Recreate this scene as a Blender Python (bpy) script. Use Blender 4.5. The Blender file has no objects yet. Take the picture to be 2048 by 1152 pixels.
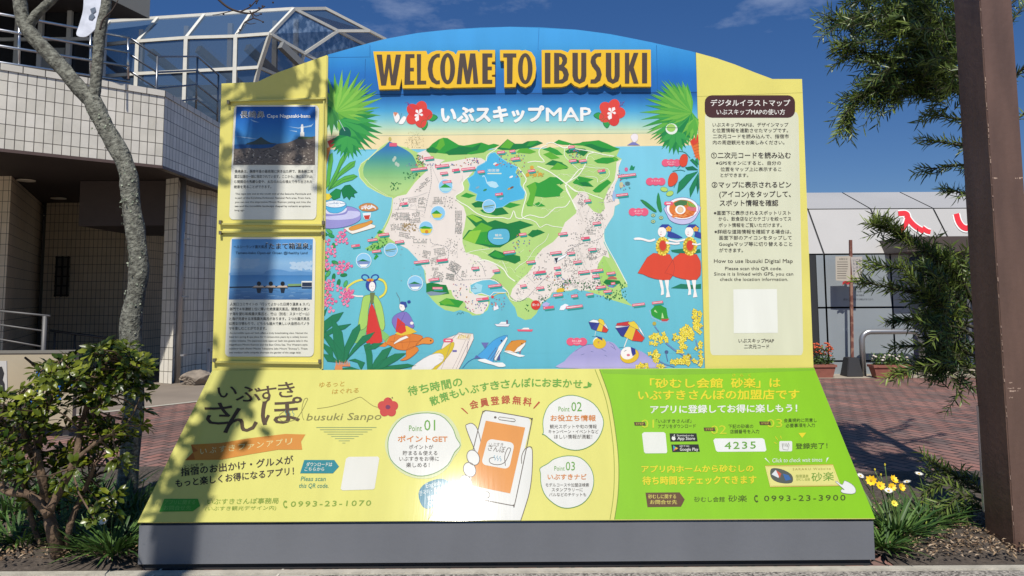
import bpy, bmesh, math, random
from mathutils import Vector, Matrix
from mathutils.geometry import tessellate_polygon
random.seed(7)
scene = bpy.context.scene
COL = scene.collection
R = math.radians

# ------------------------------------------------------------------ camera, sky, sun, exposure
F, CX, CY, HC = 1540.0, 1024.0, 455.0, 1.56          # focal length and principal point in photo pixels, eye height
PITCH, ROLL = math.atan(140.0/F), R(0.37)
fw = Vector((0, math.cos(PITCH), math.sin(PITCH)))
up0 = Vector((0, -math.sin(PITCH), math.cos(PITCH)))
rt0 = Vector((1, 0, 0))
rt = rt0*math.cos(ROLL) - up0*math.sin(ROLL)
up = up0*math.cos(ROLL) + rt0*math.sin(ROLL)
EYE = Vector((0, 0, HC))
cd = bpy.data.cameras.new('camera'); cam = bpy.data.objects.new('camera', cd); COL.objects.link(cam)
cd.sensor_width = 36; cd.lens = 36*F/2048; cd.shift_y = -(576-CY)/2048
cd.clip_start = 0.05; cd.clip_end = 2000
cam.matrix_world = Matrix(((rt.x, up.x, -fw.x, 0), (rt.y, up.y, -fw.y, 0), (rt.z, up.z, -fw.z, HC), (0, 0, 0, 1)))
scene.camera = cam

SUN_EL, SUN_AZ = R(53), R(6.5)                        # behind the viewer, a little to the left
sund = Vector((-math.sin(SUN_AZ)*math.cos(SUN_EL), -math.cos(SUN_AZ)*math.cos(SUN_EL), math.sin(SUN_EL)))
w = bpy.data.worlds.new("World"); scene.world = w; w.use_nodes = True
nt = w.node_tree; bg = nt.nodes['Background']
sky = nt.nodes.new('ShaderNodeTexSky'); sky.sky_type = 'NISHITA'; sky.sun_disc = False
sky.sun_elevation = SUN_EL; sky.sun_rotation = math.pi + SUN_AZ
sky.altitude = 0; sky.air_density = .8; sky.dust_density = 0.02; sky.ozone_density = 3.0
# thin wisps of cloud
tc = nt.nodes.new('ShaderNodeTexCoord'); mp = nt.nodes.new('ShaderNodeMapping'); mp.inputs['Scale'].default_value = (2.2, 2.2, 6)
nz = nt.nodes.new('ShaderNodeTexNoise'); nz.inputs['Scale'].default_value = 2.0; nz.inputs['Detail'].default_value = 9; nz.inputs['Roughness'].default_value = .62
cr = nt.nodes.new('ShaderNodeValToRGB'); cr.color_ramp.elements[0].position = .56; cr.color_ramp.elements[1].position = .85
cr.color_ramp.elements[1].color = (.22, .22, .22, 1)
mx = nt.nodes.new('ShaderNodeMix'); mx.data_type = 'RGBA'; mx.inputs['B'].default_value = (8, 8.4, 9, 1)
nt.links.new(tc.outputs['Generated'], mp.inputs['Vector']); nt.links.new(mp.outputs['Vector'], nz.inputs['Vector'])
nt.links.new(nz.outputs['Fac'], cr.inputs['Fac']); nt.links.new(cr.outputs['Color'], mx.inputs['Factor'])
hs = nt.nodes.new('ShaderNodeHueSaturation'); hs.inputs['Hue'].default_value = .507; hs.inputs['Saturation'].default_value = 1.27; hs.inputs['Value'].default_value = .9
nt.links.new(sky.outputs['Color'], hs.inputs['Color']); sx = nt.nodes.new('ShaderNodeSeparateXYZ'); rz = nt.nodes.new('ShaderNodeValToRGB'); e = rz.color_ramp.elements; e[0].position = 0; e[0].color = (.30, .32, .345, 1); e[1].position = .9; e[1].color = (1.6, 1.2, .88, 1); q = e.new(.38); q.color = (.52, .48, .49, 1)
mm = nt.nodes.new('ShaderNodeMix'); mm.data_type = 'RGBA'; mm.blend_type = 'MULTIPLY'; mm.inputs['Factor'].default_value = 1
nt.links.new(tc.outputs['Generated'], sx.inputs['Vector']); nt.links.new(sx.outputs['Z'], rz.inputs['Fac']); nt.links.new(rz.outputs['Color'], mm.inputs['B']); nt.links.new(hs.outputs['Color'], mm.inputs['A']); nt.links.new(mm.outputs['Result'], mx.inputs['A']); nt.links.new(mx.outputs['Result'], bg.inputs['Color'])
bg.inputs['Strength'].default_value = 0.15
sl = bpy.data.lights.new('sun', 'SUN'); sl.energy = 4.1; sl.angle = R(0.55); sl.color = (1, .955, .88)
so = bpy.data.objects.new('sun', sl); COL.objects.link(so)
so.rotation_euler = (-sund).to_track_quat('-Z', 'Y').to_euler(); so.location = sund*60
vs = scene.view_settings; vs.view_transform = 'Standard'; vs.look = 'None'; vs.gamma = 1; vs.use_curve_mapping = False
vs.exposure = 0.33

# ------------------------------------------------------------------ helpers
def ray(px, py):
    return fw + rt*((px-CX)/F) - up*((py-CY)/F)
def at(px, py, Y):                       # the point seen at a pixel, Y metres ahead
    d = ray(px, py); return EYE + d*(Y/d.y)
def gp(px, py, z=0.0):                   # the point of the level z seen at a pixel
    d = ray(px, py); return EYE + d*((z-HC)/d.z)
def lin(h):
    h = h.lstrip('#'); o = []
    for i in (0, 2, 4):
        v = int(h[i:i+2], 16)/255
        o.append(v/12.92 if v <= .04045 else ((v+.055)/1.055)**2.4)
    return o
def S(s): return [tuple(float(v) for v in q.split(',')) for q in s.split()]

def mat(name, col, rough=.6, var=0, vscale=8, bump=0, bscale=60, metal=0, col2=None, spec=.5, coat=0, detail=6, hard=False, stretch=None):
    m = bpy.data.materials.new(name); m.use_nodes = True; n = m.node_tree; b = n.nodes['Principled BSDF']
    b.inputs['Base Color'].default_value = (*col, 1); b.inputs['Roughness'].default_value = rough
    b.inputs['Metallic'].default_value = metal; b.inputs['Specular IOR Level'].default_value = spec
    b.inputs['Coat Weight'].default_value = coat
    if var or bump or col2:
        c = n.nodes.new('ShaderNodeTexCoord')
        if var or col2:
            t = n.nodes.new('ShaderNodeTexNoise'); t.inputs['Scale'].default_value = vscale; t.inputs['Detail'].default_value = detail
            if stretch:
                g = n.nodes.new('ShaderNodeMapping'); g.inputs['Scale'].default_value = stretch; n.links.new(c.outputs['Object'], g.inputs['Vector']); n.links.new(g.outputs['Vector'], t.inputs['Vector'])
            else: n.links.new(c.outputs['Object'], t.inputs['Vector'])
            r = n.nodes.new('ShaderNodeValToRGB')
            r.color_ramp.elements[0].position = .47 if hard else .3; r.color_ramp.elements[1].position = .55 if hard else .7
            a = col if col2 else [max(0, x*(1-var)) for x in col]; d = col2 if col2 else [min(1, x*(1+var)) for x in col]
            r.color_ramp.elements[0].color = (*a, 1); r.color_ramp.elements[1].color = (*d, 1)
            n.links.new(t.outputs['Fac'], r.inputs['Fac']); n.links.new(r.outputs['Color'], b.inputs['Base Color'])
        if bump:
            t2 = n.nodes.new('ShaderNodeTexNoise'); t2.inputs['Scale'].default_value = bscale; t2.inputs['Detail'].default_value = 5
            n.links.new(c.outputs['Object'], t2.inputs['Vector'])
            u = n.nodes.new('ShaderNodeBump'); u.inputs['Strength'].default_value = bump; u.inputs['Distance'].default_value = .02
            n.links.new(t2.outputs['Fac'], u.inputs['Height']); n.links.new(u.outputs['Normal'], b.inputs['Normal'])
    return m

def grid_mat(name, c1, c2, mortar, bw, bh, ms, offset=0, rough=.5, rot=0, bump=.4, var=.12, bias=0):   # tiles or bricks laid on the UVs (metres)
    m = bpy.data.materials.new(name); m.use_nodes = True; n = m.node_tree; b = n.nodes['Principled BSDF']
    uv = n.nodes.new('ShaderNodeTexCoord'); mp = n.nodes.new('ShaderNodeMapping'); mp.inputs['Rotation'].default_value = (0, 0, rot)
    t = n.nodes.new('ShaderNodeTexBrick'); t.offset = offset; t.squash = 1
    t.inputs['Scale'].default_value = 1; t.inputs['Brick Width'].default_value = bw; t.inputs['Row Height'].default_value = bh
    t.inputs['Mortar Size'].default_value = ms; t.inputs['Mortar Smooth'].default_value = .2; t.inputs['Bias'].default_value = bias
    t.inputs['Color1'].default_value = (*c1, 1); t.inputs['Color2'].default_value = (*c2, 1); t.inputs['Mortar'].default_value = (*mortar, 1)
    n.links.new(uv.outputs['UV'], mp.inputs['Vector']); n.links.new(mp.outputs['Vector'], t.inputs['Vector'])
    z = n.nodes.new('ShaderNodeTexNoise'); z.inputs['Scale'].default_value = 1.1; z.inputs['Detail'].default_value = 9; z.inputs['Roughness'].default_value = .7
    n.links.new(uv.outputs['UV'], z.inputs['Vector'])
    r = n.nodes.new('ShaderNodeValToRGB'); r.color_ramp.elements[0].position = .3; r.color_ramp.elements[1].position = .7
    r.color_ramp.elements[0].color = (1-var*1.5,)*3+(1,); r.color_ramp.elements[1].color = (1+var,)*3+(1,)
    n.links.new(z.outputs['Fac'], r.inputs['Fac'])
    x = n.nodes.new('ShaderNodeMix'); x.data_type = 'RGBA'; x.blend_type = 'MULTIPLY'; x.inputs['Factor'].default_value = 1
    n.links.new(t.outputs['Color'], x.inputs['A']); n.links.new(r.outputs['Color'], x.inputs['B']); n.links.new(x.outputs['Result'], b.inputs['Base Color'])
    u = n.nodes.new('ShaderNodeBump'); u.inputs['Strength'].default_value = bump; u.inputs['Distance'].default_value = .004; u.invert = True
    n.links.new(t.outputs['Fac'], u.inputs['Height']); n.links.new(u.outputs['Normal'], b.inputs['Normal'])
    b.inputs['Roughness'].default_value = rough
    return m

def link(o, parent=None):
    COL.objects.link(o)
    if parent is not None:
        o.parent = parent; o.matrix_parent_inverse = Matrix.Translation(-root_loc(parent))
    return o
def root_loc(p):
    v = Vector((0, 0, 0))
    while p is not None:
        v = v + p.location; p = p.parent if p.parent is None else None
    return v
def thing(name, label, cat, loc=(0, 0, 0), group=None):
    o = bpy.data.objects.new(name, None); COL.objects.link(o); o.location = loc; o.empty_display_size = .1
    o['label'] = label; o['category'] = cat
    if group: o['group'] = group
    return o
def tag(o, label, cat, group=None):
    o['label'] = label; o['category'] = cat
    if group: o['group'] = group
    return o
def obj(name, bm, mats, parent=None, smooth=False, label=None):
    me = bpy.data.meshes.new(name)
    if not isinstance(mats, (list, tuple)): mats = [mats]
    for m in mats: me.materials.append(m)
    bmesh.ops.recalc_face_normals(bm, faces=bm.faces[:])
    bm.to_mesh(me); bm.free()
    if smooth:
        for p in me.polygons: p.use_smooth = True
    o = bpy.data.objects.new(name, me)
    if label: o['label'] = label
    return link(o, parent)
def B(): return bmesh.new()
def box(bm, x0, x1, y0, y1, z0, z1, mi=0, M=None):
    vs_ = [Vector((x, y, z)) for x in (x0, x1) for y in (y0, y1) for z in (z0, z1)]
    if M is not None: vs_ = [M @ v for v in vs_]
    v = [bm.verts.new(p) for p in vs_]
    for f in ((0, 1, 3, 2), (4, 6, 7, 5), (0, 4, 5, 1), (2, 3, 7, 6), (0, 2, 6, 4), (1, 5, 7, 3)):
        bm.faces.new([v[i] for i in f]).material_index = mi
def frame_at(p, d, upv=Vector((0, 0, 1))):          # matrix with x along d
    d = Vector(d).normalized(); y = Vector(upv).cross(d)
    if y.length < 1e-4: y = Vector((1, 0, 0)).cross(d)
    y.normalize(); z = d.cross(y)
    return Matrix(((d.x, y.x, z.x, p[0]), (d.y, y.y, z.y, p[1]), (d.z, y.z, z.z, p[2]), (0, 0, 0, 1)))
def bar(bm, a, b, w_, h_, mi=0, upv=(0, 0, 1)):
    a = Vector(a); b = Vector(b); L = (b-a).length
    box(bm, 0, L, -w_/2, w_/2, -h_/2, h_/2, mi, frame_at(a, b-a, Vector(upv)))
def quad(bm, pts, mi=0, uv=None):
    f = bm.faces.new([bm.verts.new(p) for p in pts]); f.material_index = mi
    if uv:
        L = bm.loops.layers.uv.verify()
        for l, q in zip(f.loops, uv): l[L].uv = q
    return f
def wallq(bm, a, b, z0, z1, mi=0, u0=0, z1b=None):    # upright quad over ground line a-b, UV in metres
    a = Vector(a); b = Vector(b); L = (Vector((b.x-a.x, b.y-a.y))).length
    z1b = z1 if z1b is None else z1b
    quad(bm, [(a.x, a.y, z0), (b.x, b.y, z0), (b.x, b.y, z1b), (a.x, a.y, z1)], mi, [(u0, z0), (u0+L, z0), (u0+L, z1b), (u0, z1)])
    return u0+L
def tube(bm, pts, rad, sides=10, mi=0, cap=True, jit=0):
    pts = [Vector(p) for p in pts]; rings = []
    if not isinstance(rad, (list, tuple)): rad = [rad]*len(pts)
    ref = Vector((.31, .93, .17)).normalized()
    for i, p in enumerate(pts):
        t = (pts[min(i+1, len(pts)-1)] - pts[max(i-1, 0)]).normalized()
        x = ref.cross(t)
        if x.length < .05: x = Vector((1, 0, 0)).cross(t)
        x.normalize(); y = t.cross(x)
        rings.append([bm.verts.new(p + (x*math.cos(2*math.pi*k/sides) + y*math.sin(2*math.pi*k/sides))*rad[i]*(1+random.uniform(-jit, jit))) for k in range(sides)])
    for r0, r1 in zip(rings, rings[1:]):
        for k in range(sides):
            f = bm.faces.new((r0[k], r0[(k+1) % sides], r1[(k+1) % sides], r1[k])); f.material_index = mi; f.smooth = True
    if cap:
        bm.faces.new(rings[0]).material_index = mi; bm.faces.new(rings[-1]).material_index = mi
def spline(pts, n=6, closed=False):
    pts = [Vector(p) for p in pts]; N = len(pts); out = []
    for i in range(N if closed else N-1):
        if closed: a, b, c, d = pts[i-1], pts[i], pts[(i+1) % N], pts[(i+2) % N]
        else: a, b, c, d = pts[max(i-1, 0)], pts[i], pts[i+1], pts[min(i+2, N-1)]
        for k in range(n):
            t = k/n
            out.append(.5*((2*b) + (c-a)*t + (2*a-5*b+4*c-d)*t*t + (3*b-a-3*c+d)*t**3))
    if not closed: out.append(pts[-1])
    return out
def prism(bm, front, nrm, th, mi=0, side_mi=None, holes=()):   # flat outline (3-D points) given thickness backwards along nrm
    loops = [[Vector(p) for p in front]] + [[Vector(p) for p in h] for h in holes]
    flat = [p for l in loops for p in l]
    tris = tessellate_polygon(loops)
    vf = [bm.verts.new(p) for p in flat]; vb = [bm.verts.new(p - nrm*th) for p in flat]
    for t in tris:
        try:
            bm.faces.new([vf[i] for i in t]).material_index = mi
            bm.faces.new([vb[i] for i in reversed(t)]).material_index = mi if side_mi is None else side_mi
        except ValueError: pass
    o = 0
    for l in loops:
        n = len(l)
        for i in range(n):
            j = (i+1) % n
            try: bm.faces.new((vf[o+i], vf[o+j], vb[o+j], vb[o+i])).material_index = mi if side_mi is None else side_mi
            except ValueError: pass
        o += n

# ------------------------------------------------------------------ printed sheets: flat shapes traced on a plane of the sign
def text_mesh(s, bold=0, sp=1.0):
    c = bpy.data.curves.new("glyphs", 'FONT'); c.body = s; c.size = 1; c.offset = bold; c.resolution_u = 2; c.space_character = sp
    o = bpy.data.objects.new("glyphs", c); COL.objects.link(o); bpy.context.view_layer.update()
    me = bpy.data.meshes.new_from_object(o.evaluated_get(bpy.context.evaluated_depsgraph_get()))
    vv = [(v.co.x, v.co.y) for v in me.vertices]; ff = [tuple(p.vertices) for p in me.polygons]
    bpy.data.objects.remove(o); bpy.data.curves.remove(c); bpy.data.meshes.remove(me)
    return vv, ff
class Print:
    GAP = .0005
    def __init__(s, p0, n, k=1.0):
        s.p0 = Vector(p0); s.n = Vector(n).normalized(); s.k = k; s.v = []; s.f = []; s.c = []; s.ox = s.oy = 0; s.s = 1; s.n_ = 0; s.e = 0
    def o(s, ox, oy, sc): s.ox, s.oy, s.s = ox, oy, sc
    def pt(s, x, y, l):
        d = ray(s.ox + x/s.s, s.oy + y/s.s)
        return EYE + d*((s.p0-EYE).dot(s.n)/d.dot(s.n)) + s.n*(l*s.GAP + s.e)
    def colr(s, c):
        q = lin(c) if isinstance(c, str) else c
        return tuple(min(.95, x*s.k) for x in q) + (1,)
    def add(s, pts, faces, c, l, cols=None):
        b = len(s.v); s.n_ += 1; s.e = (s.n_ % 43)*1.07e-5
        for i, p in enumerate(pts):
            s.v.append(s.pt(p[0], p[1], l)); s.c.append(s.colr(cols[i] if cols else c))
        for f in faces:
            a, b_, c_ = (s.v[b+f[k]] for k in (0, 1, 2))
            if (b_-a).cross(c_-a).dot(s.n) < 0: f = tuple(reversed(f))
            s.f.append([b+i for i in f])
    def poly(s, pts, c, l=2, sm=0, holes=(), ol=None, ow=3):
        if isinstance(pts, str): pts = S(pts)
        if sm: pts = [(p.x, p.y) for p in spline([(q[0], q[1], 0) for q in pts], sm, True)]
        loops = [[Vector((p[0], p[1], 0)) for p in pts]] + [[Vector((p[0], p[1], 0)) for p in h] for h in holes]
        s.add([p for q in loops for p in q], tessellate_polygon(loops), c, l)
        if ol: s.line(pts, ow, ol, l+.5, True)
    def rect(s, x0, y0, x1, y1, c, l=2): s.poly([(x0, y0), (x1, y0), (x1, y1), (x0, y1)], c, l)
    def rrect(s, x0, y0, x1, y1, r, c, l=2, sk=0, ol=None, ow=3, q=None):
        pts = []
        for cx, cy, a0 in ((x1-r, y0+r, -90), (x1-r, y1-r, 0), (x0+r, y1-r, 90), (x0+r, y0+r, 180)):
            for k in range(5):
                a = R(a0+k*22.5); pts.append((cx+r*math.cos(a), cy+r*math.sin(a)))
        if q:   # map onto the four corners q = TL TR BR BL
            def mp_(p):
                u = (p[0]-x0)/(x1-x0); v = (p[1]-y0)/(y1-y0)
                return tuple((1-v)*((1-u)*q[0][i]+u*q[1][i]) + v*((1-u)*q[3][i]+u*q[2][i]) for i in (0, 1))
            pts = [mp_(p) for p in pts]
        s.poly(pts, c, l, ol=ol, ow=ow)
    def ell(s, cx, cy, rx, ry, c, l=2, rot=0, n=20, ol=None, ow=3):
        ca, sa = math.cos(R(rot)), math.sin(R(rot))
        s.poly([(cx+rx*math.cos(2*math.pi*k/n)*ca-ry*math.sin(2*math.pi*k/n)*sa, cy+rx*math.cos(2*math.pi*k/n)*sa+ry*math.sin(2*math.pi*k/n)*ca) for k in range(n)], c, l, ol=ol, ow=ow)
    def line(s, pts, w_, c, l=3, closed=False, sm=0):
        if isinstance(pts, str): pts = S(pts)
        if sm: pts = [(p.x, p.y) for p in spline([(q[0], q[1], 0) for q in pts], sm, closed)]
        P_ = [Vector((p[0], p[1])) for p in pts]; N = len(P_); vv = []; ff = []
        for i in range(N):
            a = P_[i-1] if (closed or i) else P_[i]; b = P_[(i+1) % N] if (closed or i < N-1) else P_[i]
            t = b-a
            if t.length < 1e-6: t = Vector((1, 0))
            t.normalize(); n_ = Vector((-t.y, t.x))*w_/2
            vv += [P_[i]+n_, P_[i]-n_]
        for i in range(N if closed else N-1):
            j = (i+1) % N; ff.append((2*i, 2*j, 2*j+1, 2*i+1))
        s.add(vv, ff, c, l)
    def dash(s, pts, w_, c, l=3, on=8, off=8, sm=0):
        if isinstance(pts, str): pts = S(pts)
        if sm: pts = [(p.x, p.y) for p in spline([(q[0], q[1], 0) for q in pts], sm)]
        for a, b in zip(pts, pts[1:]):
            a = Vector(a); b = Vector(b); L = (b-a).length; t = 0
            while t < L:
                s.line([a+(b-a)*(t/L), a+(b-a)*(min(t+on, L)/L)], w_, c, l); t += on+off
    def grad(s, pts, stops, l=1, step=8, sm=0):        # printed ramp from top to bottom: stops = [(y, colour), ...]
        if isinstance(pts, str): pts = S(pts)
        if sm: pts = [(p.x, p.y) for p in spline([(q[0], q[1], 0) for q in pts], sm, True)]
        st = [(y, Vector(lin(c))) for y, c in stops]
        def cf(y):
            if y <= st[0][0]: return st[0][1]
            for (y0, c0), (y1, c1) in zip(st, st[1:]):
                if y <= y1: return c0.lerp(c1, (y-y0)/(y1-y0))
            return st[-1][1]
        y0 = min(p[1] for p in pts); y1 = max(p[1] for p in pts); n = max(1, int((y1-y0)/step))
        def xs(y):
            o = []
            for a, b in zip(pts, list(pts[1:])+[pts[0]]):
                if (a[1] <= y) != (b[1] <= y): o.append(a[0]+(b[0]-a[0])*(y-a[1])/(b[1]-a[1]))
            return sorted(o)
        for i in range(n):
            ya = y0+(y1-y0)*i/n; yb = y0+(y1-y0)*(i+1)/n
            A = xs(ya+1e-3); Z = xs(yb-1e-3)
            if len(A) == len(Z):
                for k in range(0, len(A)-1, 2):
                    s.add([(A[k], ya), (A[k+1], ya), (Z[k+1], yb), (Z[k], yb)], [(0, 1, 2, 3)], None, l, [cf(ya), cf(ya), cf(yb), cf(yb)])
            else:
                M_ = xs((ya+yb)/2)
                for k in range(0, len(M_)-1, 2):
                    s.add([(M_[k], ya), (M_[k+1], ya), (M_[k+1], yb), (M_[k], yb)], [(0, 1, 2, 3)], None, l, [cf(ya), cf(ya), cf(yb), cf(yb)])
    def text(s, t, x0, y0, x1, h, c, l=8, y1=None, bold=.012, sl=0, sp=1.0):   # bottom line from (x0,y0) to (x1,y1), height h
        vv, ff = text_mesh(t, 0, sp)
        if not vv: return
        y1 = y0 if y1 is None else y1
        mn = min(p[0] for p in vv); mxx = max(p[0] for p in vv)
        lat = all(ord(ch) < 0x250 for ch in t)
        b0, hh = (0, .71) if lat else (-.08, .92)
        U = Vector((x1-x0, y1-y0)); ln = U.length; Un = U/ln; V = Vector((Un.y, -Un.x)) + Un*sl
        pts = [Vector((x0, y0)) + U*((p[0]-mn)/(mxx-mn)) + V*((p[1]-b0)/hh*h) for p in vv]
        k = bold*h*.62; q = [(0, 0)] if bold < .003 else [(-k, 0), (k, 0)] if bold < .011 else [(-k, -k*.6), (k, -k*.6), (-k, k*.6), (k, k*.6)] if bold < .03 else [(k*math.cos(j*.785), k*math.sin(j*.785)) for j in range(8)]
        for dx, dy in q: s.add([(p.x+dx, p.y+dy) for p in pts], ff, c, l)
    def build(s, name, m, parent=None):
        me = bpy.data.meshes.new(name); me.from_pydata(s.v, [], s.f); me.materials.append(m)
        a = me.attributes.new('ink', 'FLOAT_COLOR', 'POINT')
        a.data.foreach_set('color', [x for c in s.c for x in c]); me.update()
        return link(bpy.data.objects.new(name, me), parent)

def ink_mat(name, rough, spec=.5, coat=0, crough=.1, streak=0):
    m = bpy.data.materials.new(name); m.use_nodes = True; n = m.node_tree; b = n.nodes['Principled BSDF']
    a = n.nodes.new('ShaderNodeAttribute'); a.attribute_name = 'ink'
    c = n.nodes.new('ShaderNodeTexCoord'); t = n.nodes.new('ShaderNodeTexNoise'); t.inputs['Scale'].default_value = 2.5; t.inputs['Detail'].default_value = 8
    mp = n.nodes.new('ShaderNodeMapping'); mp.inputs['Scale'].default_value = (3, 1, .5)
    n.links.new(c.outputs['Object'], mp.inputs['Vector']); n.links.new(mp.outputs['Vector'], t.inputs['Vector'])
    r = n.nodes.new('ShaderNodeValToRGB'); r.color_ramp.elements[0].position = .35; r.color_ramp.elements[1].position = .65
    r.color_ramp.elements[0].color = (.93, .93, .92, 1); r.color_ramp.elements[1].color = (1, 1, 1, 1)
    n.links.new(t.outputs['Fac'], r.inputs['Fac'])
    x = n.nodes.new('ShaderNodeMix'); x.data_type = 'RGBA'; x.blend_type = 'MULTIPLY'; x.inputs['Factor'].default_value = 1
    n.links.new(a.outputs['Color'], x.inputs['A']); n.links.new(r.outputs['Color'], x.inputs['B']); n.links.new(x.outputs['Result'], b.inputs['Base Color'])
    b.inputs['Roughness'].default_value = rough; b.inputs['Specular IOR Level'].default_value = spec
    b.inputs['Coat Weight'].default_value = coat; b.inputs['Coat Roughness'].default_value = crough
    if streak:                                        # fine ripples of the laminate film
        m2 = n.nodes.new('ShaderNodeMapping'); m2.inputs['Scale'].default_value = (90, 6, 6)
        t2 = n.nodes.new('ShaderNodeTexNoise'); t2.inputs['Scale'].default_value = 1; t2.inputs['Detail'].default_value = 4
        n.links.new(c.outputs['Object'], m2.inputs['Vector']); n.links.new(m2.outputs['Vector'], t2.inputs['Vector'])
        u = n.nodes.new('ShaderNodeBump'); u.inputs['Strength'].default_value = streak; u.inputs['Distance'].default_value = .004
        n.links.new(t2.outputs['Fac'], u.inputs['Height']); n.links.new(u.outputs['Normal'], b.inputs['Normal'])
        if coat: n.links.new(u.outputs['Normal'], b.inputs['Coat Normal'])
    return m
# ------------------------------------------------------------------ the welcome sign
YB = 5.18                                             # plane of the upright board
NB = Vector((0, -1, 0))
SL = R(56); NP = Vector((0, -math.sin(SL), math.cos(SL)))   # the sloping panel in front of it
PB = at(1012, 1041.5, 4.6)
KB, KP = .9, .57  # ink albedo scale per plane; KP darkened to offset the sloping panel's stronger sun
sign = thing('welcome_sign', 'large yellow and blue welcome sign with an illustrated map and a sloping front panel', 'sign', (0, 4.9, 0))
YEL = mat('yellow_film', [x*.9 for x in lin('#e0d570')], .35, var=.05, vscale=3, coat=.15)
BLU = mat('blue_film', [x*.80 for x in lin('#2f8fd0')], .35, var=.05, vscale=3, coat=.15)
EDGE = mat('sign_edge_metal', (.55, .55, .5), .4)
GREY = mat('grey_painted_steel', lin('#66686d'), .45, var=.10, vscale=1.1, bump=.05, bscale=30, stretch=(2.2, 2.2, .8), detail=11)
BACK = mat('sign_back', (.25, .26, .27), .6)
ink_b = ink_mat('printed_film', .34, coat=.1, crough=.2)
ink_p = ink_mat('laminated_print', .5, spec=.12, coat=.17, crough=.07, streak=.02)
PW = Print((0, YB, 0), NB, KB)
def bpts(s): return [PW.pt(x, y, 0) for x, y in S(s)]
lw = B(); prism(lw, bpts('443,167 514,164 555,145 600,129 654,110 644,741 424,741'), NB, .09, 0, 1); obj('side_panel', lw, [YEL, EDGE], sign)
rw = B(); prism(rw, bpts('1392,105 1432,116 1470,129 1510,145 1545,158 1604,158 1627,735 1410,737'), NB, .09, 0, 1); obj('side_panel', rw, [YEL, EDGE], sign)
arc = '655.3,109.5 735,87 770,78 835,66 900,59 960,55 1020,53.5 1080,54.5 1150,59 1220,68 1300,84 1391,104.5'
cw = B(); prism(cw, bpts(arc + ' 1409.3,737 644.7,741'), NB, .09, 0, 1); map_board = obj('map_board', cw, [BLU, EDGE], sign)

# -- header ramp, seams
P = Print((0, YB, 0), NB, KB); P.o(0, 0, 1)
P.grad(arc + ' 1394,185 652,190', [(55, '#3f9fe0'), (85, '#3d9bdc'), (125, '#2a86cc'), (150, '#1f6fbe'), (186, '#2168b4')], 1, 6)
P.poly('650.4,285 1396.3,283 1409.2,738 644.7,742', '#6cbfd4', .4); P.poly('650.3,270 1396.4,268 1396.6,296 650,299', '#efdcab', .7)
P.grad('652,191 1394,186 1396.5,291 650.2,295', [(188, '#1b5c9f'), (204, '#2f7cbd'), (222, '#4ba3d2'), (240, '#80c4cf'), (255, '#b4d8c0'), (268, '#e0dfae'), (294, '#efdcab')], 1, 4)
P.grad('650.2,294.5 1396.5,290.5 1409.2,739 644.7,743', [(294, '#7fcae2'), (360, '#7ecbde'), (450, '#76c4d4'), (600, '#6cbece'), (740, '#60b5c9')], 1.2, 12)
for a, b in (((655, 189.5), (1393, 185)),): P.line([a, b], 2.2, '#174a80', 1.6)
for a, b in (((650, 272.6), (1396, 265)), ((650, 254), (1396, 250))): P.line([a, b], .8, '#8fae9a', 1.5)
P.line([(655, 115), (738, 114)], 1, '#1c5f9c', 1.6); P.line([(740, 90), (740, 116)], 1, '#1c5f9c', 1.6); P.line([(731, 118), (729, 188)], 1, '#1c5f9c', 1.6); P.line([(1078, 56), (1076, 100)], 1, '#2b78bb', 1.6); P.line([(1313, 90), (1315, 184)], 1, '#1c5f9c', 1.6)
P.line([(646, 668), (1407, 663)], .8, '#62a9c4', 1.6)
LG, LG2, PK, WH = '#b2d47c', '#c3dc96', '#eadfd6', '#f1efe6'
G1, G2, G3, G4 = '#2f9a35', '#177a38', '#5fae30', '#8fc63f'
# -- land masses (each traced inside its own window)
def cv(o, s): return [(o[0]+x/4, o[1]+y/4) for x, y in S(s)]
a_, b_, c_, d_, e_, f_ = (640, 180), (880, 180), (1120, 180), (640, 460), (880, 460), (1124, 460)
coast = (cv(a_, '700,462 600,440 545,415 480,460 400,540 330,590 310,640 320,700 380,770 450,810 530,850 580,860 576,920 565,980 540,1040 510,1100')
 + cv(d_, '470,20 420,80 440,110 500,120 560,100 620,110 680,140 740,180 790,240 830,300 840,380 850,440 850,500 900,560 940,600 1000,640 1070,655')
 + cv(e_, '160,640 230,660 260,685 320,680 380,640 400,580 390,530 430,500 520,500 560,570 600,620 620,690 680,720 730,710 770,670 795,620 830,570 880,540 900,500 960,490 1040,490 1090,470')
 + cv(f_, '120,470 200,490 300,520 400,560 500,590 570,612 530,580 480,530 470,472 525,455 520,420 470,340 420,250 370,170 335,100 340,60 335,10')
 + cv(c_, '362,1110 385,1070 430,1000 440,930 480,910 470,870 440,870 430,830 440,760 470,700 468,620 492,550 452,530 475,480 440,455 340,430')
 + cv(b_, '800,470 450,470 300,500') + cv(a_, '1000,480 850,490 780,500'))
P.poly(coast, LG, 2)
P.line(cv(a_, '700,462 600,440 545,415 480,460 400,540 330,590 310,640 320,700 380,770 450,810 530,850 580,860 576,920 565,980 540,1040 510,1100'), 1.6, '#dbe6a2', 2.6)
west = (cv(a_, '780,505 850,478 900,545 1000,560') + cv(b_, '0,585 130,565 250,540 330,545 370,570 300,612 232,690 180,740 190,800 128,845 130,885 190,935 210,1000 195,1100 180,1150')
 + cv(e_, '180,100 205,180 300,205 340,235 440,270 470,310 440,350 400,392 440,400 380,425 240,430 235,500 300,520 380,530 388,600 345,668 290,675 220,640 200,580 130,560 100,520 90,480')
 + cv(d_, '900,470 850,420 842,330 775,230 700,150 620,112 560,70') + cv(a_, '510,1130 545,1060 575,980 585,870 620,850 690,835 760,740 850,650 830,580 790,560'))
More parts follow.
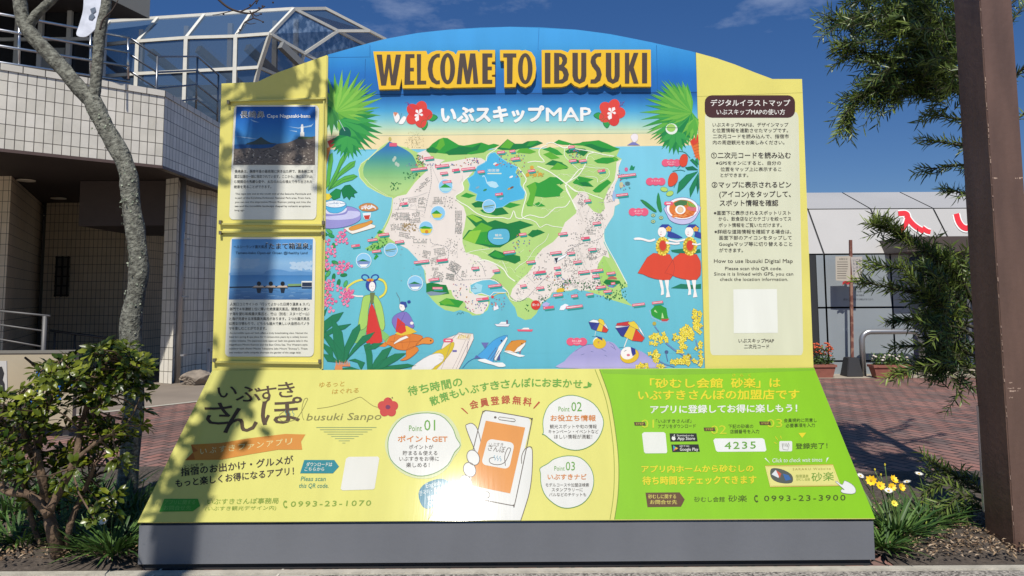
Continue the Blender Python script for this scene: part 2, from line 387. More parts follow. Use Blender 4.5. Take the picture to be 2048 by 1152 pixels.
P.poly(west, PK, 2.4)
east = (cv(c_, '150,822 200,812 232,850 222,920 270,972 320,990 360,950 350,885 385,800 435,720 448,640 452,575 488,556 468,620 468,700 440,760 430,830 440,870 470,872 476,908 438,930 428,1000 385,1070 360,1112')
 + cv(f_, '333,12 338,60 333,100 365,165 380,225 332,205 290,270 280,312 310,420 300,480 140,485 110,468') + cv(e_, '1088,468 1040,485 960,486 895,500 878,535 835,565 800,598 710,540 600,568 562,530 580,470 640,400 700,350 742,290 765,215 820,150 905,95 955,40') + cv(c_, '40,1060 130,985 132,960 100,880'))
P.poly(east, PK, 2.4)
# inlet lagoon on the south coast and its white shore
P.poly(cv(e_, '245,490 240,440 290,415 340,400 400,395 450,410 500,450 540,490 520,500 430,498 400,530 330,505 280,520'), '#6cbfd4', 2.9, ol='#f1efe6', ow=1.4)
P.poly(cv(e_, '250,470 290,425 340,440 330,495 262,505'), '#9fd4e3', 3.1)
# volcano with a printed ramp
P.grad(cv(a_, '555,412 520,450 450,500 390,550 360,590 345,640 355,700 400,755 470,800 540,835 600,848 660,820 720,770 770,700 790,640 770,580 740,520 690,480 630,450 585,425'),
       [(283, '#2f6fae'), (300, '#3a7fb0'), (320, '#4b9a92'), (345, '#7dba7d'), (370, '#abd183'), (392, '#b8d68a')], 3, 3, sm=2)
P.line(cv(a_, '480,470 400,540 360,590 345,640 355,700 400,755 470,805 540,845'), 1.1, '#dfeab4', 3.4)
for x, y in ((590, 560), (610, 590), (625, 600), (600, 545)): P.ell(640+x/4, 180+y/4, 3, 4, '#b5c4b4', 3.5, n=8)
P.rect(779, 286, 794, 293, '#e0607c', 6); P.ell(780, 278, 3, 4, '#c5b86a', 5)
for i in range(120):                                   # dotted firework over the horizon
    r_ = random.uniform(3, 21); a = random.uniform(0, 6.3); P.ell(829+r_*math.cos(a), 283+min(12, r_*math.sin(a)), .6, .6, random.choice(['#a08a5a', '#b89a62', '#8f9a7a']), 3, n=5)
# -- lakes
P.poly(cv(b_, '400,510 440,500 480,540 540,580 620,618 602,660 640,710 642,760 680,820 670,868 560,895 500,935 440,945 350,892 285,882 298,832 230,800 240,758 220,710 268,680 300,612 360,580 382,540'), '#4db4de', 3, ol='#7cc8e4', ow=1.6)
P.poly(cv(b_, '420,730 450,738 470,770 445,785 400,775 372,745 360,700 350,690 342,700 338,688 352,680 365,700 378,735'), '#b5ddec', 3.6)
P.text('池田湖', 975, 343.5, 998, 5.5, WH, 4); P.rect(975, 346, 1003, 348.4, '#d7e6d2', 4)
for x, y, c in ((440, 590, '#e8e4e0'), (455, 600, '#d66'), (570, 695, '#eee'), (300, 780, '#8ab'), (360, 800, '#3a8a5a'), (555, 790, '#c5a14a'), (575, 780, '#7a5a4a'), (490, 870, '#9bd')):
    P.ell(880+x/4, 180+y/4, 4.2, 2, c.ljust(7, '0') if len(c) == 7 else '#'+''.join(q*2 for q in c[1:]), 4, rot=-25, n=8)
# -- hills: (window, outline, colour)
hills = [
 (a_, '845,490 900,430 950,395 985,382 1020,385 1060,410 1110,440 1180,450 1180,515 1080,515 1000,510 920,500', G1, 3),
 (a_, '855,480 930,460 960,395 985,382 1000,440 960,480 900,500', G3, 3.3), (a_, '1000,500 1060,470 1150,450 1180,460 1180,515 1030,520', G2, 3.4), (a_, '850,470 900,455 950,480 930,505 860,500', G2, 3.4),
 (b_, '0,500 40,385 110,430 160,450 230,440 330,420 390,440 430,430 475,440 440,460 400,470 350,500 250,515 130,505', G1, 3), (b_, '100,490 150,450 260,460 330,425 300,480 200,510', G2, 3.3),
 (b_, '455,470 490,440 540,392 600,430 660,430 700,410 780,405 825,425 760,450 700,470 640,470 600,480 500,480', G2, 3), (b_, '480,460 540,394 590,430 560,470', G3, 3.3), (b_, '690,450 720,410 790,410 740,445', G1, 3.3), (b_, '610,500 640,470 700,465 770,495 720,510', G3, 3.2),
 (b_, '905,425 950,398 1010,415 1060,430 1160,420 1160,445 1050,440 980,438', G1, 3), (b_, '820,475 880,455 940,480 985,520 930,520 870,490', G1, 3), (b_, '825,515 880,495 960,545 890,555 850,530', G3, 3.1), (b_, '840,595 900,560 980,580 985,600 900,605', G2, 3), (b_, '880,635 940,580 1030,620 960,638', G3, 3.3),
 (b_, '690,770 760,735 790,745 840,720 880,695 940,700 990,745 930,755 990,800 960,830 960,850 840,860 760,850 740,930 700,930 690,910 720,850 720,800', G1, 3), (b_, '700,770 760,735 775,780 740,930 695,915 720,830', G3, 3.3), (b_, '820,800 900,760 985,800 940,850 850,860 880,820', G2, 3.4), (b_, '830,740 880,695 985,745 900,760', G2, 3.4), (b_, '800,810 830,790 850,830 810,835', '#c6dd9c', 3.6), (b_, '740,920 790,895 845,930 780,935', G1, 3.2),
 (b_, '165,850 210,822 285,845 230,865', G1, 3), (b_, '250,910 300,890 350,890 340,940 280,940', G2, 3), (b_, '500,930 560,900 650,918 560,945', G1, 3), (b_, '320,960 420,940 500,940 550,990 450,1005 350,985', G2, 3), (b_, '330,975 400,945 420,1000', G1, 3.2),
 (b_, '210,1010 260,995 330,1020 380,1060 440,1040 540,1070 640,1045 750,1080 690,1100 600,1130 560,1152 220,1152 290,1100', G2, 3), (b_, '215,1010 262,997 340,1040 290,1060', G4, 3.3), (b_, '220,1152 330,1060 420,1100 380,1152', G3, 3.2), (b_, '720,1140 780,1115 840,1140 780,1152', G2, 3),
 (e_, '180,70 230,0 700,0 650,40 560,90 480,140 400,140 330,120 280,110', G2, 3), (e_, '185,75 240,10 330,0 300,70 280,110', G4, 3.3), (e_, '280,110 320,20 390,10 400,80 440,125 340,110', G1, 3.2), (e_, '640,0 720,0 700,35 650,45', LG, 3.4), (e_, '700,40 740,0 800,0 840,20 790,40 740,60', G2, 3.1),
 (e_, '380,200 440,160 500,180 560,190 640,210 645,245 600,270 540,250 430,230', G2, 3), (e_, '400,200 450,165 520,215 470,225', G1, 3.2),
 (c_, '125,440 180,415 240,410 310,402 380,430 430,455 480,470 400,500 330,495 240,460 180,445', G1, 3), (c_, '190,440 250,430 330,460 420,480 330,500', G2, 3.3), (c_, '40,490 80,470 130,465 200,470 225,495 190,530 130,500 60,510', G2, 3), (c_, '70,560 120,550 180,580 110,590', G2, 3), (c_, '270,565 340,540 430,540 470,560 380,590 300,585', G1, 3), (c_, '420,540 445,525 470,550 440,570', G3, 3.1),
 (c_, '100,740 150,690 200,700 270,715 225,735 270,775 180,770 120,755', G1, 3), (c_, '150,740 210,735 265,775 190,770', G2, 3.2), (c_, '260,805 310,760 380,715 410,740 370,775 320,820 280,820', G1, 3), (c_, '0,575 60,610 60,630 0,635', G2, 3), (c_, '0,735 30,745 0,760', G2, 3),
 (d_, '430,230 450,190 470,210 440,240', G1, 3), (d_, '455,25 475,0 505,15 480,35', G1, 3), (d_, '360,150 420,110 480,60 545,60 540,110 480,150 400,170', '#8ec765', 2.6), (d_, '445,140 470,120 480,150 455,155', G1, 3.2),
 (d_, '850,430 880,420 950,430 1020,460 1030,510 950,520 880,510 850,500', G2, 3), (d_, '850,500 890,490 960,500 1020,500 960,520 880,525', '#7f93a8', 3.2), (d_, '950,580 1010,545 1080,555 1150,570 1110,620 1000,605', G1, 3), (d_, '960,580 1010,546 1060,580 1000,600', G3, 3.2),
 (e_, '0,435 50,440 75,510 0,515', G2, 3), (e_, '0,575 60,548 150,560 185,580 130,610 60,605 0,600', G1, 3.1), (e_, '30,590 70,550 120,600', G3, 3.2),
 (f_, '330,420 350,395 400,400 460,405 470,425 420,440 360,440', G2, 3.4), (f_, '290,300 332,206 380,290 400,320 340,440 305,420', '#a5d16c', 2.8), (f_, '355,430 400,420 445,435 410,462 370,455', '#6f8fc4', 3.6), (f_, '370,380 400,368 435,380 440,395 360,395', '#b9685a', 3.5),
 (f_, '710,640 750,600 790,602 835,625 845,690 855,715 800,725 740,700 715,680', G1, 3), (f_, '790,712 860,710 840,730 800,730', '#c24b48', 3.2), (f_, '735,650 745,636 765,665', '#b9dd9e', 3.3), (f_, '800,660 806,670 815,705 795,705', '#b9dd9e', 3.3),
]
for o_, s_, c, l in hills: P.poly(cv(o_, s_), c, l)
P.line(cv(f_, '700,640 720,700 790,735 850,735'), 1.2, '#a9b8dc', 2.8)
# crater lake
P.poly(cv(e_, '382,30 400,2 470,-12 540,-5 560,45 545,95 480,122 420,112 385,75'), '#5fb6d4', 3.9, sm=3, ol='#0f6a45', ow=1.4)
P.text('鰻池', 990, 473, 1003, 5, WH, 4.6); P.rect(987, 475.5, 1006, 477.5, '#d2e4d8', 4.6)
# -- roads and railway
for o_, s_, w_ in ((b_, '370,570 380,520 440,480 460,460', 1.5), (b_, '860,440 800,470 795,520 835,575 760,570 700,580', 1.7), (b_, '620,615 690,710 665,770 690,840 660,960 660,1020 720,1035', 1.9), (b_, '780,610 860,645 930,690 1010,750 1060,790 1110,820', 2), (b_, '1010,750 1060,700 1110,640 1152,625', 1.9), (b_, '1010,750 1010,800 1050,870 1100,960', 1.7), (b_, '660,1025 720,1000 830,1020 920,945 1000,935 1040,885', 1.6), (b_, '230,690 180,740 190,800 120,850 150,890 220,930 300,990 400,1020 500,1020 560,1030 590,965 610,1020 660,1030', 1.8), (b_, '720,1035 770,1060 800,1100 850,1075 900,1090 980,1100', 1.3),
    (b_, '850,430 900,420 960,450 1000,465 1040,440', 1.7), (b_, '1000,465 995,520 1040,575 1110,640', 1), (c_, '30,460 120,470 240,490 320,510 430,530', 1.6), (c_, '270,500 220,520 200,600 150,680 90,720 40,750', 1.9), (c_, '180,610 290,625 380,630 390,690 320,735', .9), (c_, '50,750 120,810 190,815 270,845 340,870', 1.6), (c_, '40,760 90,870 130,960', 1.6), (c_, '200,690 290,700 300,740', .8),
    (e_, '300,250 360,240 440,270 510,315 545,370 600,410', 2.2), (e_, '200,190 280,165 400,150', 1), (e_, '600,320 640,280 700,240 760,150 840,90 870,30', .8), (e_, '540,340 520,290 500,250', .9), (e_, '480,450 540,490 560,550 620,570 680,545', 1.4), (f_, '335,0 340,90 420,240 520,430', 1.5), (c_, '490,555 460,640 455,700 420,760 385,830', 1.2)):
    P.line(cv(o_, s_), w_, '#f3f4e2', 3.8, sm=3)
for o_, s_ in ((a_, '885,600 890,740 860,880 835,990'), (d_, '880,70 900,110 1000,130 1030,180 1020,240'), (d_, '1050,270 1100,360 1152,400'), (e_, '90,260 140,390 180,400 380,390 440,395 500,450 560,530 620,570 690,545 780,450 860,370 900,330'), (e_, '910,250 1000,200 1040,150 1152,105'), (f_, '50,130 200,100 300,70 335,20'), (e_, '300,250 340,290 365,370')):
    P.dash(cv(o_, s_), .9, '#6a6f78', 4, 2.2, 1.6, sm=3)
for o_, s_ in ((f_, '110,130 130,260 120,350'), (f_, '130,120 160,250 190,320'), (e_, '960,400 980,300 1060,150'), (e_, '700,370 760,430'), (e_, '650,440 720,480'), (a_, '600,955 700,950 830,970'), (a_, '680,870 780,850 860,820'), (a_, '890,600 960,760')):
    P.line(cv(o_, s_), .6, '#b6b3b0', 4)
# -- minor streets
for o_, x0, y0, x1, y1, n in ((a_, 620, 860, 900, 1140, 16), (d_, 780, 120, 1100, 420, 14), (e_, 580, 380, 1100, 560, 22), (f_, 20, 60, 330, 460, 22), (c_, 130, 900, 360, 1140, 14), (b_, 20, 600, 180, 900, 8)):
    for i in range(n):
        x, y = random.uniform(x0, x1), random.uniform(y0, y1); a = random.choice((.35, -.5, 1.2, 1.9)); L = random.uniform(40, 110)
        P.line([(o_[0]+x/4, o_[1]+y/4), (o_[0]+min(x1, x+L*math.cos(a))/4, o_[1]+min(y1, max(y0, y+L*math.sin(a)))/4)], .6, '#c9c3bd', 3.9)
for o_, x0, y0, x1, y1, n in ((b_, 700, 600, 1100, 1000, 16), (c_, 20, 480, 400, 800, 14), (e_, 200, 160, 760, 380, 12)):
    for i in range(n):
        x, y = random.uniform(x0, x1), random.uniform(y0, y1); P.line([(o_[0]+(x+dx)/4, o_[1]+(y+dy)/4) for dx, dy in ((0, 0), (30, random.uniform(-15, 25)), (65, random.uniform(-20, 35)), (100, random.uniform(-30, 40)))], .7, '#dbe8b8', 2.8, sm=3)
# -- houses: small rows of grey roofs
HC_ = ['#97918a', '#8b8985', '#a09a94', '#838a83']
def houses(o, x, y, nx, ny, ang=0, dx=11, dy=13, w_=7, h_=8, drop=.15, cols=HC_):
    ca, sa = math.cos(R(ang)), math.sin(R(ang))
    for i in range(nx):
        for j in range(ny):
            if random.random() < drop: continue
            u, v = i*dx+random.uniform(-1, 1), j*dy+random.uniform(-1, 1); px, py = o[0]+(x+u*ca-v*sa)/4, o[1]+(y+u*sa+v*ca)/4
            wq, hq = w_/8*ca, w_/8*sa; hx, hy = -h_/8*sa, h_/8*ca
            P.poly([(px-wq-hx, py-hq-hy), (px+wq-hx, py+hq-hy), (px+wq+hx, py+hq+hy), (px-wq+hx, py-hq+hy)], random.choice(cols), 4.4)
def scat(o, x0, y0, x1, y1, n, cols=HC_, r=1.0):
    for i in range(n): P.ell(o[0]+random.uniform(x0, x1)/4, o[1]+random.uniform(y0, y1)/4, r*random.uniform(.7, 1.2), r*random.uniform(.8, 1.3), random.choice(cols), 4.4, n=6)
for h in ((a_, 780, 770, 7, 3, -30), (a_, 760, 800, 5, 2, -10), (a_, 835, 720, 4, 3, -30), (a_, 710, 875, 6, 3, -8), (a_, 785, 870, 6, 4, -12), (a_, 790, 910, 5, 3, 0), (a_, 915, 860, 6, 3, 0), (a_, 905, 895, 8, 2, 0), (a_, 610, 985, 10, 5, 0, 11, 13), (a_, 740, 990, 6, 3, -12), (a_, 720, 1035, 8, 3, -5), (a_, 570, 1080, 10, 4, -5), (a_, 585, 990, 3, 3, 20), (a_, 1085, 970, 5, 7, 0), (b_, 125, 970, 5, 6, 0), (b_, 130, 1060, 6, 8, 5, 9, 12), (a_, 690, 1000, 4, 5, 0, 9, 12),
          (d_, 640, 20, 8, 3, 10), (d_, 690, 50, 7, 2, 5), (d_, 750, 75, 10, 3, 0), (d_, 830, 165, 6, 5, 12, 11, 12), (d_, 915, 155, 8, 4, -8), (d_, 950, 200, 6, 2, -15), (d_, 885, 230, 6, 5, -10), (d_, 900, 305, 5, 2, 0), (d_, 920, 330, 6, 5, 18, 11, 12), (d_, 1015, 350, 6, 4, 12), (d_, 1060, 255, 8, 6, 30), (e_, 90, 250, 7, 6, 25), (e_, 0, 350, 4, 5, 20), (e_, 60, 350, 6, 4, 10), (e_, 180, 330, 4, 4, 10),
          (f_, 210, 165, 7, 3, -15), (f_, 200, 195, 8, 4, -10), (f_, 220, 225, 6, 2, -10), (f_, 275, 145, 4, 3, 20), (f_, 335, 165, 3, 3, 20), (f_, 215, 105, 7, 1, -5), (f_, 160, 125, 5, 1, 0), (f_, 200, 5, 7, 3, 0), (f_, 80, 150, 3, 3, 0)):
    houses(*h)
for q in ((a_, 620, 870, 690, 930, 14), (b_, 30, 850, 140, 950, 30), (b_, 1100, 830, 1152, 930, 16), (c_, 150, 830, 210, 920, 18), (c_, 280, 985, 350, 1040, 26), (c_, 200, 1000, 330, 1140, 45), (c_, 365, 780, 440, 900, 30), (e_, 60, 70, 170, 190, 26), (e_, 250, 240, 370, 370, 18), (e_, 740, 290, 850, 340, 14), (e_, 880, 400, 1100, 440, 40), (e_, 600, 460, 660, 520, 10), (e_, 780, 520, 860, 580, 18), (e_, 980, 150, 1120, 340, 40), (e_, 780, 180, 880, 260, 14), (f_, 0, 230, 110, 330, 24), (f_, 160, 400, 330, 470, 46), (f_, 240, 350, 320, 430, 16), (f_, 70, 340, 140, 430, 20), (e_, 1040, 20, 1150, 130, 22)): scat(*q)
for q in ((a_, 590, 880, 860, 1140, 60), (d_, 640, 40, 1100, 420, 60), (e_, 20, 60, 420, 380, 46), (e_, 600, 300, 1150, 520, 60), (f_, 10, 20, 330, 460, 70), (c_, 130, 840, 400, 1120, 40)): scat(*q, r=.8)
TG = ['#1f6b3a', '#2c7a3c', '#235c35']
for q in ((f_, 340, 480, 520, 560, 46), (f_, 150, 420, 330, 480, 40), (e_, 960, 400, 1110, 425, 18), (e_, 680, 580, 710, 650, 7), (e_, 790, 540, 850, 580, 10), (a_, 670, 660, 800, 720, 26), (a_, 560, 740, 650, 800, 22), (d_, 370, 60, 540, 160, 40), (f_, 460, 420, 510, 470, 10), (e_, 860, 430, 1000, 490, 22), (a_, 770, 520, 830, 590, 16)): scat(*q, cols=TG, r=1.3)
MIXC = ['#c0506a', '#5b6fae', '#3d8f7a', '#c88b3e', '#7a6aa8', '#8f8f95']
for q in ((a_, 690, 590, 1150, 610, 40), (a_, 780, 505, 830, 600, 14), (b_, 190, 545, 320, 600, 30), (b_, 470, 500, 680, 620, 44), (b_, 610, 640, 660, 700, 16), (c_, 70, 480, 170, 540, 24), (e_, 100, 430, 220, 540, 24), (e_, 200, 560, 380, 660, 34), (e_, 720, 360, 1020, 400, 30), (e_, 570, 30, 720, 180, 28), (f_, 0, 380, 70, 500, 14), (c_, 460, 640, 560, 800, 24), (e_, 410, 540, 520, 640, 22), (f_, 280, 440, 400, 540, 20)): scat(*q, cols=MIXC, r=1.2)
for x, y in ((735, 620), (700, 680), (760, 680), (800, 675)): P.ell(880+x/4, 180+y/4, 4, 4, '#d8a63c', 4.5, n=9)
scat(b_, 700, 650, 830, 700, 26, ['#c9a94e', '#b8a04c'], 1.4)
scat(a_, 660, 1065, 770, 1130, 60, ['#a58a5c', '#957c50', '#b39a6c'], 1.2)
# -- red name plates with teal shadows
def plate(o, x, y, w_, ang=-7, h_=20):
    ca, sa = math.cos(R(ang)), math.sin(R(ang)); f = lambda u, v: (o[0]+(x+u*ca-v*sa)/4, o[1]+(y+u*sa+v*ca)/4)
    P.poly([f(8, h_*.8), f(w_+6, h_*.8), f(w_+4, h_*1.7), f(12, h_*1.7)], '#2b9c92', 5)
    P.poly([f(0, 0), f(w_, 0), f(w_, h_), f(0, h_)], '#e25d78', 5.4)
    n = max(2, int(w_/11))
    for i in range(n): P.poly([f(6+i*(w_-10)/n, h_*.3), f(6+(i+.65)*(w_-10)/n, h_*.3), f(6+(i+.65)*(w_-10)/n, h_*.7), f(6+i*(w_-10)/n, h_*.7)], '#f6dfe0', 5.8)
for q in ((a_, 830, 540, 78), (a_, 725, 630, 130), (a_, 920, 605, 110), (a_, 1055, 635, 60), (b_, 170, 628, 112), (b_, 455, 492, 62), (b_, 555, 482, 45), (b_, 565, 545, 72), (b_, 440, 828, 62), (b_, 300, 648, 55), (c_, 65, 450, 50), (c_, 465, 682, 140), (c_, 448, 835, 95), (d_, 250, 120, 68), (d_, 415, 165, 72), (d_, 380, 75, 80), (d_, 465, 32, 85), (d_, 750, 252, 120), (d_, 930, 238, 90), (d_, 868, 392, 84), (d_, 900, 456, 80, 0, 18), (e_, 385, 442, 105), (e_, 290, 548, 98), (e_, 505, 172, 95), (e_, 630, 28, 60), (e_, 945, 25, 72), (e_, 880, 178, 90), (e_, 745, 335, 100), (e_, 910, 298, 52), (e_, 915, 342, 50), (e_, 770, 458, 60), (e_, 905, 515, 75), (e_, 1048, 522, 52), (e_, 825, 615, 85), (e_, 1010, 612, 130), (f_, 30, 612, 132), (f_, 128, 332, 90), (f_, 228, 320, 98), (f_, 240, 365, 58), (f_, 355, 340, 70), (f_, 270, 452, 78), (f_, 330, 485, 66), (f_, 190, 510, 60), (f_, 72, 520, 52), (f_, 560, 592, 100), (f_, 718, 575, 88), (f_, 390, 420, 34), (a_, 640, 905, 60), (a_, 960, 660, 60), (b_, 20, 730, 70), (b_, 700, 640, 60), (b_, 1030, 560, 60), (c_, 150, 560, 60), (c_, 300, 640, 60), (c_, 190, 880, 56), (d_, 600, 90, 70), (e_, 250, 300, 60), (e_, 420, 320, 56), (e_, 690, 250, 70), (f_, 150, 60, 70), (f_, 210, 150, 60), (f_, 40, 180, 60), (f_, 90, 250, 64), (c_, 260, 1060, 64), (e_, 640, 440, 50)):
    plate(*q)
P.ell(1071.5, 610, 9.5, 9.5, '#d63a2e', 6); P.text('摺ヶ浜', 1064.5, 612, 1078.5, 5, WH, 6.6)
# -- round vignettes
def vign(o, cx, cy, r, kind):
    x, y, r = o[0]+cx/4, o[1]+cy/4, r/4
    P.ell(x, y, r, r, '#e9f0f2', 5, n=24); P.ell(x, y, r*.93, r*.93, '#8cc8ea', 5.4, n=24)
    if kind == 0: P.poly([(x-r*.8, y+r*.2), (x-.1*r, y-r*.35), (x+r*.8, y+r*.2)], G1, 6); P.poly([(x-r*.85, y+r*.2), (x+r*.85, y+r*.2), (x+r*.5, y+r*.7), (x-r*.5, y+r*.7)], '#a9dbe0', 6)
    if kind == 1: P.poly([(x-r*.9, y+r*.1), (x-.2*r, y-r*.4), (x+r*.4, y+r*.1)], G1, 6); P.poly([(x-r*.85, y+r*.1), (x+r*.6, y+r*.1), (x+r*.3, y+r*.6), (x-r*.6, y+r*.65)], '#d8cf4a', 6)
    if kind == 2: P.poly([(x-r*.9, y-r*.05), (x-.2*r, y-r*.3), (x+r*.9, y-r*.05), (x+r*.5, y+r*.1), (x-r*.5, y+r*.1)], G1, 6); P.poly([(x-r*.9, y+r*.1), (x+r*.9, y+r*.1), (x+r*.6, y+r*.7), (x-r*.6, y+r*.7)], '#e3cf3a', 6); P.ell(x+r*.1, y+r*.5, r*.25, r*.25, '#d88a28', 6.5, n=10)
    if kind == 3: P.poly([(x-r*.8, y+r*.1), (x-.1*r, y-r*.2), (x+r*.7, y+r*.1)], G2, 6); P.poly([(x-r*.9, y+r*.1), (x+r*.9, y+r*.1), (x+r*.5, y+r*.6), (x-r*.6, y+r*.55)], '#7f93c4', 6.2); P.poly([(x-r*.6, y+r*.5), (x+r*.6, y+r*.45), (x+r*.3, y+r*.8), (x-r*.3, y+r*.8)], '#f3f4f2', 6.5)
    if kind == 4: P.poly([(x-r*.8, y+.0), (x+r*.8, y-r*.25), (x+r*.8, y-r*.1), (x-r*.7, y+r*.2)], '#7d9a78', 6); P.line([(x-r*.7, y+r*.3), (x+r*.6, y+r*.15)], .8, '#5d7a70', 6.3)
for q in ((a_, 1005, 770, 58, 0), (a_, 945, 985, 60, 1), (a_, 848, 1105, 58, 2), (d_, 350, 245, 62, 3), (d_, 567, 160, 55, 4), (d_, 762, 425, 62, 3), (b_, 392, 930, 54, 4)): vign(*q)
# -- painted palms in both upper corners
def leaf_(pts0, L, wd, ang, c, l):
    a = R(ang); dx, dy = math.cos(a), math.sin(a); x, y = pts0
    P.poly([(x, y), (x+dx*L*.45-dy*wd, y+dy*L*.45+dx*wd), (x+dx*L, y+dy*L), (x+dx*L*.45+dy*wd, y+dy*L*.45-dx*wd)], c, l)
def fan(cx, cy, a0, a1, n, L0, L1, cols, l, wd=7, xmin=None, xmax=None):
    for i in range(n):
        t = i/(n-1); L = L0+(L1-L0)*math.sin(math.pi*t); L *= random.uniform(.92, 1.05); a = R(a0+(a1-a0)*t)
        if xmin and math.cos(a) < 0: L = min(L, (cx-xmin)/-math.cos(a))
        if xmax and math.cos(a) > 0: L = min(L, (xmax-cx)/math.cos(a))
        leaf_((cx, cy), L, wd, math.degrees(a), cols[i % len(cols)], l+(i % 3)*.2)
PG = ['#5fae3a', '#4a9f3a', '#74bb42']; DG = ['#2f9440', '#1f8442', '#3ca04a']
fan(676, 226, -150, 80, 22, 60, 92, ['#7cb845', '#65ab3c', '#559f38'], 3, 6, xmin=652)
fan(680, 240, -15, 75, 12, 70, 92, DG, 3.6, 7)
fan(695, 272, 20, 165, 14, 34, 48, DG, 4.2, 6, xmin=650)
fan(672, 224, -95, 20, 14, 52, 90, ['#86c24a', '#6fb440'], 4.4, 4)
P.ell(690, 268, 12, 14, '#12604a', 4.8); fan(662, 215, 60, 160, 8, 40, 60, ['#3f8a3c', '#2f7a38'], 4.9, 6, xmin=651)
P.line([(678, 240), (690, 262)], 1, '#bfd0d8', 5.2)
fan(1382, 222, 70, 262, 24, 55, 100, ['#4fa53c', '#63b140', '#3a983e'], 3, 6, xmax=1395)
fan(1380, 232, 115, 185, 10, 70, 95, DG, 3.6, 6)
fan(1350, 262, 10, 165, 14, 34, 46, DG, 4.2, 6)
fan(1384, 226, 150, 265, 16, 50, 92, ['#74b944', '#5aab3c'], 4.4, 4, xmax=1395)
fan(1390, 236, 60, 130, 6, 40, 50, ['#5aab3c', '#74b944'], 4.6, 5, xmax=1396)
P.ell(1343, 258, 12, 11, '#e8efe6', 5); P.ell(1342, 256, 9, 8, '#9fcf62', 5.4); P.line([(1330, 255), (1358, 256)], .9, '#3a6a5a', 5.8)
P.poly('1380,283 1396,268 1397,300 1400,320 1392,318', '#e2702f', 4); P.poly('1380,282 1396,272 1397,284 1386,292', '#d4442c', 4.4)
for i in range(5): P.line([(1387, 290+i*6), (1398, 286+i*6)], .7, '#b95a24', 4.8)
P.poly('655,283 668,276 674,283 668,292 660,296', '#c9402e', 4); P.poly('652,296 662,294 655,320 651,340 650,318', '#d98434', 4)
# banana leaves, monstera, strelitzia
P.o(640, 180, 4)
for s_ in ('60,800 90,720 130,640 160,560 200,500 225,510 200,560 170,610 130,700 90,780', '65,810 120,700 180,630 240,580 285,565 275,610 230,640 160,690 100,760', '75,800 130,730 200,690 270,675 302,690 260,720 190,740 130,770', '50,790 60,640 75,520 100,500 105,560 90,650 75,760'):
    P.poly(s_, '#5db046', 4, ol='#3c8a3c', ow=3)
for s_ in ('70,800 130,690 200,530', '70,805 170,670 275,580', '80,795 180,720 295,688'): P.line(s_, 3, '#3c8a3c', 5)
P.poly('80,830 130,790 170,800 160,860 110,880 80,850', '#1f8a48', 4.4, ol='#12603a', ow=3); P.poly('170,800 200,765 240,758 270,790 300,820 270,830 280,860 250,850 235,880 215,850 190,870 180,840', '#157a44', 4.6, ol='#0f5a38', ow=3)
P.poly('40,820 55,830 75,830 95,855 70,880 45,880', '#ecd23c', 4.8)
# food dishes on a stone stand
P.poly('35,1020 100,960 220,930 310,960 325,1000 320,1040 250,1080 140,1105 35,1100', '#9a95d0', 4.2, sm=3, ol='#5a6cae', ow=3); P.poly('35,1000 120,970 300,970 322,1000 260,1030 120,1040 35,1030', '#c9c8ea', 4.6, sm=3)
P.poly('40,990 90,960 210,950 222,970 200,995 120,1005 45,1010', '#8f8cc8', 5, sm=3); P.poly('45,985 60,950 200,940 212,965 180,985 100,995', '#d9d9ee', 5.2, sm=3)
P.poly('38,915 210,910 190,960 140,985 80,980 50,950', '#57b4dc', 5.6, sm=2, ol='#2f7aae', ow=3); P.ell(122, 912, 85, 30, '#e9eef2', 6, ol='#2f86b4', ow=4)
for i in range(40): P.ell(122+random.uniform(-65, 65), 912+random.uniform(-18, 18), 6, 4, random.choice(['#fff9f4', '#cfd6dc', '#b9c4d2', '#f3eee8']), 6.3, n=6)
P.poly('310,935 350,910 400,905 440,920 468,950 420,970 340,965', '#c98a4e', 5, sm=2, ol='#a05a2e', ow=2)
for i in range(26): P.ell(390+random.uniform(-55, 55), 935+random.uniform(-20, 15), 12, 6, random.choice(['#f4f1ea', '#e8e0e6', '#e6eef0', '#e9c9c0']), 5.6, rot=random.uniform(0, 180), n=6)
P.poly('342,985 410,980 405,1020 390,1038 362,1038 348,1015', '#e8eef2', 5.4); P.poly('350,1005 402,1000 392,1035 362,1035', '#c9402e', 5.8)
P.poly('190,1105 380,1060 445,1085 440,1100 260,1152 235,1140', '#f0ece2', 5.6, ol='#a08a6a', ow=2); P.poly('230,1105 300,1075 370,1058 412,1042 420,1060 380,1085 300,1115 250,1125', '#dd9a3e', 6, sm=2, ol='#a5692a', ow=2)
# bougainvillea down the left edge
P.o(640, 460, 4)
def blossom(x, y, r, c='#f07fa8'):
    a0 = random.uniform(0, 120)
    for k in range(3):
        a = R(a0+k*120); b1, b2 = a-.55, a+.55
        P.poly([(x, y), (x+r*math.cos(b1), y+r*math.sin(b1)), (x+r*1.25*math.cos(a), y+r*1.25*math.sin(a)), (x+r*math.cos(b2), y+r*math.sin(b2))], random.choice([c, '#ea6f9c', '#f592b6']), 5+random.random(), ol='#c24f82', ow=2)
    P.ell(x, y, 4, 4, '#f6d8dc', 6.8, n=6)
for x, y in ((75, 10), (35, 30), (90, 45), (50, 210), (110, 130), (45, 320), (65, 350), (120, 260), (190, 360), (150, 420), (205, 430), (35, 390), (60, 505), (110, 375)): P.ell(x, y, 28, 14, random.choice(['#2f9a52', '#1f8248', '#58b060']), 4.6, rot=random.uniform(0, 180), ol='#17663c', ow=2)
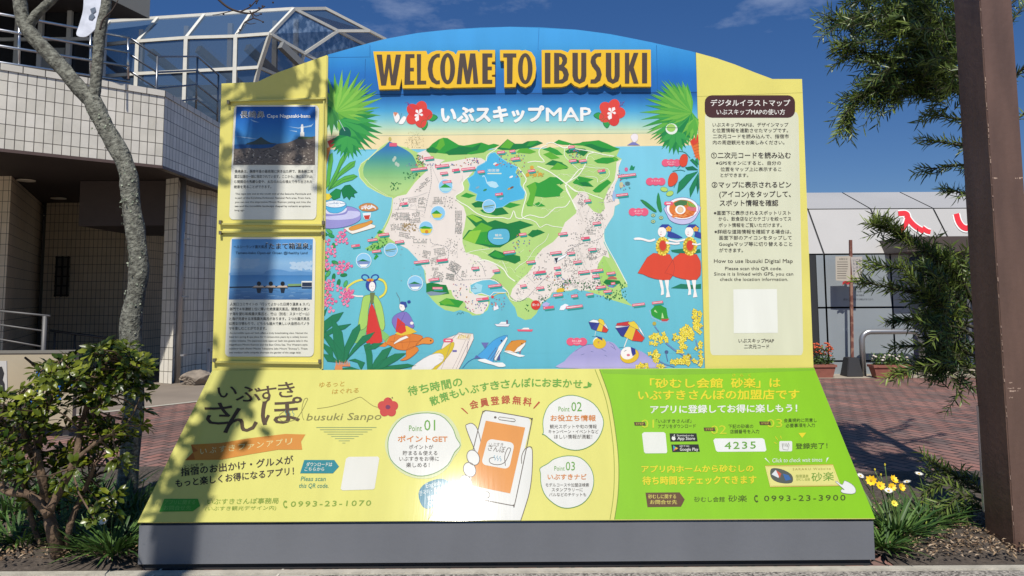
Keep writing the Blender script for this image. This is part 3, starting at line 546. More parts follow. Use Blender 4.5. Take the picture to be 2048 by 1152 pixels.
for x, y in ((160, 40), (190, 20), (140, 95), (205, 90), (180, 70), (60, 95), (100, 150), (65, 170), (110, 190), (50, 200), (45, 260), (80, 285), (140, 290), (175, 265), (205, 290), (235, 285), (160, 330), (185, 320), (45, 300), (60, 420), (95, 415), (45, 450), (90, 460), (65, 480), (150, 465), (80, 540), (55, 580), (110, 570), (40, 600), (90, 640), (60, 530), (190, 500), (215, 490), (245, 490), (180, 530), (200, 560), (230, 545), (210, 590), (250, 520), (225, 520)): blossom(x, y, 25)
# agave with saw edges
AG = '#1f7a52'
for s_ in ('150,1060 100,960 20,840 20,800 90,860 180,980', '150,1050 110,900 95,720 130,740 180,820 200,960 190,1060', '180,1060 200,930 260,800 320,750 325,790 290,880 240,960 210,1060', '200,1060 260,950 340,850 440,815 400,870 320,930 240,1010', '110,1050 60,980 20,930 20,900 100,950', '20,740 100,680 190,655 150,720 80,780 20,830', '20,830 120,770 250,750 200,790 110,820 20,870', '20,990 90,1000 160,1060 60,1050', '20,660 60,620 40,680 20,700', '330,1120 300,1060 230,1040 280,1030 360,1060', '380,1120 370,1000 350,920 400,900 420,1000 420,1110', '400,1120 440,1040 500,960 580,930 540,1010 460,1100', '420,1120 500,1040 600,990 690,985 620,1040 480,1120', '430,1125 560,1085 700,1070 770,1085 640,1110', '110,1115 250,1095 330,1120', '360,960 430,905 510,905 440,950'):
    P.poly(s_, AG, 6+random.random()*.8, ol='#15603f', ow=2)
for i in range(9): P.poly([(125+i*13, 1090), (130+i*13, 1040+random.uniform(-8, 15)), (140+i*13, 1090)], '#e08a5c', 7.2)
P.rect(120, 1090, 180, 1125, '#e0905c', 7)
# robed lady with ribbon loops
P.line('350,395 290,410 240,440 215,470 240,520', 16, '#e8dc58', 4.4, sm=4); P.line('350,395 290,410 240,440 215,470 240,520', 3, '#8a9a3c', 4.3, sm=4)
P.line('465,390 510,410 530,460 515,510 475,540', 20, '#8a9a3c', 4.2, sm=4); P.line('465,390 510,410 530,460 515,510 475,540', 15, '#e8dc58', 4.4, sm=4)
P.poly('345,540 330,620 305,760 330,800 380,760 385,660 400,580 415,520 430,580 445,650 470,760 500,805 520,760 500,620 470,550 440,520 380,520', '#a9d169', 4.8, sm=2, ol='#6a7a4a', ow=3)
P.poly('300,790 250,900 350,910 380,760 330,805', '#86c26e', 4.6); P.poly('470,760 500,870 530,900 560,850 500,800', '#86c26e', 4.6)
P.poly('410,590 385,700 370,900 430,905 500,890 470,740 440,640', '#d63a34', 5.2, sm=2, ol='#8a2a30', ow=2); P.poly('400,500 440,500 425,590 405,590', '#6f7a4a', 5.6)
P.line('345,530 300,530 250,520', 12, '#f1e6dc', 5)
P.ell(408, 440, 43, 50, '#2f4a9c', 5.8); P.ell(418, 452, 26, 40, '#f6efea', 6.2, ol='#5a5a6a', ow=2); P.line('410,448 418,450', 2, '#333344', 7); P.line('428,450 434,448', 2, '#333344', 7); P.line('418,472 426,472', 3, '#cc5555', 7)
for cx in (363, 440): P.ell(cx, 380, 34, 26, '#2f4a9c', 6, rot=18 if cx < 400 else -18); P.ell(cx, 380, 22, 15, '#6fc0d6', 6.4, rot=18 if cx < 400 else -18)
P.ell(402, 400, 30, 12, '#d9a02e', 6.6); P.ell(402, 404, 10, 8, '#d6453c', 6.9)
# man in violet robe sitting on a turtle
P.poly('520,900 560,850 640,830 740,830 820,850 800,890 760,930 700,960 620,955 575,930', '#dd7f35', 5, sm=3, ol='#a5522a', ow=3); P.poly('790,890 850,858 900,870 908,895 880,912 820,910 770,925', '#e58f3c', 5.2, sm=3, ol='#a5522a', ow=3)
P.ell(886, 885, 6, 6, '#3a2a2a', 6, n=8); P.poly('690,960 760,930 790,960 740,1010 690,1040 640,1042 690,1010', '#e08535', 5.1, sm=2, ol='#a5522a', ow=3); P.poly('520,895 470,930 520,935 560,910', '#e08535', 4.9)
for s_ in ('600,850 590,900 610,950', '660,845 655,900 665,950', '720,840 720,900 700,945', '560,890 640,900 780,890'): P.line(s_, 2, '#b05c2a', 5.8)
P.poly('600,830 700,760 775,815 730,830 650,845', '#e3c23c', 5.6); P.poly('620,700 680,750 690,810 650,830 605,810', '#d63a34', 6); P.poly('610,800 575,740 590,690 640,660 690,655 730,700 755,770 730,785 690,760 640,760 620,790', '#8274bd', 5.8, sm=2, ol='#4a4a8a', ow=2)
P.poly('690,845 640,865 595,900 590,915 610,905 660,880 710,860', '#f4ece4', 6.2, ol='#a08a7a', ow=2); P.line('680,665 640,750', 2, '#4a4a8a', 6.6)
P.ell(660, 610, 26, 38, '#f6efea', 6, ol='#5a5a6a', ow=2); P.poly('636,590 650,572 690,575 698,610 680,625 672,600', '#2f4a9c', 6.4); P.ell(712, 574, 14, 12, '#2f4a9c', 6.5); P.line('645,615 655,613', 2, '#333344', 7)
P.line('640,580 635,545 620,520 612,500', 4, '#6a7078', 5, sm=3)
P.ell(735, 745, 14, 12, '#f4ece4', 6.3)
# bonito flakes box with hand
P.poly('1000,870 1110,830 1200,870 1140,1000 1085,1120 880,1120 960,980', '#eee2da', 5, ol='#8a7a80', ow=3)
P.o(880, 460, 4)
P.poly('100,870 150,820 265,830 270,870 205,1010 150,1115 10,1115 60,990', '#efe3da', 5.2, ol='#8a7a80', ow=3); P.poly('130,870 180,828 250,838 225,880', '#d9b23a', 5.8, ol='#9a7a2a', ow=2)
for i in range(12): P.line([(140+i*8, 868), (150+i*8+random.uniform(-8, 14), 838)], 4, random.choice(['#e8cf5a', '#c99a2a']), 6.2)
P.line('205,880 150,1010 100,1110', 2, '#8a7a80', 6); P.line('225,890 215,980', 3, '#4a4a6a', 6); P.rect(100, 960, 135, 976, '#6f6aa8', 6.2)
P.poly('-60,990 20,950 90,900 115,905 100,960 40,1040 -30,1115 -60,1115', '#dcc034', 6, sm=2, ol='#9a852a', ow=2); P.poly('-230,1120 -180,1060 -80,1000 0,985 30,1010 20,1050 -40,1090 -80,1120', '#eeeae8', 6.6, sm=2, ol='#9a8a88', ow=2)
P.line('-10,1005 25,1010', 2, '#a09090', 7); P.line('-10,1030 20,1035', 2, '#a09090', 7)
P.rrect(25, 868, 105, 898, 14, '#e25d78', 6.8); P.rect(45, 878, 88, 888, '#f6dfe0', 7.2)
# leaping fish
P.line('180,1105 230,1050 290,1020', 4, '#2f6fae', 5, sm=3)
P.poly('290,1020 350,960 420,890 480,855 540,842 520,890 480,950 430,1020 420,1060 350,1030', '#4aa2dc', 5.4, sm=2, ol='#2a5a8a', ow=2); P.poly('430,1030 470,930 535,850 540,870 500,950 450,1050', '#f0f0ee', 6, ol='#2a5a8a', ow=2)
for i in range(4): P.line([(385+i*20, 1030+i*6), (450+i*12, 940+i*12)], 4, '#5a5f88', 6.5)
P.poly('360,950 330,900 390,900', '#6a6fae', 5.2); P.poly('460,1040 480,980 480,1040', '#4a5a9a', 6.6); P.ell(492, 885, 7, 7, '#1f2a4a', 7, n=8); P.poly('290,1000 270,1030 330,1025', '#5a6fae', 5.2)
P.poly('300,1040 360,1030 430,1060 500,1060 525,1090 470,1095 430,1080 350,1060', '#f1f1ef', 6.6, sm=2)
P.poly('520,960 560,900 620,880 690,885 660,930 610,980 560,975', '#d98f38', 5.4, sm=2, ol='#8a5a2a', ow=2); P.poly('590,980 620,940 685,895 680,920 640,970', '#f0ece4', 6, ol='#8a5a2a', ow=2); P.ell(655, 908, 5, 5, '#2a2a2a', 6.6, n=7); P.poly('560,905 570,885 640,880 610,890', '#c0762a', 5.2)
P.poly('510,970 560,965 620,990 680,1005 640,1015 600,1005', '#f1f1ef', 6.6, sm=2); P.poly('630,975 650,960 640,1000', '#8a6a8a', 6.8)
# boats
P.poly('435,752 560,752 545,772 455,770', '#eceaf0', 5, ol='#8a8aa8', ow=2); P.poly('470,752 490,735 530,735 540,752', '#f4f2f4', 5.4, ol='#a88', ow=1) if False else P.poly('470,752 490,735 530,735 540,752', '#f4f2f4', 5.4); P.rect(530, 720, 543, 750, '#7a5a78', 5.8)
P.poly('615,795 745,795 735,812 625,810', '#e26078', 5); P.poly('650,795 670,782 710,782 715,795', '#f2ece8', 5.2)
P.line('135,680 150,660 165,672 180,655 190,670', 3, '#4a6a7a', 5, sm=3)
P.poly('430,610 460,600 470,630 430,645', '#eceaf0', 5); P.rect(440, 580, 452, 612, '#d08a8a', 5.2); P.line('420,535 460,510 515,505', 5, '#e8d048', 5.2, sm=3); P.ell(420, 535, 11, 11, '#d6453c', 5.6)
P.poly('915,230 960,215 1010,190 1040,170 1000,215 940,250 920,270', '#f2f4f4', 5, ol='#6a7a8a', ow=2); P.poly('915,225 945,222 930,270', '#2a3244', 5.6)
P.poly('965,610 1000,590 1030,600 990,640 955,640', '#eceef4', 5); P.poly('930,480 960,462 1000,470 985,495 935,500', '#e0bc32', 5); P.poly('820,590 850,575 880,590 860,615 820,610', '#b9aedc', 5)
P.line('270,450 295,468 250,470', 2, '#3a4a6a', 5)
# sand bath, parasols
P.o(1124, 460, 4)
P.grad('0,1108 20,1050 80,985 160,930 230,915 300,905 370,890 420,910 470,960 540,960 620,965 680,1000 750,1060 800,1104', [(890, '#a9a2d2'), (1000, '#a59fd0'), (1104, '#b9b2de')], 4.4, 10, sm=3)
P.line('0,1100 60,1010 160,935 240,915 330,960 380,985', 2.5, '#4a5a8a', 5, sm=3); P.line('200,1100 300,1040 420,1010 470,1020', 2.5, '#4a5a8a', 5, sm=3)
for s_ in ('380,900 410,920 430,960', '390,930 420,950', '230,970 250,975', '340,1000 360,1010', '150,1000 180,990'): P.line(s_, 2.5, '#4a5a8a', 5)
def parasol(q):
    P.o(1124, 460, 4)
    for s_, c in q: P.poly(s_, c, 6, ol='#3a3a6a', ow=2)
parasol((('212,735 280,742 235,790', '#2f3a8c'), ('212,735 250,715 300,725 290,745', '#eceef0'), ('280,742 300,745 275,805 235,790', '#3a4496'), ('300,745 330,765 320,815 275,805', '#e3c23c'), ('330,765 370,800 355,820 318,815', '#d6402e'), ('285,725 300,708 330,720 350,770 330,765 300,745', '#e8cc40'), ('345,745 372,798 335,765', '#eceef0')))
P.line('272,800 262,850', 3, '#e8e4dc', 5.6); P.line('240,852 285,848', 2, '#4a5a8a', 5.6)
parasol((('425,780 540,765 480,850', '#33388c'), ('428,770 440,745 535,730 545,765', '#c8383a'), ('425,780 432,765 540,765 500,800', '#eceef0'), ('540,765 590,790 560,885 485,845', '#e3c23c'), ('430,785 540,768 490,855 470,845', '#33388c'), ('590,790 660,865 640,893 560,885', '#d6402e'), ('525,740 575,728 605,760 620,800 590,790 545,768', '#e8cc40'), ('600,755 635,800 662,860 620,805', '#eceef0')))
P.line('525,860 495,940', 7, '#ece8e0', 5.6); P.line('455,940 500,936', 2, '#4a5a8a', 5.6)
P.ell(300, 905, 52, 44, '#e3bd2e', 6, ol='#8a6a2a', ow=2); P.ell(285, 893, 38, 36, '#f6efea', 6.6, rot=-20); P.poly('270,848 320,860 325,885 290,868', '#33458c', 7); P.line('285,895 300,893', 3, '#333344', 7.2); P.ell(292, 903, 7, 4, '#d66a7a', 7.2, n=8)
P.ell(540, 1005, 76, 60, '#e3bd2e', 6, rot=-15, ol='#8a6a2a', ow=2); P.ell(525, 985, 56, 50, '#f6efea', 6.6, rot=-15); P.poly('548,935 585,950 590,990 565,1010 555,980', '#33388c', 7); P.line('495,970 515,962', 3, '#333344', 7.2); P.ell(530, 1000, 14, 10, '#d97a8a', 7.2, n=10); P.line('500,1008 515,1012', 3, '#c55', 7.2) if False else None
def cloudplate(o, cx, cy, w_, h_, l1, l2):
    P.o(o[0], o[1], 4)
    for k in (-1, 0, 1): P.ell(cx+k*w_*.3, cy, w_*.22, h_*.52, '#e8607f', 6+k*.1, n=14)
    P.rrect(cx-w_*.45, cy-h_*.36, cx+w_*.45, cy+h_*.36, h_*.3, '#e8607f', 6.3)
    P.text(l1, cx-w_*.24, cy+2, cx+w_*.24, h_*.26, '#f8e8e8', 7); P.text(l2, cx-w_*.16, cy+h_*.24, cx+w_*.16, h_*.12, '#f8e8e8', 7)
cloudplate(f_, 118, 893, 160, 62, '砂むし温泉', 'Sand bath')
cloudplate(c_, 890, 583, 150, 58, 'マンゴー', 'Mango'); cloudplate(c_, 765, 733, 152, 60, 'ソラマメ', 'Broad bean'); cloudplate(c_, 628, 976, 154, 62, 'オクラ', 'Okra')
# hibiscus pair, butterfly, map title
def hibiscus(o, cx, cy, r, flip=1, kb=1):
    P.o(o[0], o[1], 4)
    for k in range(5): a = R(-70+k*72); P.ell(cx+r*.55*math.cos(a), cy+r*.55*math.sin(a), r*.62, r*.5, random.choice(['#df4638', '#d93c34']), 5+k*.05, rot=math.degrees(a))
    for a, L in ((-60, .4), (10, .3), (110, .5), (160, .3), (-120, .35)):
        a = R(a); P.poly([(cx, cy), (cx+r*L*math.cos(a-.4), cy+r*L*math.sin(a-.4)), (cx+r*L*1.3*math.cos(a), cy+r*L*1.3*math.sin(a)), (cx+r*L*math.cos(a+.4), cy+r*L*math.sin(a+.4))], '#f8f0ee', 6)
def hleaf(s_): P.poly(s_, '#2f9a4a', 4.6, sm=3, ol='#1a6a3a', ow=3)
hibiscus(a_, 790, 195, 95); hleaf('860,225 900,195 942,218 900,250'); hleaf('815,255 850,240 862,280 832,322 808,290'); P.line('745,155 715,130 700,100', 4, '#8a4a8a', 5)
for i in range(8): P.ell(705+random.uniform(-20, 20), 112+random.uniform(-18, 18), 3, 3, '#7a4a9a', 5.4, n=5)
P.poly('588,180 625,185 640,230 610,265 592,225', '#f4f2ee', 5, sm=2, ol='#8a8a9a', ow=2); P.poly('588,178 625,182 600,215', '#d98a6a', 5.4); P.poly('640,245 670,210 690,225 665,272 630,270', '#f4f2ee', 5.2, sm=2, ol='#8a8a9a', ow=2); P.line('640,235 655,185', 2, '#4a5a8a', 5)
hibiscus(c_, 412, 180, 95); hleaf('268,205 310,180 352,215 320,238'); hleaf('345,245 370,230 398,265 378,305 350,280'); P.line('470,140 500,110 515,90', 4, '#8a4a8a', 5)
for i in range(8): P.ell(498+random.uniform(-20, 20), 112+random.uniform(-18, 18), 3, 3, '#7a4a9a', 5.4, n=5)
P.o(880, 180, 4)
P.text('いぶスキップ', 15, 262, 830, 128, '#f0efec', 7, y1=256, bold=.085); P.text('MAP', 850, 250, 1207, 108, '#f0efec', 7, y1=246, bold=.05)
# small volcano and smoke, garden bits on the sea at the right
P.o(1120, 180, 4)
P.poly('535,443 575,418 600,418 640,443', '#7a7cb8', 4); P.poly('585,415 565,375 590,350 620,360 622,395 605,415', '#eee4e6', 4, sm=3, ol='#9a8aa8', ow=2)
P.poly('555,640 565,610 575,600 585,615 600,610 590,640', '#1f8a5a', 5); P.ell(530, 635, 14, 16, '#d46a94', 5); P.ell(490, 760, 16, 24, '#c9c49a', 5); P.ell(540, 748, 22, 16, '#6a98a0', 5)
for i in range(10): P.line([(525+i*3, 735), (528+i*3, 760)], 1.5, '#2f5f6a', 5.4)
P.poly('430,800 445,830 440,880 425,890 415,850', '#9fb9dc', 4.5)
# mangoes, beans, okra, bowl
for s_, c in (('955,560 975,520 1005,515 1022,545 1010,600 980,615 958,595', '#dd4a2e'), ('865,720 885,672 920,660 942,690 935,735 900,768 868,765', '#e0502f')): P.poly(s_, c, 6.6, sm=4, ol='#a83a2a', ow=2)
for s_ in ('900,650 960,640 1000,650', '940,630 970,600', '950,490 1000,500 1040,545', '910,780 930,740'): P.line(s_, 4, '#2a7a5a', 5.6, sm=3)
for s_ in ('1100,620 1040,560 1060,550 1100,590', '1105,640 1020,640 1000,620 1060,610', '1105,650 1010,680 950,740 935,830 990,780 1050,710', '1108,660 1060,740 1035,790 1040,860 1070,800 1105,720', '1108,680 1090,760 1100,830 1112,780', '1108,600 1080,560 1100,540'): P.poly(s_, random.choice(['#1f8250', '#2a9456', '#17704a']), 5.8, ol='#0f5a3a', ow=2)
P.ell(832, 795, 30, 18, '#b5d46a', 5, rot=10, ol='#5a8a3a', ow=2); P.ell(878, 828, 30, 20, '#b5d46a', 5, rot=-20, ol='#5a8a3a', ow=2)
P.poly('642,878 690,895 770,965 755,975 690,930', '#2f8a48', 5, sm=2, ol='#1a5a32', ow=2); P.poly('785,820 800,870 815,965 795,972 772,900', '#2f8a48', 5, sm=2, ol='#1a5a32', ow=2)
for x, y in ((745, 1002), (745, 1052), (808, 1022)): P.ell(x, y, 18, 14, '#b8c99a', 5, n=7, ol='#4a7a5a', ow=3); P.ell(x, y, 6, 5, '#5a8a5a', 5.6, n=6)
P.poly('848,930 1108,920 1100,1000 1050,1060 970,1076 890,1050 855,1000', '#c9c4e6', 5, sm=3, ol='#5a5a9a', ow=3); P.ell(978, 948, 128, 88, '#f3f1f4', 5.6, n=28, ol='#6a6aa8', ow=3); P.ell(980, 952, 108, 74, '#e07b36', 6, n=26)
P.poly('910,905 960,880 1020,885 1010,920 960,935 920,930', '#4a7a48', 6.4); P.poly('1010,885 1080,920 1090,940 1030,930', '#9ab84a', 6.4); P.poly('1030,930 1090,940 1090,975 1040,965 1010,950', '#d9707a', 6.5)
for i in range(30): P.ell(980+random.uniform(-85, 85), 985+random.uniform(-20, 40)*.8, 14, 5, random.choice(['#e98c48', '#d0682a', '#f0a05a']), 6.3, rot=random.uniform(-40, 40), n=6)
for i in range(6): P.line([(1018+i*12, 888+i*8), (1010+i*10, 928+i*3)], 3, '#3f7a3a', 6.8)
P.ell(962, 958, 42, 36, '#f6f4ee', 6.9); P.ell(962, 958, 24, 24, '#eec99a', 7.3, ol='#c98a5a', ow=2); P.rrect(832, 893, 905, 922, 14, '#e8607f', 7); P.rect(850, 902, 885, 912, '#f6dfe0', 7.3)
# dancers in red skirts
P.o(1124, 460, 4)
def dancer(dx, clip=None):
    cl = (lambda s_: [(min(x+dx, clip) if clip else x+dx, y) for x, y in S(s_)])
    P.poly(cl('730,185 680,220 640,285 605,345 650,355 690,375 740,390 800,400 860,398 890,360 900,300 890,250 860,195 800,190'), '#dd4a30', 5.2, sm=0, ol='#8a3a3a', ow=2)
    P.poly(cl('775,398 800,400 812,460 815,515 790,522 795,480'), '#f6efec', 5); P.poly(cl('820,400 855,400 850,470 865,535 830,540 838,490'), '#f6efec', 5)
    P.ell(cl('806,0')[0][0], 130, 55, 75, '#b8962a', 5.8, n=18); P.ell(cl('806,0')[0][0], 125, 28, 42, '#d6432e', 6.2)
    for i in range(34):
        a = i*.1848*2+.1*(i//17); q = .82 if i%2 else 1.02; P.ell(cl(f'{806+50*q*math.cos(a)},0')[0][0], 130+68*q*math.sin(a), 8.5, 8, random.choice(['#f4de58', '#eccb3a', '#f7e66c']), 6.4, n=6)
    P.poly(cl('790,60 820,62 822,95 790,95'), '#f6efec', 5.7)
    P.ell(cl('800,0')[0][0], 15, 34, 42, '#f6efec', 6.2); P.poly(cl('775,-20 800,-45 850,-45 880,-20 870,20 850,40 840,0 810,-22'), '#33459a', 6.6)
    P.poly(cl('850,10 890,20 920,35 965,60 930,68 870,62 840,50'), '#33459a', 6.1)
    for k in range(5): a = R(k*72-90); P.ell(cl(f'{852+13*math.cos(a)},0')[0][0], -8+13*math.sin(a), 11, 9, '#eab23a', 7, rot=math.degrees(a), n=8)
    P.line(cl('788,18 796,16'), 2.5, '#3a3a4a', 7); P.ell(cl('790,0')[0][0], 35, 6, 4, '#e08a8a', 7, n=6)
P.poly('870,160 960,150 1000,160 980,190 1100,150 1110,180 1000,200 880,175', '#1f7a5a', 4.4); P.poly('880,240 950,210 1000,230 900,255', '#1f7a5a', 4.4); P.poly('870,465 950,430 1050,440 1112,430 1112,470 980,470', '#1f7a5a', 4.4)
dancer(0); P.line('745,75 700,88 650,75 610,68 580,72', 17, '#f6efec', 5.6, sm=3); P.poly('620,60 570,70 580,78 625,80', '#f6efec', 5.6); P.line('830,100 900,110 940,105', 16, '#f6efec', 6.9, sm=2); P.line('850,75 920,90 985,75', 14, '#f6efec', 5.6, sm=2)
dancer(217, 1112); P.line('1040,110 1080,118 1108,110', 13, '#f6efec', 6.9)
# yellow rape blossom
P.line('1120,1080 1000,1020 900,960 830,905', 12, '#6a84b4', 5.4); P.line('740,770 775,815', 8, '#6a84b4', 5.4); P.line('845,1050 830,980', 7, '#5a6fa0', 5.4); P.line('760,1040 830,1075 900,1095', 8, '#6a84b4', 5.4); P.line('1070,880 1085,960', 8, '#6a84b4', 5.4); P.line('1040,700 1125,790', 8, '#6a84b4', 5.4)
def rape(cx, cy, rx, ry, n):
    for i in range(int(n*.75)):
        a = random.uniform(0, 6.28); r_ = math.sqrt(random.random()); x, y = cx+rx*r_*math.cos(a), min(cy+ry*r_*math.sin(a), 1092)
        if x > 1118: continue
        for k in range(4):
            b = k*1.57+a; P.ell(x+10*math.cos(b), y+10*math.sin(b), 11, 8, '#8f7a34', 5.6+i*.01, rot=math.degrees(b), n=7); P.ell(x+10*math.cos(b), y+10*math.sin(b), 9, 6.4, random.choice(['#f2dc4c', '#ecd03a', '#f6e66a']), 6+i*.02, rot=math.degrees(b), n=7)
        P.ell(x, y, 3.5, 3.5, '#8a9a3a', 7.2, n=5)
for q in ((740, 870, 45, 50, 16), (800, 860, 35, 35, 10), (820, 870, 30, 30, 6), (740, 1010, 62, 48, 26), (1030, 820, 80, 60, 40), (940, 860, 48, 45, 18), (960, 950, 40, 38, 14), (1080, 690, 45, 45, 16), (1110, 940, 40, 48, 18), (1000, 1040, 60, 34, 20), (900, 1045, 45, 26, 12), (1100, 1040, 30, 40, 12), (640, 1088, 55, 14, 14), (780, 1090, 40, 8, 8), (1070, 760, 40, 40, 12), (1060, 650, 20, 20, 5)): rape(*q)
P.ell(738, 748, 16, 16, '#b8a84a', 6, n=8); P.ell(835, 975, 16, 14, '#4a5f88', 6, n=7)
P.build('map_print', ink_b, map_board)
# ------------------------------------------------------------------ raised title letters
GOLD = mat('title_yellow', [x*.85 for x in lin('#f0bf12')], .4, coat=.1); BRN = mat('title_brown', lin('#3a2a21'), .55)
P = Print((0, YB-.034, 0), NB, 1); P.o(720, 80, 3.4133)
def tp(s, l=0): return [P.pt(x, y, l) for x, y in (S(s) if isinstance(s, str) else s)]
tb = B()
for k, s_ in enumerate(('90,78 452,75 462,100 490,82 520,73 545,72 570,78 600,70 640,82 655,100 668,72 800,70 815,85 818,68 922,68 922,145 900,148 900,165 922,170 922,235 900,238 900,250 922,252 922,320 640,325 615,328 590,328 565,322 545,328 505,325 480,318 472,328 290,330 284,262 268,335 130,338',
    '955,68 1090,68 1105,72 1130,68 1170,82 1195,120 1203,195 1195,260 1170,305 1130,325 1095,312 1070,285 1062,320 985,322 983,142 957,140',
    '1240,68 1375,68 1420,85 1432,66 1568,66 1575,85 1600,66 1985,66 1987,318 1785,318 1780,300 1765,318 1725,328 1690,312 1668,295 1655,310 1620,322 1560,320 1555,300 1530,318 1500,325 1465,312 1440,290 1410,312 1375,320 1242,322')):
    prism(tb, tp(s_), NB, .034, 0)
title = obj('title_lettering', tb, GOLD, map_board)
tb = B()
def el(cx, cy, rx, ry, n=28): return [(cx+rx*math.cos(2*math.pi*k/n), cy+ry*math.sin(2*math.pi*k/n)) for k in range(n)]
def U_(x): return f'{1450+x},88 {1487+x},88 {1487+x},240 {1490+x},262 {1498+x},270 {1506+x},262 {1510+x},240 {1510+x},88 {1545+x},88 {1545+x},245 {1535+x},280 {1498+x},299 {1462+x},280 {1450+x},245'
for s_, h in (('113,100 150,100 165,240 185,100 207,100 222,240 245,100 280,100 245,308 212,308 197,190 178,310 145,310', ()),
    ('310,97 372,97 372,122 343,122 343,190 368,190 368,213 343,213 343,278 370,278 370,303 303,305', ()), ('388,97 417,97 415,278 452,278 452,302 390,304', ()),
    ('545,93 520,95 490,115 470,150 462,197 470,250 490,285 520,302 545,300 545,275 525,278 505,255 497,225 495,195 500,160 510,132 525,118 545,118', ()),
    (el(598, 195, 51, 106), [el(598, 195, 18, 80)]), ('682,92 718,92 735,210 752,92 787,92 808,298 775,298 768,180 748,298 722,298 702,180 692,300 660,300', ()),
    ('835,92 903,92 903,118 872,118 872,182 900,182 900,205 872,205 872,272 903,272 903,298 835,298', ()), ('978,92 1067,92 1067,118 1043,118 1040,298 1003,298 1003,118 978,118', ()),
    (el(1128, 195, 50, 105), [el(1128, 195, 18, 81)]), ('1262,88 1300,88 1300,297 1262,297', ()),
    ('1325,88 1370,90 1400,102 1414,125 1412,155 1393,180 1415,200 1426,235 1418,272 1385,295 1325,297', [S('1360,112 1375,116 1383,140 1375,165 1360,172'), S('1360,205 1380,212 1391,240 1382,266 1360,273')]),
    (U_(0), ()), ('1647,88 1605,92 1580,115 1573,150 1585,180 1612,215 1615,245 1600,268 1575,270 1572,296 1610,296 1640,275 1650,235 1640,195 1612,160 1608,130 1620,115 1645,112', ()),
    (U_(228), ()), ('1808,88 1838,88 1838,175 1868,88 1900,88 1868,185 1902,297 1868,297 1840,205 1838,297 1808,297', ()), ('1925,88 1960,88 1960,295 1925,295', ())):
    prism(tb, tp(s_, 4), NB, .0015, 0, holes=[tp(q, 4) for q in h])
obj('letter_face', tb, BRN, title)

# ------------------------------------------------------------------ the two photograph plates on the left panel
def bar3(bm, P_, a, b, w_, d):                          # a small metal channel between two pixels of the board
    p0, p1 = P_.pt(*a, 0), P_.pt(*b, 0); p0 = p0+NB*d/2; p1 = p1+NB*d/2; bar(bm, p0, p1, d, w_, 0)
left_panel = [o for o in bpy.data.objects if o.name == 'side_panel'][0]; right_panel = bpy.data.objects['side_panel.001']
RAIL = mat('rail_metal', lin('#c9c06c'), .35, metal=.2)
rb = B(); PW.o(0, 0, 1)
bar3(rb, PW, (456, 203), (652, 197.5), .012, .02); bar3(rb, PW, (441, 448), (648, 450), .012, .02); bar3(rb, PW, (441, 464), (648, 463), .012, .02); bar3(rb, PW, (430, 723), (641, 726), .014, .02); bar3(rb, PW, (648.5, 200), (642, 724), .010, .012); bar3(rb, PW, (655, 112), (645, 738), .012, .006)
obj('mounting_rail', rb, RAIL, left_panel)
CLIP = mat('clip_dark', (.12, .11, .08), .5)
for x, y in ((459, 206), (443, 445), (648, 446), (443, 466), (647, 467), (431, 720), (641, 722)):
    cb = B(); p = PW.pt(x, y, 0); box(cb, p.x-.008, p.x+.008, p.y-.03, p.y, p.z-.012, p.z+.012); obj('corner_clip', cb, CLIP, left_panel)
P = Print((0, YB-.003, 0), NB, KB)
P.o(430, 150, 3.84)
P.rrect(0, 0, 1, 1, .045, '#e3e1d3', 1, q=((148, 232), (800, 232), (778, 1110), (108, 1110)))
P.grad('165,243 772,243 768,690 140,690', [(243, '#174f9c'), (330, '#1c62b2'), (430, '#2f78bd'), (520, '#4b8cc0'), (540, '#2d5f92'), (600, '#33485c'), (690, '#4d463f')], 2, 16)
P.poly('148,560 768,545 768,690 140,690', '#5a5148', 3); P.poly('148,536 470,526 470,560 300,565 148,566', '#1f4f86', 3.4)
P.poly('235,535 300,508 345,482 356,478 380,495 430,522 475,530', '#3d4a46', 3.8, sm=2)
P.poly('150,575 250,560 330,570 440,555 480,530 560,520 600,505 650,480 700,485 770,470 768,690 140,690', '#6e635a', 4.2)
for i in range(420):
    x, y = random.uniform(150, 760), random.uniform(500, 685)
    if y < 565 - max(0, (x-430))*.2: continue
    P.poly([(x+random.uniform(-14, 14), y+random.uniform(-8, 8)) for k in range(4)], random.choice(['#8f8376', '#a5988a', '#4a423b', '#6a5f55', '#3a342f', '#b5a898', '#cfc4b6', '#2c2723']), 4.6+random.random()*.8)
for i in range(30): P.poly([(650+random.uniform(-20, 110), 480+random.uniform(-8, 14)) for k in range(3)], random.choice(['#3f5236', '#5a6a48']), 5.4)
P.rect(660, 395, 680, 455, '#eeeeea', 5); P.rect(656, 440, 686, 472, '#e4e4de', 5.2); P.ell(670, 390, 8, 12, '#d8dadc', 5.4)
for s_ in ('560,395 640,405 740,385 760,370 740,398 640,412', '570,425 630,430 630,440', '150,470 260,480 330,492 260,488', '270,340 300,360 340,365'): P.poly(s_, '#9cbbd8', 3.3)
P.text('長崎鼻', 197, 330, 380, 52, '#f2f2ee', 5.6, bold=.045); P.text('長崎鼻', 200, 328, 377, 50, '#18202c', 6, bold=.034); P.text('Cape Nagasaki-bana', 400, 328, 735, 27, '#f2f2ee', 6, bold=.03)
for i, t in enumerate(('長崎鼻は、薩摩半島の最南端に突き出た岬で、霧島錦江湾', '国立公園の一部に指定されています。ここから、海になだれ込', 'む開聞岳の秀麗な姿や、太古の火山の噴火で作り出された', '絶景を見ることができます。')): P.text(t, 152-i*1.5, 752+i*39.5, (752, 749, 747, 432)[i], 24, '#45423c', 3)
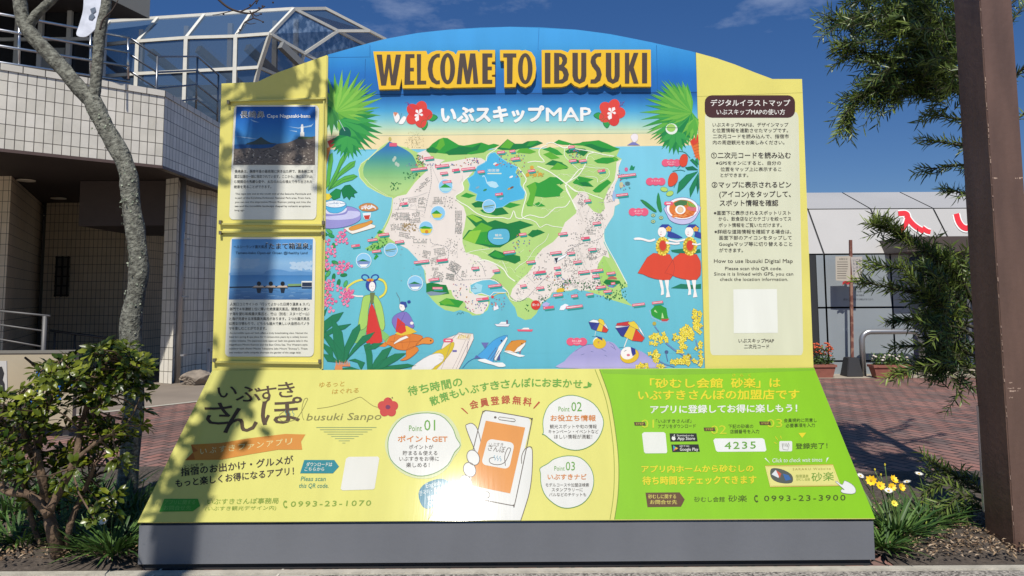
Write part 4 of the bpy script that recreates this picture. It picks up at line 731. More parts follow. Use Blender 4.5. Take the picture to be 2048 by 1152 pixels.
for i, t in enumerate(('The cape juts out at the south end of the Satsuma Peninsula and', 'is part of the Kirishima-Kinkowan National Park area. From here,', 'you can see the impressive Mount Kaimon jutting out into the', 'sea and the incredible landscape shaped by volcanic eruptions', 'long ago.')): P.text(t, 157-i*1.5, 919+i*31.5, (737, 736, 735, 733, 230)[i], 14, '#55524a', 3)
P.o(430, 450, 3.971)
P.rrect(0, 0, 1, 1, .045, '#e3e1d3', 1, q=((122, 98), (800, 98), (785, 1045), (78, 1045)))
P.grad('135,112 778,112 770,592 110,592', [(112, '#4f8fcc'), (230, '#6ea6d6'), (300, '#8db6d8'), (380, '#7aa6d0'), (395, '#3f7cb6'), (490, '#5a90c2'), (592, '#3f6ca0')], 2, 16)
for i in range(60): P.ell(random.uniform(150, 340), random.uniform(270, 340), random.uniform(12, 30), random.uniform(6, 14), '#93b6d6', 2.4+random.random()*.4, n=8); P.ell(random.uniform(600, 765), random.uniform(290, 350), random.uniform(6, 24), random.uniform(6, 14), '#b3cbe0', 2.4+random.random()*.4, n=8)
P.poly('400,370 460,350 530,355 600,372 680,365 770,375 772,400 380,400', '#5f92c4', 3); P.poly('115,380 330,372 420,392 115,400', '#6c9cc9', 2.9)
P.poly('115,490 690,480 690,492 115,500', '#1f2f3a', 3.6); P.poly('580,468 690,466 690,482 580,486', '#7ea06a', 3.8)
P.rect(688, 445, 772, 490, '#e6e6e0', 3.8); P.rect(692, 456, 770, 488, '#26324a', 4.2); P.poly('690,492 770,492 768,506 690,506', '#27405f', 3.6)
for x in (350, 444, 538):
    P.ell(x, 466, 17, 18, '#141820', 5, n=14); P.poly([(x-55, 498), (x-30, 480), (x-12, 482), (x+12, 482), (x+30, 480), (x+42, 496)], '#c8b4a0', 4.6); P.rect(x-50, 496, x+40, 503, '#2a2a30', 5.2); P.poly([(x-20, 504), (x+20, 504), (x+12, 540), (x-12, 540)], '#1c2838', 4.4)
for i in range(40): y = random.uniform(505, 588); x = random.uniform(120, 700); P.rect(x, y, x+random.uniform(20, 70), y+2, random.choice(['#7ba5cc', '#2f5a8a', '#8fb4d4']), 3)
P.text('ヘルシーランド露天風呂', 150, 186, 412, 25, '#1c2a3a', 5); P.text('「たまて箱温泉」', 405, 192, 765, 50, '#f0f2f0', 4.6, bold=.03); P.text('「たまて箱温泉」', 405, 192, 765, 48, '#141c26', 5, bold=.029); P.text('Tamate-bako Open-air Onsen @Healthy Land', 165, 231, 735, 20, '#1c2a3a', 5)
for i, t in enumerate(('人気口コミサイトの「行ってよかった日帰り温泉 & スパ」', '部門で４年連続１位に輝いた絶景露天風呂。開聞岳と東シ', 'ナ海を望む和風露天風呂と、竹山（別名：スヌーピー山）', 'と海が見渡せる洋風露天風呂があります。２つの露天風呂', 'は男女日替わりで、どちらも雄大で美しい大自然のパノラ', 'マを楽しむことができます。')): P.text(t, 120-i*1.5, 641+i*38.5, (752, 750, 749, 749, 748, 410)[i], 25, '#3a3834', 3)
for i, t in enumerate(('An incredible open-air bath offers a truly breathtaking view. Named the', 'best hot spring & spa place for 4 consecutive years by a widely known', 'review website. The Japanese-style open-air bath lets guests take in the', 'magnificent Mount Kaimon and the East China Sea. The Western-style', 'outdoor bath shows Mount Takeyama (aka Mount "Snoopy"). These', 'two outdoor baths uniquely alternate the gender of the usage daily.')): P.text(t, 117-i*1, 864+i*31, (735, 735, 735, 735, 735, 685)[i], 14, '#4a4842', 3)
P.build('photo_plate', ink_b, left_panel)

# ------------------------------------------------------------------ instructions on the right panel
P = Print((0, YB, 0), NB, KB); P.o(1390, 90, 3.2)
P.rrect(0, 0, 1, 1, .03, '#dcdcc0', 1, q=((62, 430), (662, 430), (693, 1985), (97, 1985)))
P.line('0,330 690,305', 2.5, '#bdb45c', 1)
P.rrect(62, 322, 640, 466, 46, '#4a2a24', 2)
DK = '#3c302a'
P.text('デジタルイラストマップ', 100, 392, 608, 42, '#f2eee6', 4, bold=.02); P.text('いぶスキップMAPの使い方', 138, 447, 575, 36, '#f2eee6', 4)
for t, x0, y, x1, h, b_ in (('いぶスキップMAPは、デザインマップ', 112, 524, 597, 27, .008), ('と位置情報を連動させたマップです。', 112, 560, 595, 27, .008), ('二次元コードを読み込んで、指宿市', 114, 598, 600, 27, .008), ('内の周遊観光をお楽しみください。', 114, 637, 572, 27, .008),
    ('①二次元コードを読み込む', 103, 726, 612, 40, .018), ('※GPSをオンにすると、自分の', 133, 768, 550, 26, .008), ('位置をマップ上に表示するこ', 163, 808, 552, 26, .008), ('とができます。', 163, 846, 340, 26, .008),
    ('②マップに表示されるピン', 107, 914, 614, 40, .018), ('(アイコン)をタップして、', 155, 974, 612, 40, .018), ('スポット情報を確認', 158, 1031, 532, 40, .018),
    ('※画面下に表示されるスポットリスト', 120, 1088, 612, 27, .01), ('から、飲食店などカテゴリを絞ってス', 150, 1126, 615, 27, .01)):
    P.text(t, x0, y, x1, h, DK, 4, bold=b_)
P.o(1390, 400, 3.2)
for t, x0, y, x1, h, b_ in (('ポット情報をご覧いただけます。', 152, 174, 555, 27, .01), ('※詳細な道路情報を確認する場合は、', 124, 216, 616, 27, .01), ('画面下部のアイコンをタップして', 154, 255, 618, 27, .01), ('Googleマップ等に切り替えること', 153, 295, 622, 27, .01), ('ができます。', 155, 335, 306, 27, .01),
    ('How to use Ibusuki Digital Map', 121, 402, 625, 25, .004), ('Please scan this QR code.', 192, 448, 556, 21, 0), ('Since it is linked with GPS, you can', 122, 483, 628, 21, 0), ('check the location information.', 160, 517, 595, 21, 0),
    ('いぶスキップMAP', 278, 914, 505, 28, .01), ('二次元コード', 314, 951, 474, 28, .01)):
    P.text(t, x0, y, x1, h, DK, 4, bold=b_)
P.poly('245,572 524,570 530,850 248,852', '#ecece2', 2)
P.build('instruction_print', ink_b, right_panel)

# ------------------------------------------------------------------ sloping front panel
nrm = NP
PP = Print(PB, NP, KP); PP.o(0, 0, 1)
TL, TR_, BR, BL = (424.5, 741), (1628, 735.5), (1750.5, 1037.5), (275, 1045)
pan = B(); prism(pan, [PP.pt(*q, 0) for q in (TL, TR_, BR, BL)], NP, .012, 0)
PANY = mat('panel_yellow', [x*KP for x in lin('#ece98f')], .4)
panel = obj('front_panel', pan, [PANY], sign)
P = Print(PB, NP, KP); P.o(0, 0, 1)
P.poly([TL, TR_, BR, BL], '#efe97e', 1)
P.poly('1199,738.5 1628,736 1750,1036.5 1229,1039 1236,990 1238,930 1232,870 1220,800', '#93d41a', 2)
P.line('1190,739 1212,800 1224,870 1228.5,930 1227,990 1220,1039', 1.4, '#9aa83c', 2.4, sm=4); P.line('1199,739 1220,800 1232,870 1237.5,930 1236,990 1229,1039', 1.6, '#7f9a2e', 2.4, sm=4)
P.poly('1203,740 1628,737 1629,741 1440,748 1300,750 1207,747', '#8ac62a', 2.5)
P.o(270, 730, 3.4907)
BR1 = '#5a4630'
# main logotype: drawn strokes
P.text('い', 585, 240, 715, 95, BR1, 4, bold=.02, y1=225); P.text('ぶ', 705, 262, 880, 120, BR1, 4, bold=.02, y1=262); P.text('す', 860, 280, 1000, 130, BR1, 4, bold=.012, y1=262); P.text('き', 1005, 235, 1120, 115, BR1, 4, bold=.02, y1=225)
P.text('さ', 492, 425, 680, 165, BR1, 4, bold=.02, y1=420); P.text('ん', 620, 485, 860, 190, BR1, 4, bold=.02, y1=470); P.text('ぽ', 885, 425, 1175, 185, BR1, 4, bold=.02, y1=410)
P.text('ゆるっと', 1285, 160, 1460, 40, '#d9a83a', 4, y1=150, bold=0, sl=.2); P.text('はぐれる', 1375, 205, 1560, 36, '#d9a83a', 4, y1=195, bold=0, sl=.2)
P.poly('392,557 600,545 800,512 1050,482 1190,486 1160,535 1168,592 1000,592 800,625 600,662 350,666 405,612', '#e5973a', 4); P.poly('392,557 440,600 405,612 420,660 350,666 405,612', '#c9742a', 4.4)
for i, ch in enumerate('いぶすきファンアプリ'):
    x = 455+i*66; y = 628-i*7.5; P.text(ch, x, y, x+46, 48, '#f3e7a0', 5, y1=y-4, bold=.004, sl=.15)
P.text('いぶすき', 348, 715, 480, 20, DK, 4, y1=704)
P.text('指宿のお出かけ・グルメが', 322, 778, 1105, 58, DK, 4, y1=690, bold=.034, sl=.08); P.text('もっと楽しくお得になるアプリ！', 285, 856, 1110, 56, DK, 4, y1=768, bold=.034, sl=.08)
P.poly('1182,664 1392,664 1425,710 1382,757 1153,757', '#128c98', 4); P.text('ダウンロードは', 1195, 710, 1375, 30, '#eff0e0', 5, bold=.02, sl=.15); P.text('こちらから', 1183, 742, 1320, 28, '#eff0e0', 5, bold=.02, sl=.15)
P.text('Pleas scan', 1157, 810, 1330, 32, '#2f8f78', 4, sl=.2); P.text('this QR code.', 1143, 858, 1350, 32, '#2f8f78', 4, sl=.2)
P.poly('205,935 440,935 455,985 405,1022 170,1026', '#54ae3c', 4); P.text('アプリに関する', 205, 975, 420, 32, '#8ccb62', 5, sl=.15); P.text('お問合せ先', 200, 1014, 390, 32, '#8ccb62', 5, sl=.15)
GT = '#8fae3a'
P.text('いぶすきさんぽ事務局', 503, 975, 1000, 40, GT, 4, y1=968, sl=.15); P.text('(いぶすき観光デザイン内)', 490, 1018, 985, 30, GT, 4, y1=1012, bold=0, sl=.15)
P.o(680, 730, 3.4907)
def phone(x, y, h, c):
    P.line([(x+.25*h, y), (x+.05*h, y+.3*h), (x+.12*h, y+.75*h), (x+.4*h, y+h)], h*.17, c, 4, sm=3); P.line([(x+.2*h, y+.02*h), (x+.5*h, y+.14*h)], h*.24, c, 4.2); P.line([(x+.3*h, y+.98*h), (x+.55*h, y+.82*h)], h*.24, c, 4.3)
phone(-395, 950, 48, GT)
P.text('0993-23-1070', -345, 990, 215, 38, GT, 4, y1=982, bold=.03, sl=.15, sp=1.25)
# script line drawing
P.line('-400,390 -420,370 -400,350', 2, BR1, 4) if False else None
P.line('-390,325 -422,350 -415,385 -370,395 -310,380 -270,330 -235,260 -225,235 -248,240 -265,300 -262,360 -250,385', 3.4, '#8f8a4a', 4, sm=5)
for k in range(3): P.line([(-380+k*26, 318), (-384+k*26, 332), (-372+k*26, 342), (-378+k*26, 358)], 3, '#4a9aa0', 4, sm=3)
P.text('busuki Sanpo', -235, 388, 285, 50, '#8f8a4a', 4, y1=382, bold=-.012, sl=.3)
P.line('-160,305 -60,290 60,255 120,230 146,226 175,245 230,285 275,298', 3, '#a59a54', 4, sm=3)
for i in range(8): P.line([(-165+i*26, 437+i*15.5), (255-i*31, 437+i*15.5)], 3, '#7aa07a', 4)
for k in range(5): a = R(-90+k*72); P.ell(335+36*math.cos(a), 297+32*math.sin(a), 38, 34, '#d5433c', 5+k*.05, rot=math.degrees(a))
P.ell(335, 295, 17, 15, '#7a2a5a', 6); P.line('345,262 355,240', 5, '#d5433c', 5.5); P.ell(350, 238, 5, 5, '#5a3a3a', 6, n=6); P.ell(365, 230, 5, 5, '#5a3a3a', 6, n=6)
P.rrect(0, 0, 1, 1, .07, '#f1efe4', 4, q=((62, 642), (275, 640), (238, 868), (5, 874)), ol='#cfc98a', ow=.012) if False else P.poly('62,642 265,640 275,652 242,862 230,870 18,876 5,866 42,655', '#f1efe4', 4)
GR = '#6cae3c'
def arcText(t, pts_, h, c, bold=.034):
    n = len(t); pp = spline([(x, y, 0) for x, y in pts_], 12); L = [0]
    for a, b in zip(pp, pp[1:]): L.append(L[-1]+(b-a).length)
    for i, ch in enumerate(t):
        d = L[-1]*(i+.5)/n; k = max(j for j in range(len(L)-1) if L[j] <= d); q = pp[k].lerp(pp[k+1], (d-L[k])/(L[k+1]-L[k])); tn = (pp[k+1]-pp[k]).normalized(); wd = h*.5
        if ch == '・' or ch == ' ': continue
        P.text(ch, q.x-tn.x*wd, q.y-tn.y*wd, q.x+tn.x*wd, h, c, 4, y1=q.y+tn.y*wd, bold=bold)
arcText('待ち時間の', [(475, 218), (660, 185), (865, 145)], 66, GR); arcText('散策もいぶすきさんぽにおまかせ♪', [(635, 288), (880, 212), (1150, 165), (1450, 155), (1765, 170)], 62, GR)
arcText('会員登録無料', [(905, 312), (1040, 285), (1160, 272), (1250, 278), (1340, 292)], 58, '#c4512e', .036)
P.poly('842,300 858,302 896,340 888,341', '#c4512e', 4); P.poly('1388,254 1397,262 1355,306 1348,302', '#c4512e', 4)
def drop(pts_, o1=5):
    P.poly(pts_, '#f3f2ea', 4, sm=3); P.line(pts_, 5, '#6aa05a', 5, True, sm=3)
P.poly('320,600 325,500 400,380 560,325 720,340 810,430 848,560 800,640 740,730 640,790 500,785 390,720', '#dfe6b0', 3, sm=3)
drop(S('335,570 350,480 430,375 570,337 700,352 780,430 812,510 840,562 800,610 750,700 650,760 540,775 430,730 355,660'))
drop(S('1420,470 1418,380 1460,280 1560,220 1660,218 1770,270 1835,370 1832,450 1790,530 1720,580 1640,596 1550,575 1480,530 1430,490 1412,485'))
drop(S('1397,722 1450,690 1500,655 1590,635 1680,650 1750,720 1772,810 1750,900 1690,970 1600,1000 1520,985 1440,920 1405,840 1400,760'))
OR = '#e58a34'
for t, x0, y, x1, h, c, b_ in (('Point', 482, 462, 572, 40, GR, 0), ('01', 588, 458, 665, 76, GR, -.01), ('ポイントGET', 405, 540, 750, 46, OR, .034), ('ポイントが', 482, 590, 652, 32, DK, 0), ('貯まる＆使える', 438, 632, 680, 32, DK, 0), ('いぶすきをお得に', 414, 672, 690, 32, DK, 0), ('楽しめる！', 462, 716, 625, 34, DK, 0),
    ('Point', 1525, 325, 1602, 34, GR, 0), ('02', 1615, 324, 1688, 66, GR, -.01), ('お役立ち情報', 1470, 393, 1785, 42, OR, .034), ('観光スポットや旬の情報', 1465, 445, 1792, 28, DK, 0), ('キャンペーン・イベントなど', 1455, 480, 1805, 28, DK, 0), ('ほしい情報が満載！', 1495, 517, 1760, 30, DK, 0),
    ('Point', 1496, 738, 1568, 32, GR, 0), ('03', 1576, 737, 1640, 62, GR, -.01), ('いぶすきナビ', 1450, 802, 1720, 40, OR, .034), ('モデルコースや加盟店検索', 1435, 852, 1738, 26, DK, 0), ('スタンプラリーに', 1478, 885, 1695, 26, DK, 0), ('バルなどのチケットも', 1460, 919, 1718, 26, DK, 0)):
    P.text(t, x0, y, x1, h, c, 7, bold=b_)
P.poly('548,900 580,840 650,805 720,795 782,838 770,900 700,960 620,1005 570,980', '#2f86a0', 4, sm=3)
P.text('English', 602, 860, 705, 32, '#dfeaea', 6, y1=836, sl=.1); P.text('한국어・简体中文', 556, 915, 760, 34, '#dfeaea', 6, y1=870, sl=.1); P.text('繁體中文', 612, 950, 720, 32, '#dfeaea', 6, y1=925, sl=.1); P.text('OK', 618, 985, 670, 30, '#dfeaea', 6, y1=975)
# hand with phone
OL, HW = '#6a5f56', '#f0efe8'
P.poly('880,440 890,415 925,410 960,450 985,560 960,620 935,580', HW, 4, sm=3, ol=OL, ow=5)
P.poly('1265,640 1290,590 1325,572 1345,600 1342,760 1325,880 1290,1000 1265,1085 620,1085 640,1060 700,1040 800,1000 850,890 1000,900', HW, 3.4, sm=0); P.line('1268,690 1268,640 1290,590 1325,572 1343,600 1340,760 1322,890 1290,1000 1262,1085', 5, OL, 5.6, sm=3)
P.line('610,1085 660,1010 680,960', 3, OL, 5)
P.rrect(0, 0, 1, 1, .09, HW, 5, q=((1000, 315), (1340, 375), (1195, 985), (850, 900)))
q_ = []
for cx, cy, a0 in ((1000, 315, 0),): pass
P.line('1040,322 1310,368 1335,385 1334,420 1225,950 1210,975 1180,978 890,918 860,895 862,870 985,370 1005,330', 6, OL, 6, True, sm=3)
P.poly('1018,390 1293,438 1188,898 905,840', '#ec9c48', 6.2)
P.rrect(0, 0, 1, 1, .18, HW, 6.6, q=((1032, 515), (1220, 545), (1180, 730), (985, 695)))
P.text('いぶすき', 1040, 570, 1140, 28, OL, 7.2, y1=572, bold=0); P.text('さんぽ', 1030, 600, 1150, 46, OL, 7.2, y1=618, bold=.008)
P.line('1080,645 1045,655 1050,685 1100,698 1150,680 1185,610 1190,585 1170,585 1150,640 1155,705', 5, OL, 7.2, sm=4)
for k in range(3): P.line([(1080+k*20, 632+k*3), (1075+k*20, 645+k*3), (1085+k*20, 655+k*3), (1080+k*20, 668+k*3)], 4, '#3f9ab8', 7.2, sm=3)
P.rrect(0, 0, 1, 1, .5, HW, 7, q=((1105, 362), (1225, 378), (1222, 400), (1102, 384)), ol=OL, ow=.0) ; P.line('1112,364 1218,379 1225,390 1216,398 1112,383 1105,373', 4, OL, 7.4, True); P.ell(1084, 367, 9, 8, OL, 7)
P.ell(1024, 908, 22, 22, HW, 7, ol=OL, ow=4)
for cx, cy, rx, ry in ((930, 648, 42, 55), (905, 732, 42, 52), (878, 822, 42, 54)): P.ell(cx, cy, rx, ry, HW, 6.9, rot=-25, ol=OL, ow=5)
# green half
P.o(1190, 730, 3.491)
YT, WT, DT = '#f3e32c', '#f4f6ea', '#3f4a20'
for t, x0, y, x1, h, c, b_, y1 in (('さ', 958, 84, 980, 22, YT, 0, 84), ('ら', 1012, 84, 1034, 22, YT, 0, 84), ('く', 1068, 84, 1088, 22, YT, 0, 84),
    ('「砂むし会館', 385, 163, 890, 66, YT, .048, 160), ('砂楽」は', 950, 161, 1292, 66, YT, .048, 158), ('いぶすきさんぽの加盟店です', 303, 246, 1425, 68, YT, .048, 240),
    ('アプリに登録してお得に楽しもう！', 388, 340, 1410, 56, WT, .045, 330), ('01', 322, 440, 412, 60, '#d3e02c', -.008, 440), ('02', 808, 484, 918, 62, '#d3e02c', -.008, 482), ('03', 1200, 438, 1308, 60, '#d3e02c', -.008, 436),
    ('「いぶすきさんぽ」', 425, 406, 672, 26, DT, .006, 404), ('アプリをダウンロード', 440, 444, 702, 28, DT, .006, 440), ('下記の砂楽の', 930, 444, 1105, 28, DT, .006, 442), ('店舗番号を入力', 942, 480, 1146, 28, DT, .006, 478), ('会員規約に同意し', 1318, 402, 1548, 28, DT, .006, 400), ('必要事項を入力', 1330, 438, 1535, 28, DT, .006, 434),
    ('登録完了！', 1400, 588, 1622, 40, DT, .012, 584), ('アプリ内ホームから砂むしの', 325, 753, 1105, 50, YT, .044, 748), ('待ち時間をチェックできます', 332, 838, 1125, 58, YT, .044, 830)):
    P.text(t, x0, y, x1, h, c, 5, y1=y1, bold=b_)
for x, y in ((272, 400), (758, 438), (1146, 396)): P.poly([(x, y), (x+76, y), (x+82, y+24), (x+5, y+24)], '#5a4028', 5.6); P.text('STEP', x+14, y+19, x+68, 13, '#d3c050', 6.2)
P.poly('342,470 480,470 492,480 504,605 498,617 352,618 342,608 328,482', '#f2f3e8', 4)
P.poly('520,478 708,478 716,534 526,536', '#1c1f20', 4); P.poly('532,556 722,555 732,606 540,609', '#1c1f20', 4)
P.ell(549, 512, 14, 15, WT, 5); P.ell(549, 498, 6, 4, '#1c1f20', 5.3); P.ell(564, 508, 6, 6, '#1c1f20', 5.4); P.ell(553, 491, 3, 6, WT, 5.5, rot=30)
P.text('Download on the', 572, 499, 688, 12, WT, 5); P.text('App Store', 575, 524, 698, 22, WT, 5, bold=.02); P.text('GET IT ON', 590, 573, 656, 11, WT, 5); P.text('Google Play', 592, 600, 720, 22, WT, 5, bold=.02)
for s_, c in (('545,562 562,582 548,602', '#3aa0d8'), ('545,562 565,574 558,582', '#3fbf6a'), ('565,574 580,583 566,592 558,582', '#eac43a'), ('548,602 566,592 558,582', '#e0503c')): P.poly(s_, c, 5)
P.poly('838,514 1168,512 1182,522 1196,594 1186,605 856,607 844,598 826,526', '#f5f6f0', 4); P.text('4235', 905, 588, 1122, 50, '#6fae3a', 5, y1=584, sp=1.2, bold=.032)
P.poly('1420,476 1474,473 1446,510', YT, 4)
P.rrect(1286, 532, 1376, 604, 10, '#f1f2ea', 4); P.line('1305,550 1312,590 1345,596 1355,560 1350,545 1340,575', 3, '#7a7a70', 5)
for k in range(4): P.line([(1306+k*10, 548), (1309+k*10, 570)], 3, '#7a7a70', 5)
for s_ in ('1258,500 1275,525', '1295,495 1300,515', '1250,540 1268,550'): P.line(s_, 4, YT, 4)
P.text('Click to check wait times', 1236, 682, 1585, 30, WT, 5, y1=676, bold=-.004, sl=.1); P.poly('1182,652 1192,650 1222,688', WT, 4); P.poly('1618,650 1632,646 1612,682', WT, 4)
P.poly('1186,705 1660,696 1716,844 1222,852', '#efe98c', 4, ol='#cfa53a', ow=4); P.line('1196,712 1653,704 1704,838 1228,845', 2, '#cfc05a', 4.8, True)
P.poly('1222,760 1230,725 1270,722 1320,735 1370,765 1382,800 1370,825 1320,828 1270,818 1235,795', '#5a6058', 5, sm=2); P.poly('1232,765 1260,735 1290,760 1280,790', '#e8ecec', 5.6); P.poly('1262,735 1300,760 1288,790', '#d8604a', 5.8); P.poly('1310,760 1350,770 1370,800 1330,810', '#3f6fae', 5.6)
P.text('SARAKU Website', 1380, 737, 1645, 16, '#b0a24a', 5, y1=732, sp=1.3); P.text('指宿温泉', 1400, 788, 1490, 22, '#8fa03a', 5); P.text('砂むし会館', 1405, 810, 1500, 20, '#8fa03a', 5); P.text('砂楽', 1512, 816, 1668, 62, '#6fa034', 5, y1=808, bold=.012)
P.poly('1678,818 1690,815 1725,838 1738,812 1752,812 1790,832 1815,860 1818,890 1790,902 1730,895 1715,880 1725,868 1740,872', '#f4f5f1', 6, sm=2, ol='#8a8a80', ow=3)
P.poly('352,892 590,890 626,940 600,990 366,993', '#6b4a30', 4); P.text('砂むしに関する', 372, 934, 565, 30, '#e4d86a', 5, bold=.016); P.text('お問合せ先', 384, 973, 572, 30, '#e4d86a', 5, bold=.016)
P.text('砂むし会館', 692, 957, 905, 36, '#4c5a20', 5, bold=0); P.text('砂楽', 930, 956, 1060, 46, '#4c5a20', 5, bold=.008); P.text('0993-23-3900', 1180, 952, 1748, 40, '#4c5a20', 5, y1=946, bold=.014, sp=1.25)
phone(1112, 912, 46, '#4c5a20')
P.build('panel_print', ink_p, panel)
# hollow body under the panel and the grey plinth
bl, br_ = PP.pt(275, 1045, 0), PP.pt(1750.5, 1037.5, 0); tl, tr = PP.pt(*TL, 0), PP.pt(*TR_, 0)
z0 = .006; zt = min(bl.z, br_.z)-.016
base = B(); x0, x1 = bl.x+.006, br_.x-.006; yf, yb_ = 4.612, YB+.09
box(base, x0, x1, yf, yb_, z0+.03, zt); obj('plinth', base, GREY, sign)
kick = B(); box(kick, x0+.02, x1-.02, yf+.02, yb_-.01, .0, z0+.03); obj('recessed_kick', kick, mat('kick_dark', (.03, .03, .03), .8), sign)
for sx, t_, b_ in ((1, tl, bl), (-1, tr, br_)):
    bk = B(); e = .01*sx; quad(bk, [(b_.x+e, b_.y+.012, zt), (t_.x+e, t_.y+.01, t_.z-.02), (t_.x+e, YB+.09, t_.z-.02), (b_.x+e, YB+.09, zt)]); obj('side_cheek', bk, GREY, sign)
pst = B()
for x in (-1.5, -.4, .7, 1.7): box(pst, x-.05, x+.05, YB+.095, YB+.195, 0, 2.6)
for z in (1.2, 2.2): box(pst, -1.9, 1.9, YB+.10, YB+.15, z, z+.05)
obj('back_frame', pst, BACK, sign)
# ------------------------------------------------------------------ ground
def sheet(name, pts, z, m, uvs=True):
    bm = B(); quad(bm, [(p[0], p[1], z) for p in pts], 0, [(p[0], p[1]) for p in pts]); o = obj(name, bm, m); o['kind'] = 'structure'; return o
AGG = bpy.data.materials.new('exposed_aggregate'); AGG.use_nodes = True
_n = AGG.node_tree; _b = _n.nodes['Principled BSDF']; _c = _n.nodes.new('ShaderNodeTexCoord'); _v = _n.nodes.new('ShaderNodeTexVoronoi'); _v.inputs['Scale'].default_value = 85
_r = _n.nodes.new('ShaderNodeValToRGB'); _r.color_ramp.elements[0].color = (.045, .04, .035, 1); _r.color_ramp.elements[1].color = (.40, .36, .31, 1); _r.color_ramp.elements[1].position = .95
_s = _n.nodes.new('ShaderNodeSeparateColor'); _n.links.new(_c.outputs['Object'], _v.inputs['Vector']); _n.links.new(_v.outputs['Color'], _s.inputs['Color']); _n.links.new(_s.outputs['Red'], _r.inputs['Fac'])
_n.links.new(_r.outputs['Color'], _b.inputs['Base Color']); _u = _n.nodes.new('ShaderNodeBump'); _u.inputs['Strength'].default_value = .7; _u.inputs['Distance'].default_value = .006; _u.invert = True
_n.links.new(_v.outputs['Distance'], _u.inputs['Height']); _n.links.new(_u.outputs['Normal'], _b.inputs['Normal']); _b.inputs['Roughness'].default_value = .85
CONC = mat('pale_concrete', lin('#9f9a90'), .85, var=.12, vscale=3, bump=.15, bscale=120)
CONC2 = mat('edging_concrete', lin('#a8a294'), .85, var=.18, vscale=9, bump=.3, bscale=90)
ASPH = mat('walkway_surface', lin('#8f8070'), .9, var=.15, vscale=1.5, bump=.1, bscale=150)
SOIL = mat('soil', (.045, .034, .026), .95, bump=.9, bscale=45, col2=(.10, .078, .06), vscale=30)
BRICK = [grid_mat('brick_paving', lin('#93685c'), lin('#6f5d57'), lin('#352c28'), .24, .12, .012, .5, .75, R(q), .6, .32) for q in (-67, -113.5)]
sheet('ground', [(-300, -60), (300, -60), (300, 600), (-300, 600)], -.03, ASPH)
sheet('plaza_paving', [(-9, 4.62), (.3, 4.62), (.3, 14.75), (-9, 14.75)], -.004, BRICK[0]); sheet('plaza_paving', [(.3, 4.62), (14, 4.62), (14, 14.75), (.3, 14.75)], -.004, BRICK[1])
gl, gr_ = gp(281, 816), gp(395, 803); dd = (gr_-gl).normalized()
pa, pb_ = gl-dd*6, gl+dd*9; nn = Vector((-dd.y, dd.x, 0))
sheet('walkway', [pa, pb_, pb_+nn*12, pa+nn*12], 0, mat('walkway_left', lin('#83776a'), .85, var=.12, vscale=1.2, bump=.1, bscale=120))
sheet('paving_edge', [pa-nn*.06, pb_-nn*.06, pb_+nn*.06, pa+nn*.06], .004, CONC2)
sheet('forecourt', [(3, 14.75), (16, 14.75), (16, 19), (3, 19)], 0, mat('forecourt_concrete', lin('#9b9080'), .85, var=.12, vscale=2))
sheet('sidewalk', [(-1.06, -8), (12, -8), (12, 4.525), (-1.16, 4.525)], 0, AGG)
sheet('bounce_pavement', [(-12, -8), (12, -8), (12, 3.3), (-12, 3.3)], .006, CONC)  # unseen pale ground added under and behind the viewer to bounce light
sheet('paved_blocks', [(-12, -8), (-1.06, -8), (-1.16, 4.525), (-12, 4.525)], .001, CONC)
jb = B()
for a, b in ((gp(562, 1142), gp(545, 1160)), (gp(320, 1140), gp(290, 1165))): quad(jb, [(a.x, a.y+.02, .005), (a.x+.012, a.y+.02, .005), (b.x+.012, b.y-1.5, .005), (b.x, b.y-1.5, .005)])
jo = obj('pavement_joint', jb, mat('joint_pale', lin('#c4beb0'), .9)); jo['kind'] = 'structure'
kb = B(); box(kb, -12, 12, 4.53, 4.60, -.1, .008); bmesh.ops.bevel(kb, geom=kb.edges[:], offset=.006, segments=2, affect='EDGES'); ko = obj('kerb', kb, CONC2); ko['kind'] = 'structure'
def bed(name, x0, x1, y0, y1, h):
    bm = B(); nx, ny = 60, 44; L = []
    for j in range(ny+1):
        for i in range(nx+1):
            u, v = i/nx, j/ny; e = min(u, 1-u, v, 1-v)*6
            L.append(bm.verts.new((x0+(x1-x0)*u, y0+(y1-y0)*v, .004+h*min(1, e)*(.6+.5*math.sin(u*9+v*5)*math.sin(v*7)) + random.uniform(0, .02)*min(1, e))))
    for j in range(ny):
        for i in range(nx): k = j*(nx+1)+i; bm.faces.new((L[k], L[k+1], L[k+nx+2], L[k+nx+1]))
    o = obj(name, bm, SOIL, smooth=True); o['kind'] = 'structure'
bed('soil_bed', -6.0, -2.16, 4.61, 7.4, .06); bed('soil_bed', 2.2, 6.2, 4.61, 7.0, .05)
def litter(name, x0, x1, y0, y1, n, cols, label):
    bm = B()
    for i in range(n):
        p = Vector((random.uniform(x0, x1), random.uniform(y0, y1), random.uniform(.045, .085))); M = Matrix.Translation(p) @ Matrix.Rotation(random.uniform(0, 6.3), 4, 'Z') @ Matrix.Rotation(random.uniform(-.6, .6), 4, 'X')
        L, W = random.uniform(.006, .022), random.uniform(.004, .010)
        f = bm.faces.new([bm.verts.new(M @ Vector(q)) for q in ((0, -L, 0), (W, 0, .004), (0, L, 0), (-W, 0, .004))]); f.material_index = random.randrange(len(cols))
    o = obj(name, bm, cols); o['kind'] = 'stuff'
    o['label'] = label; o['category'] = 'leaf litter'
LIT = [mat('dry_leaf', lin(c), .8) for c in ('#8a7357', '#6b543f', '#a8937a', '#54432f')]
litter('leaf_litter', 2.25, 4.6, 4.62, 5.8, 5200, LIT, 'dry brown chips and leaf litter around the steel pillar foot'); litter('leaf_litter', -4.4, -2.2, 4.62, 5.6, 2200, LIT, 'dry leaf litter on the soil under the yellow-green shrub')

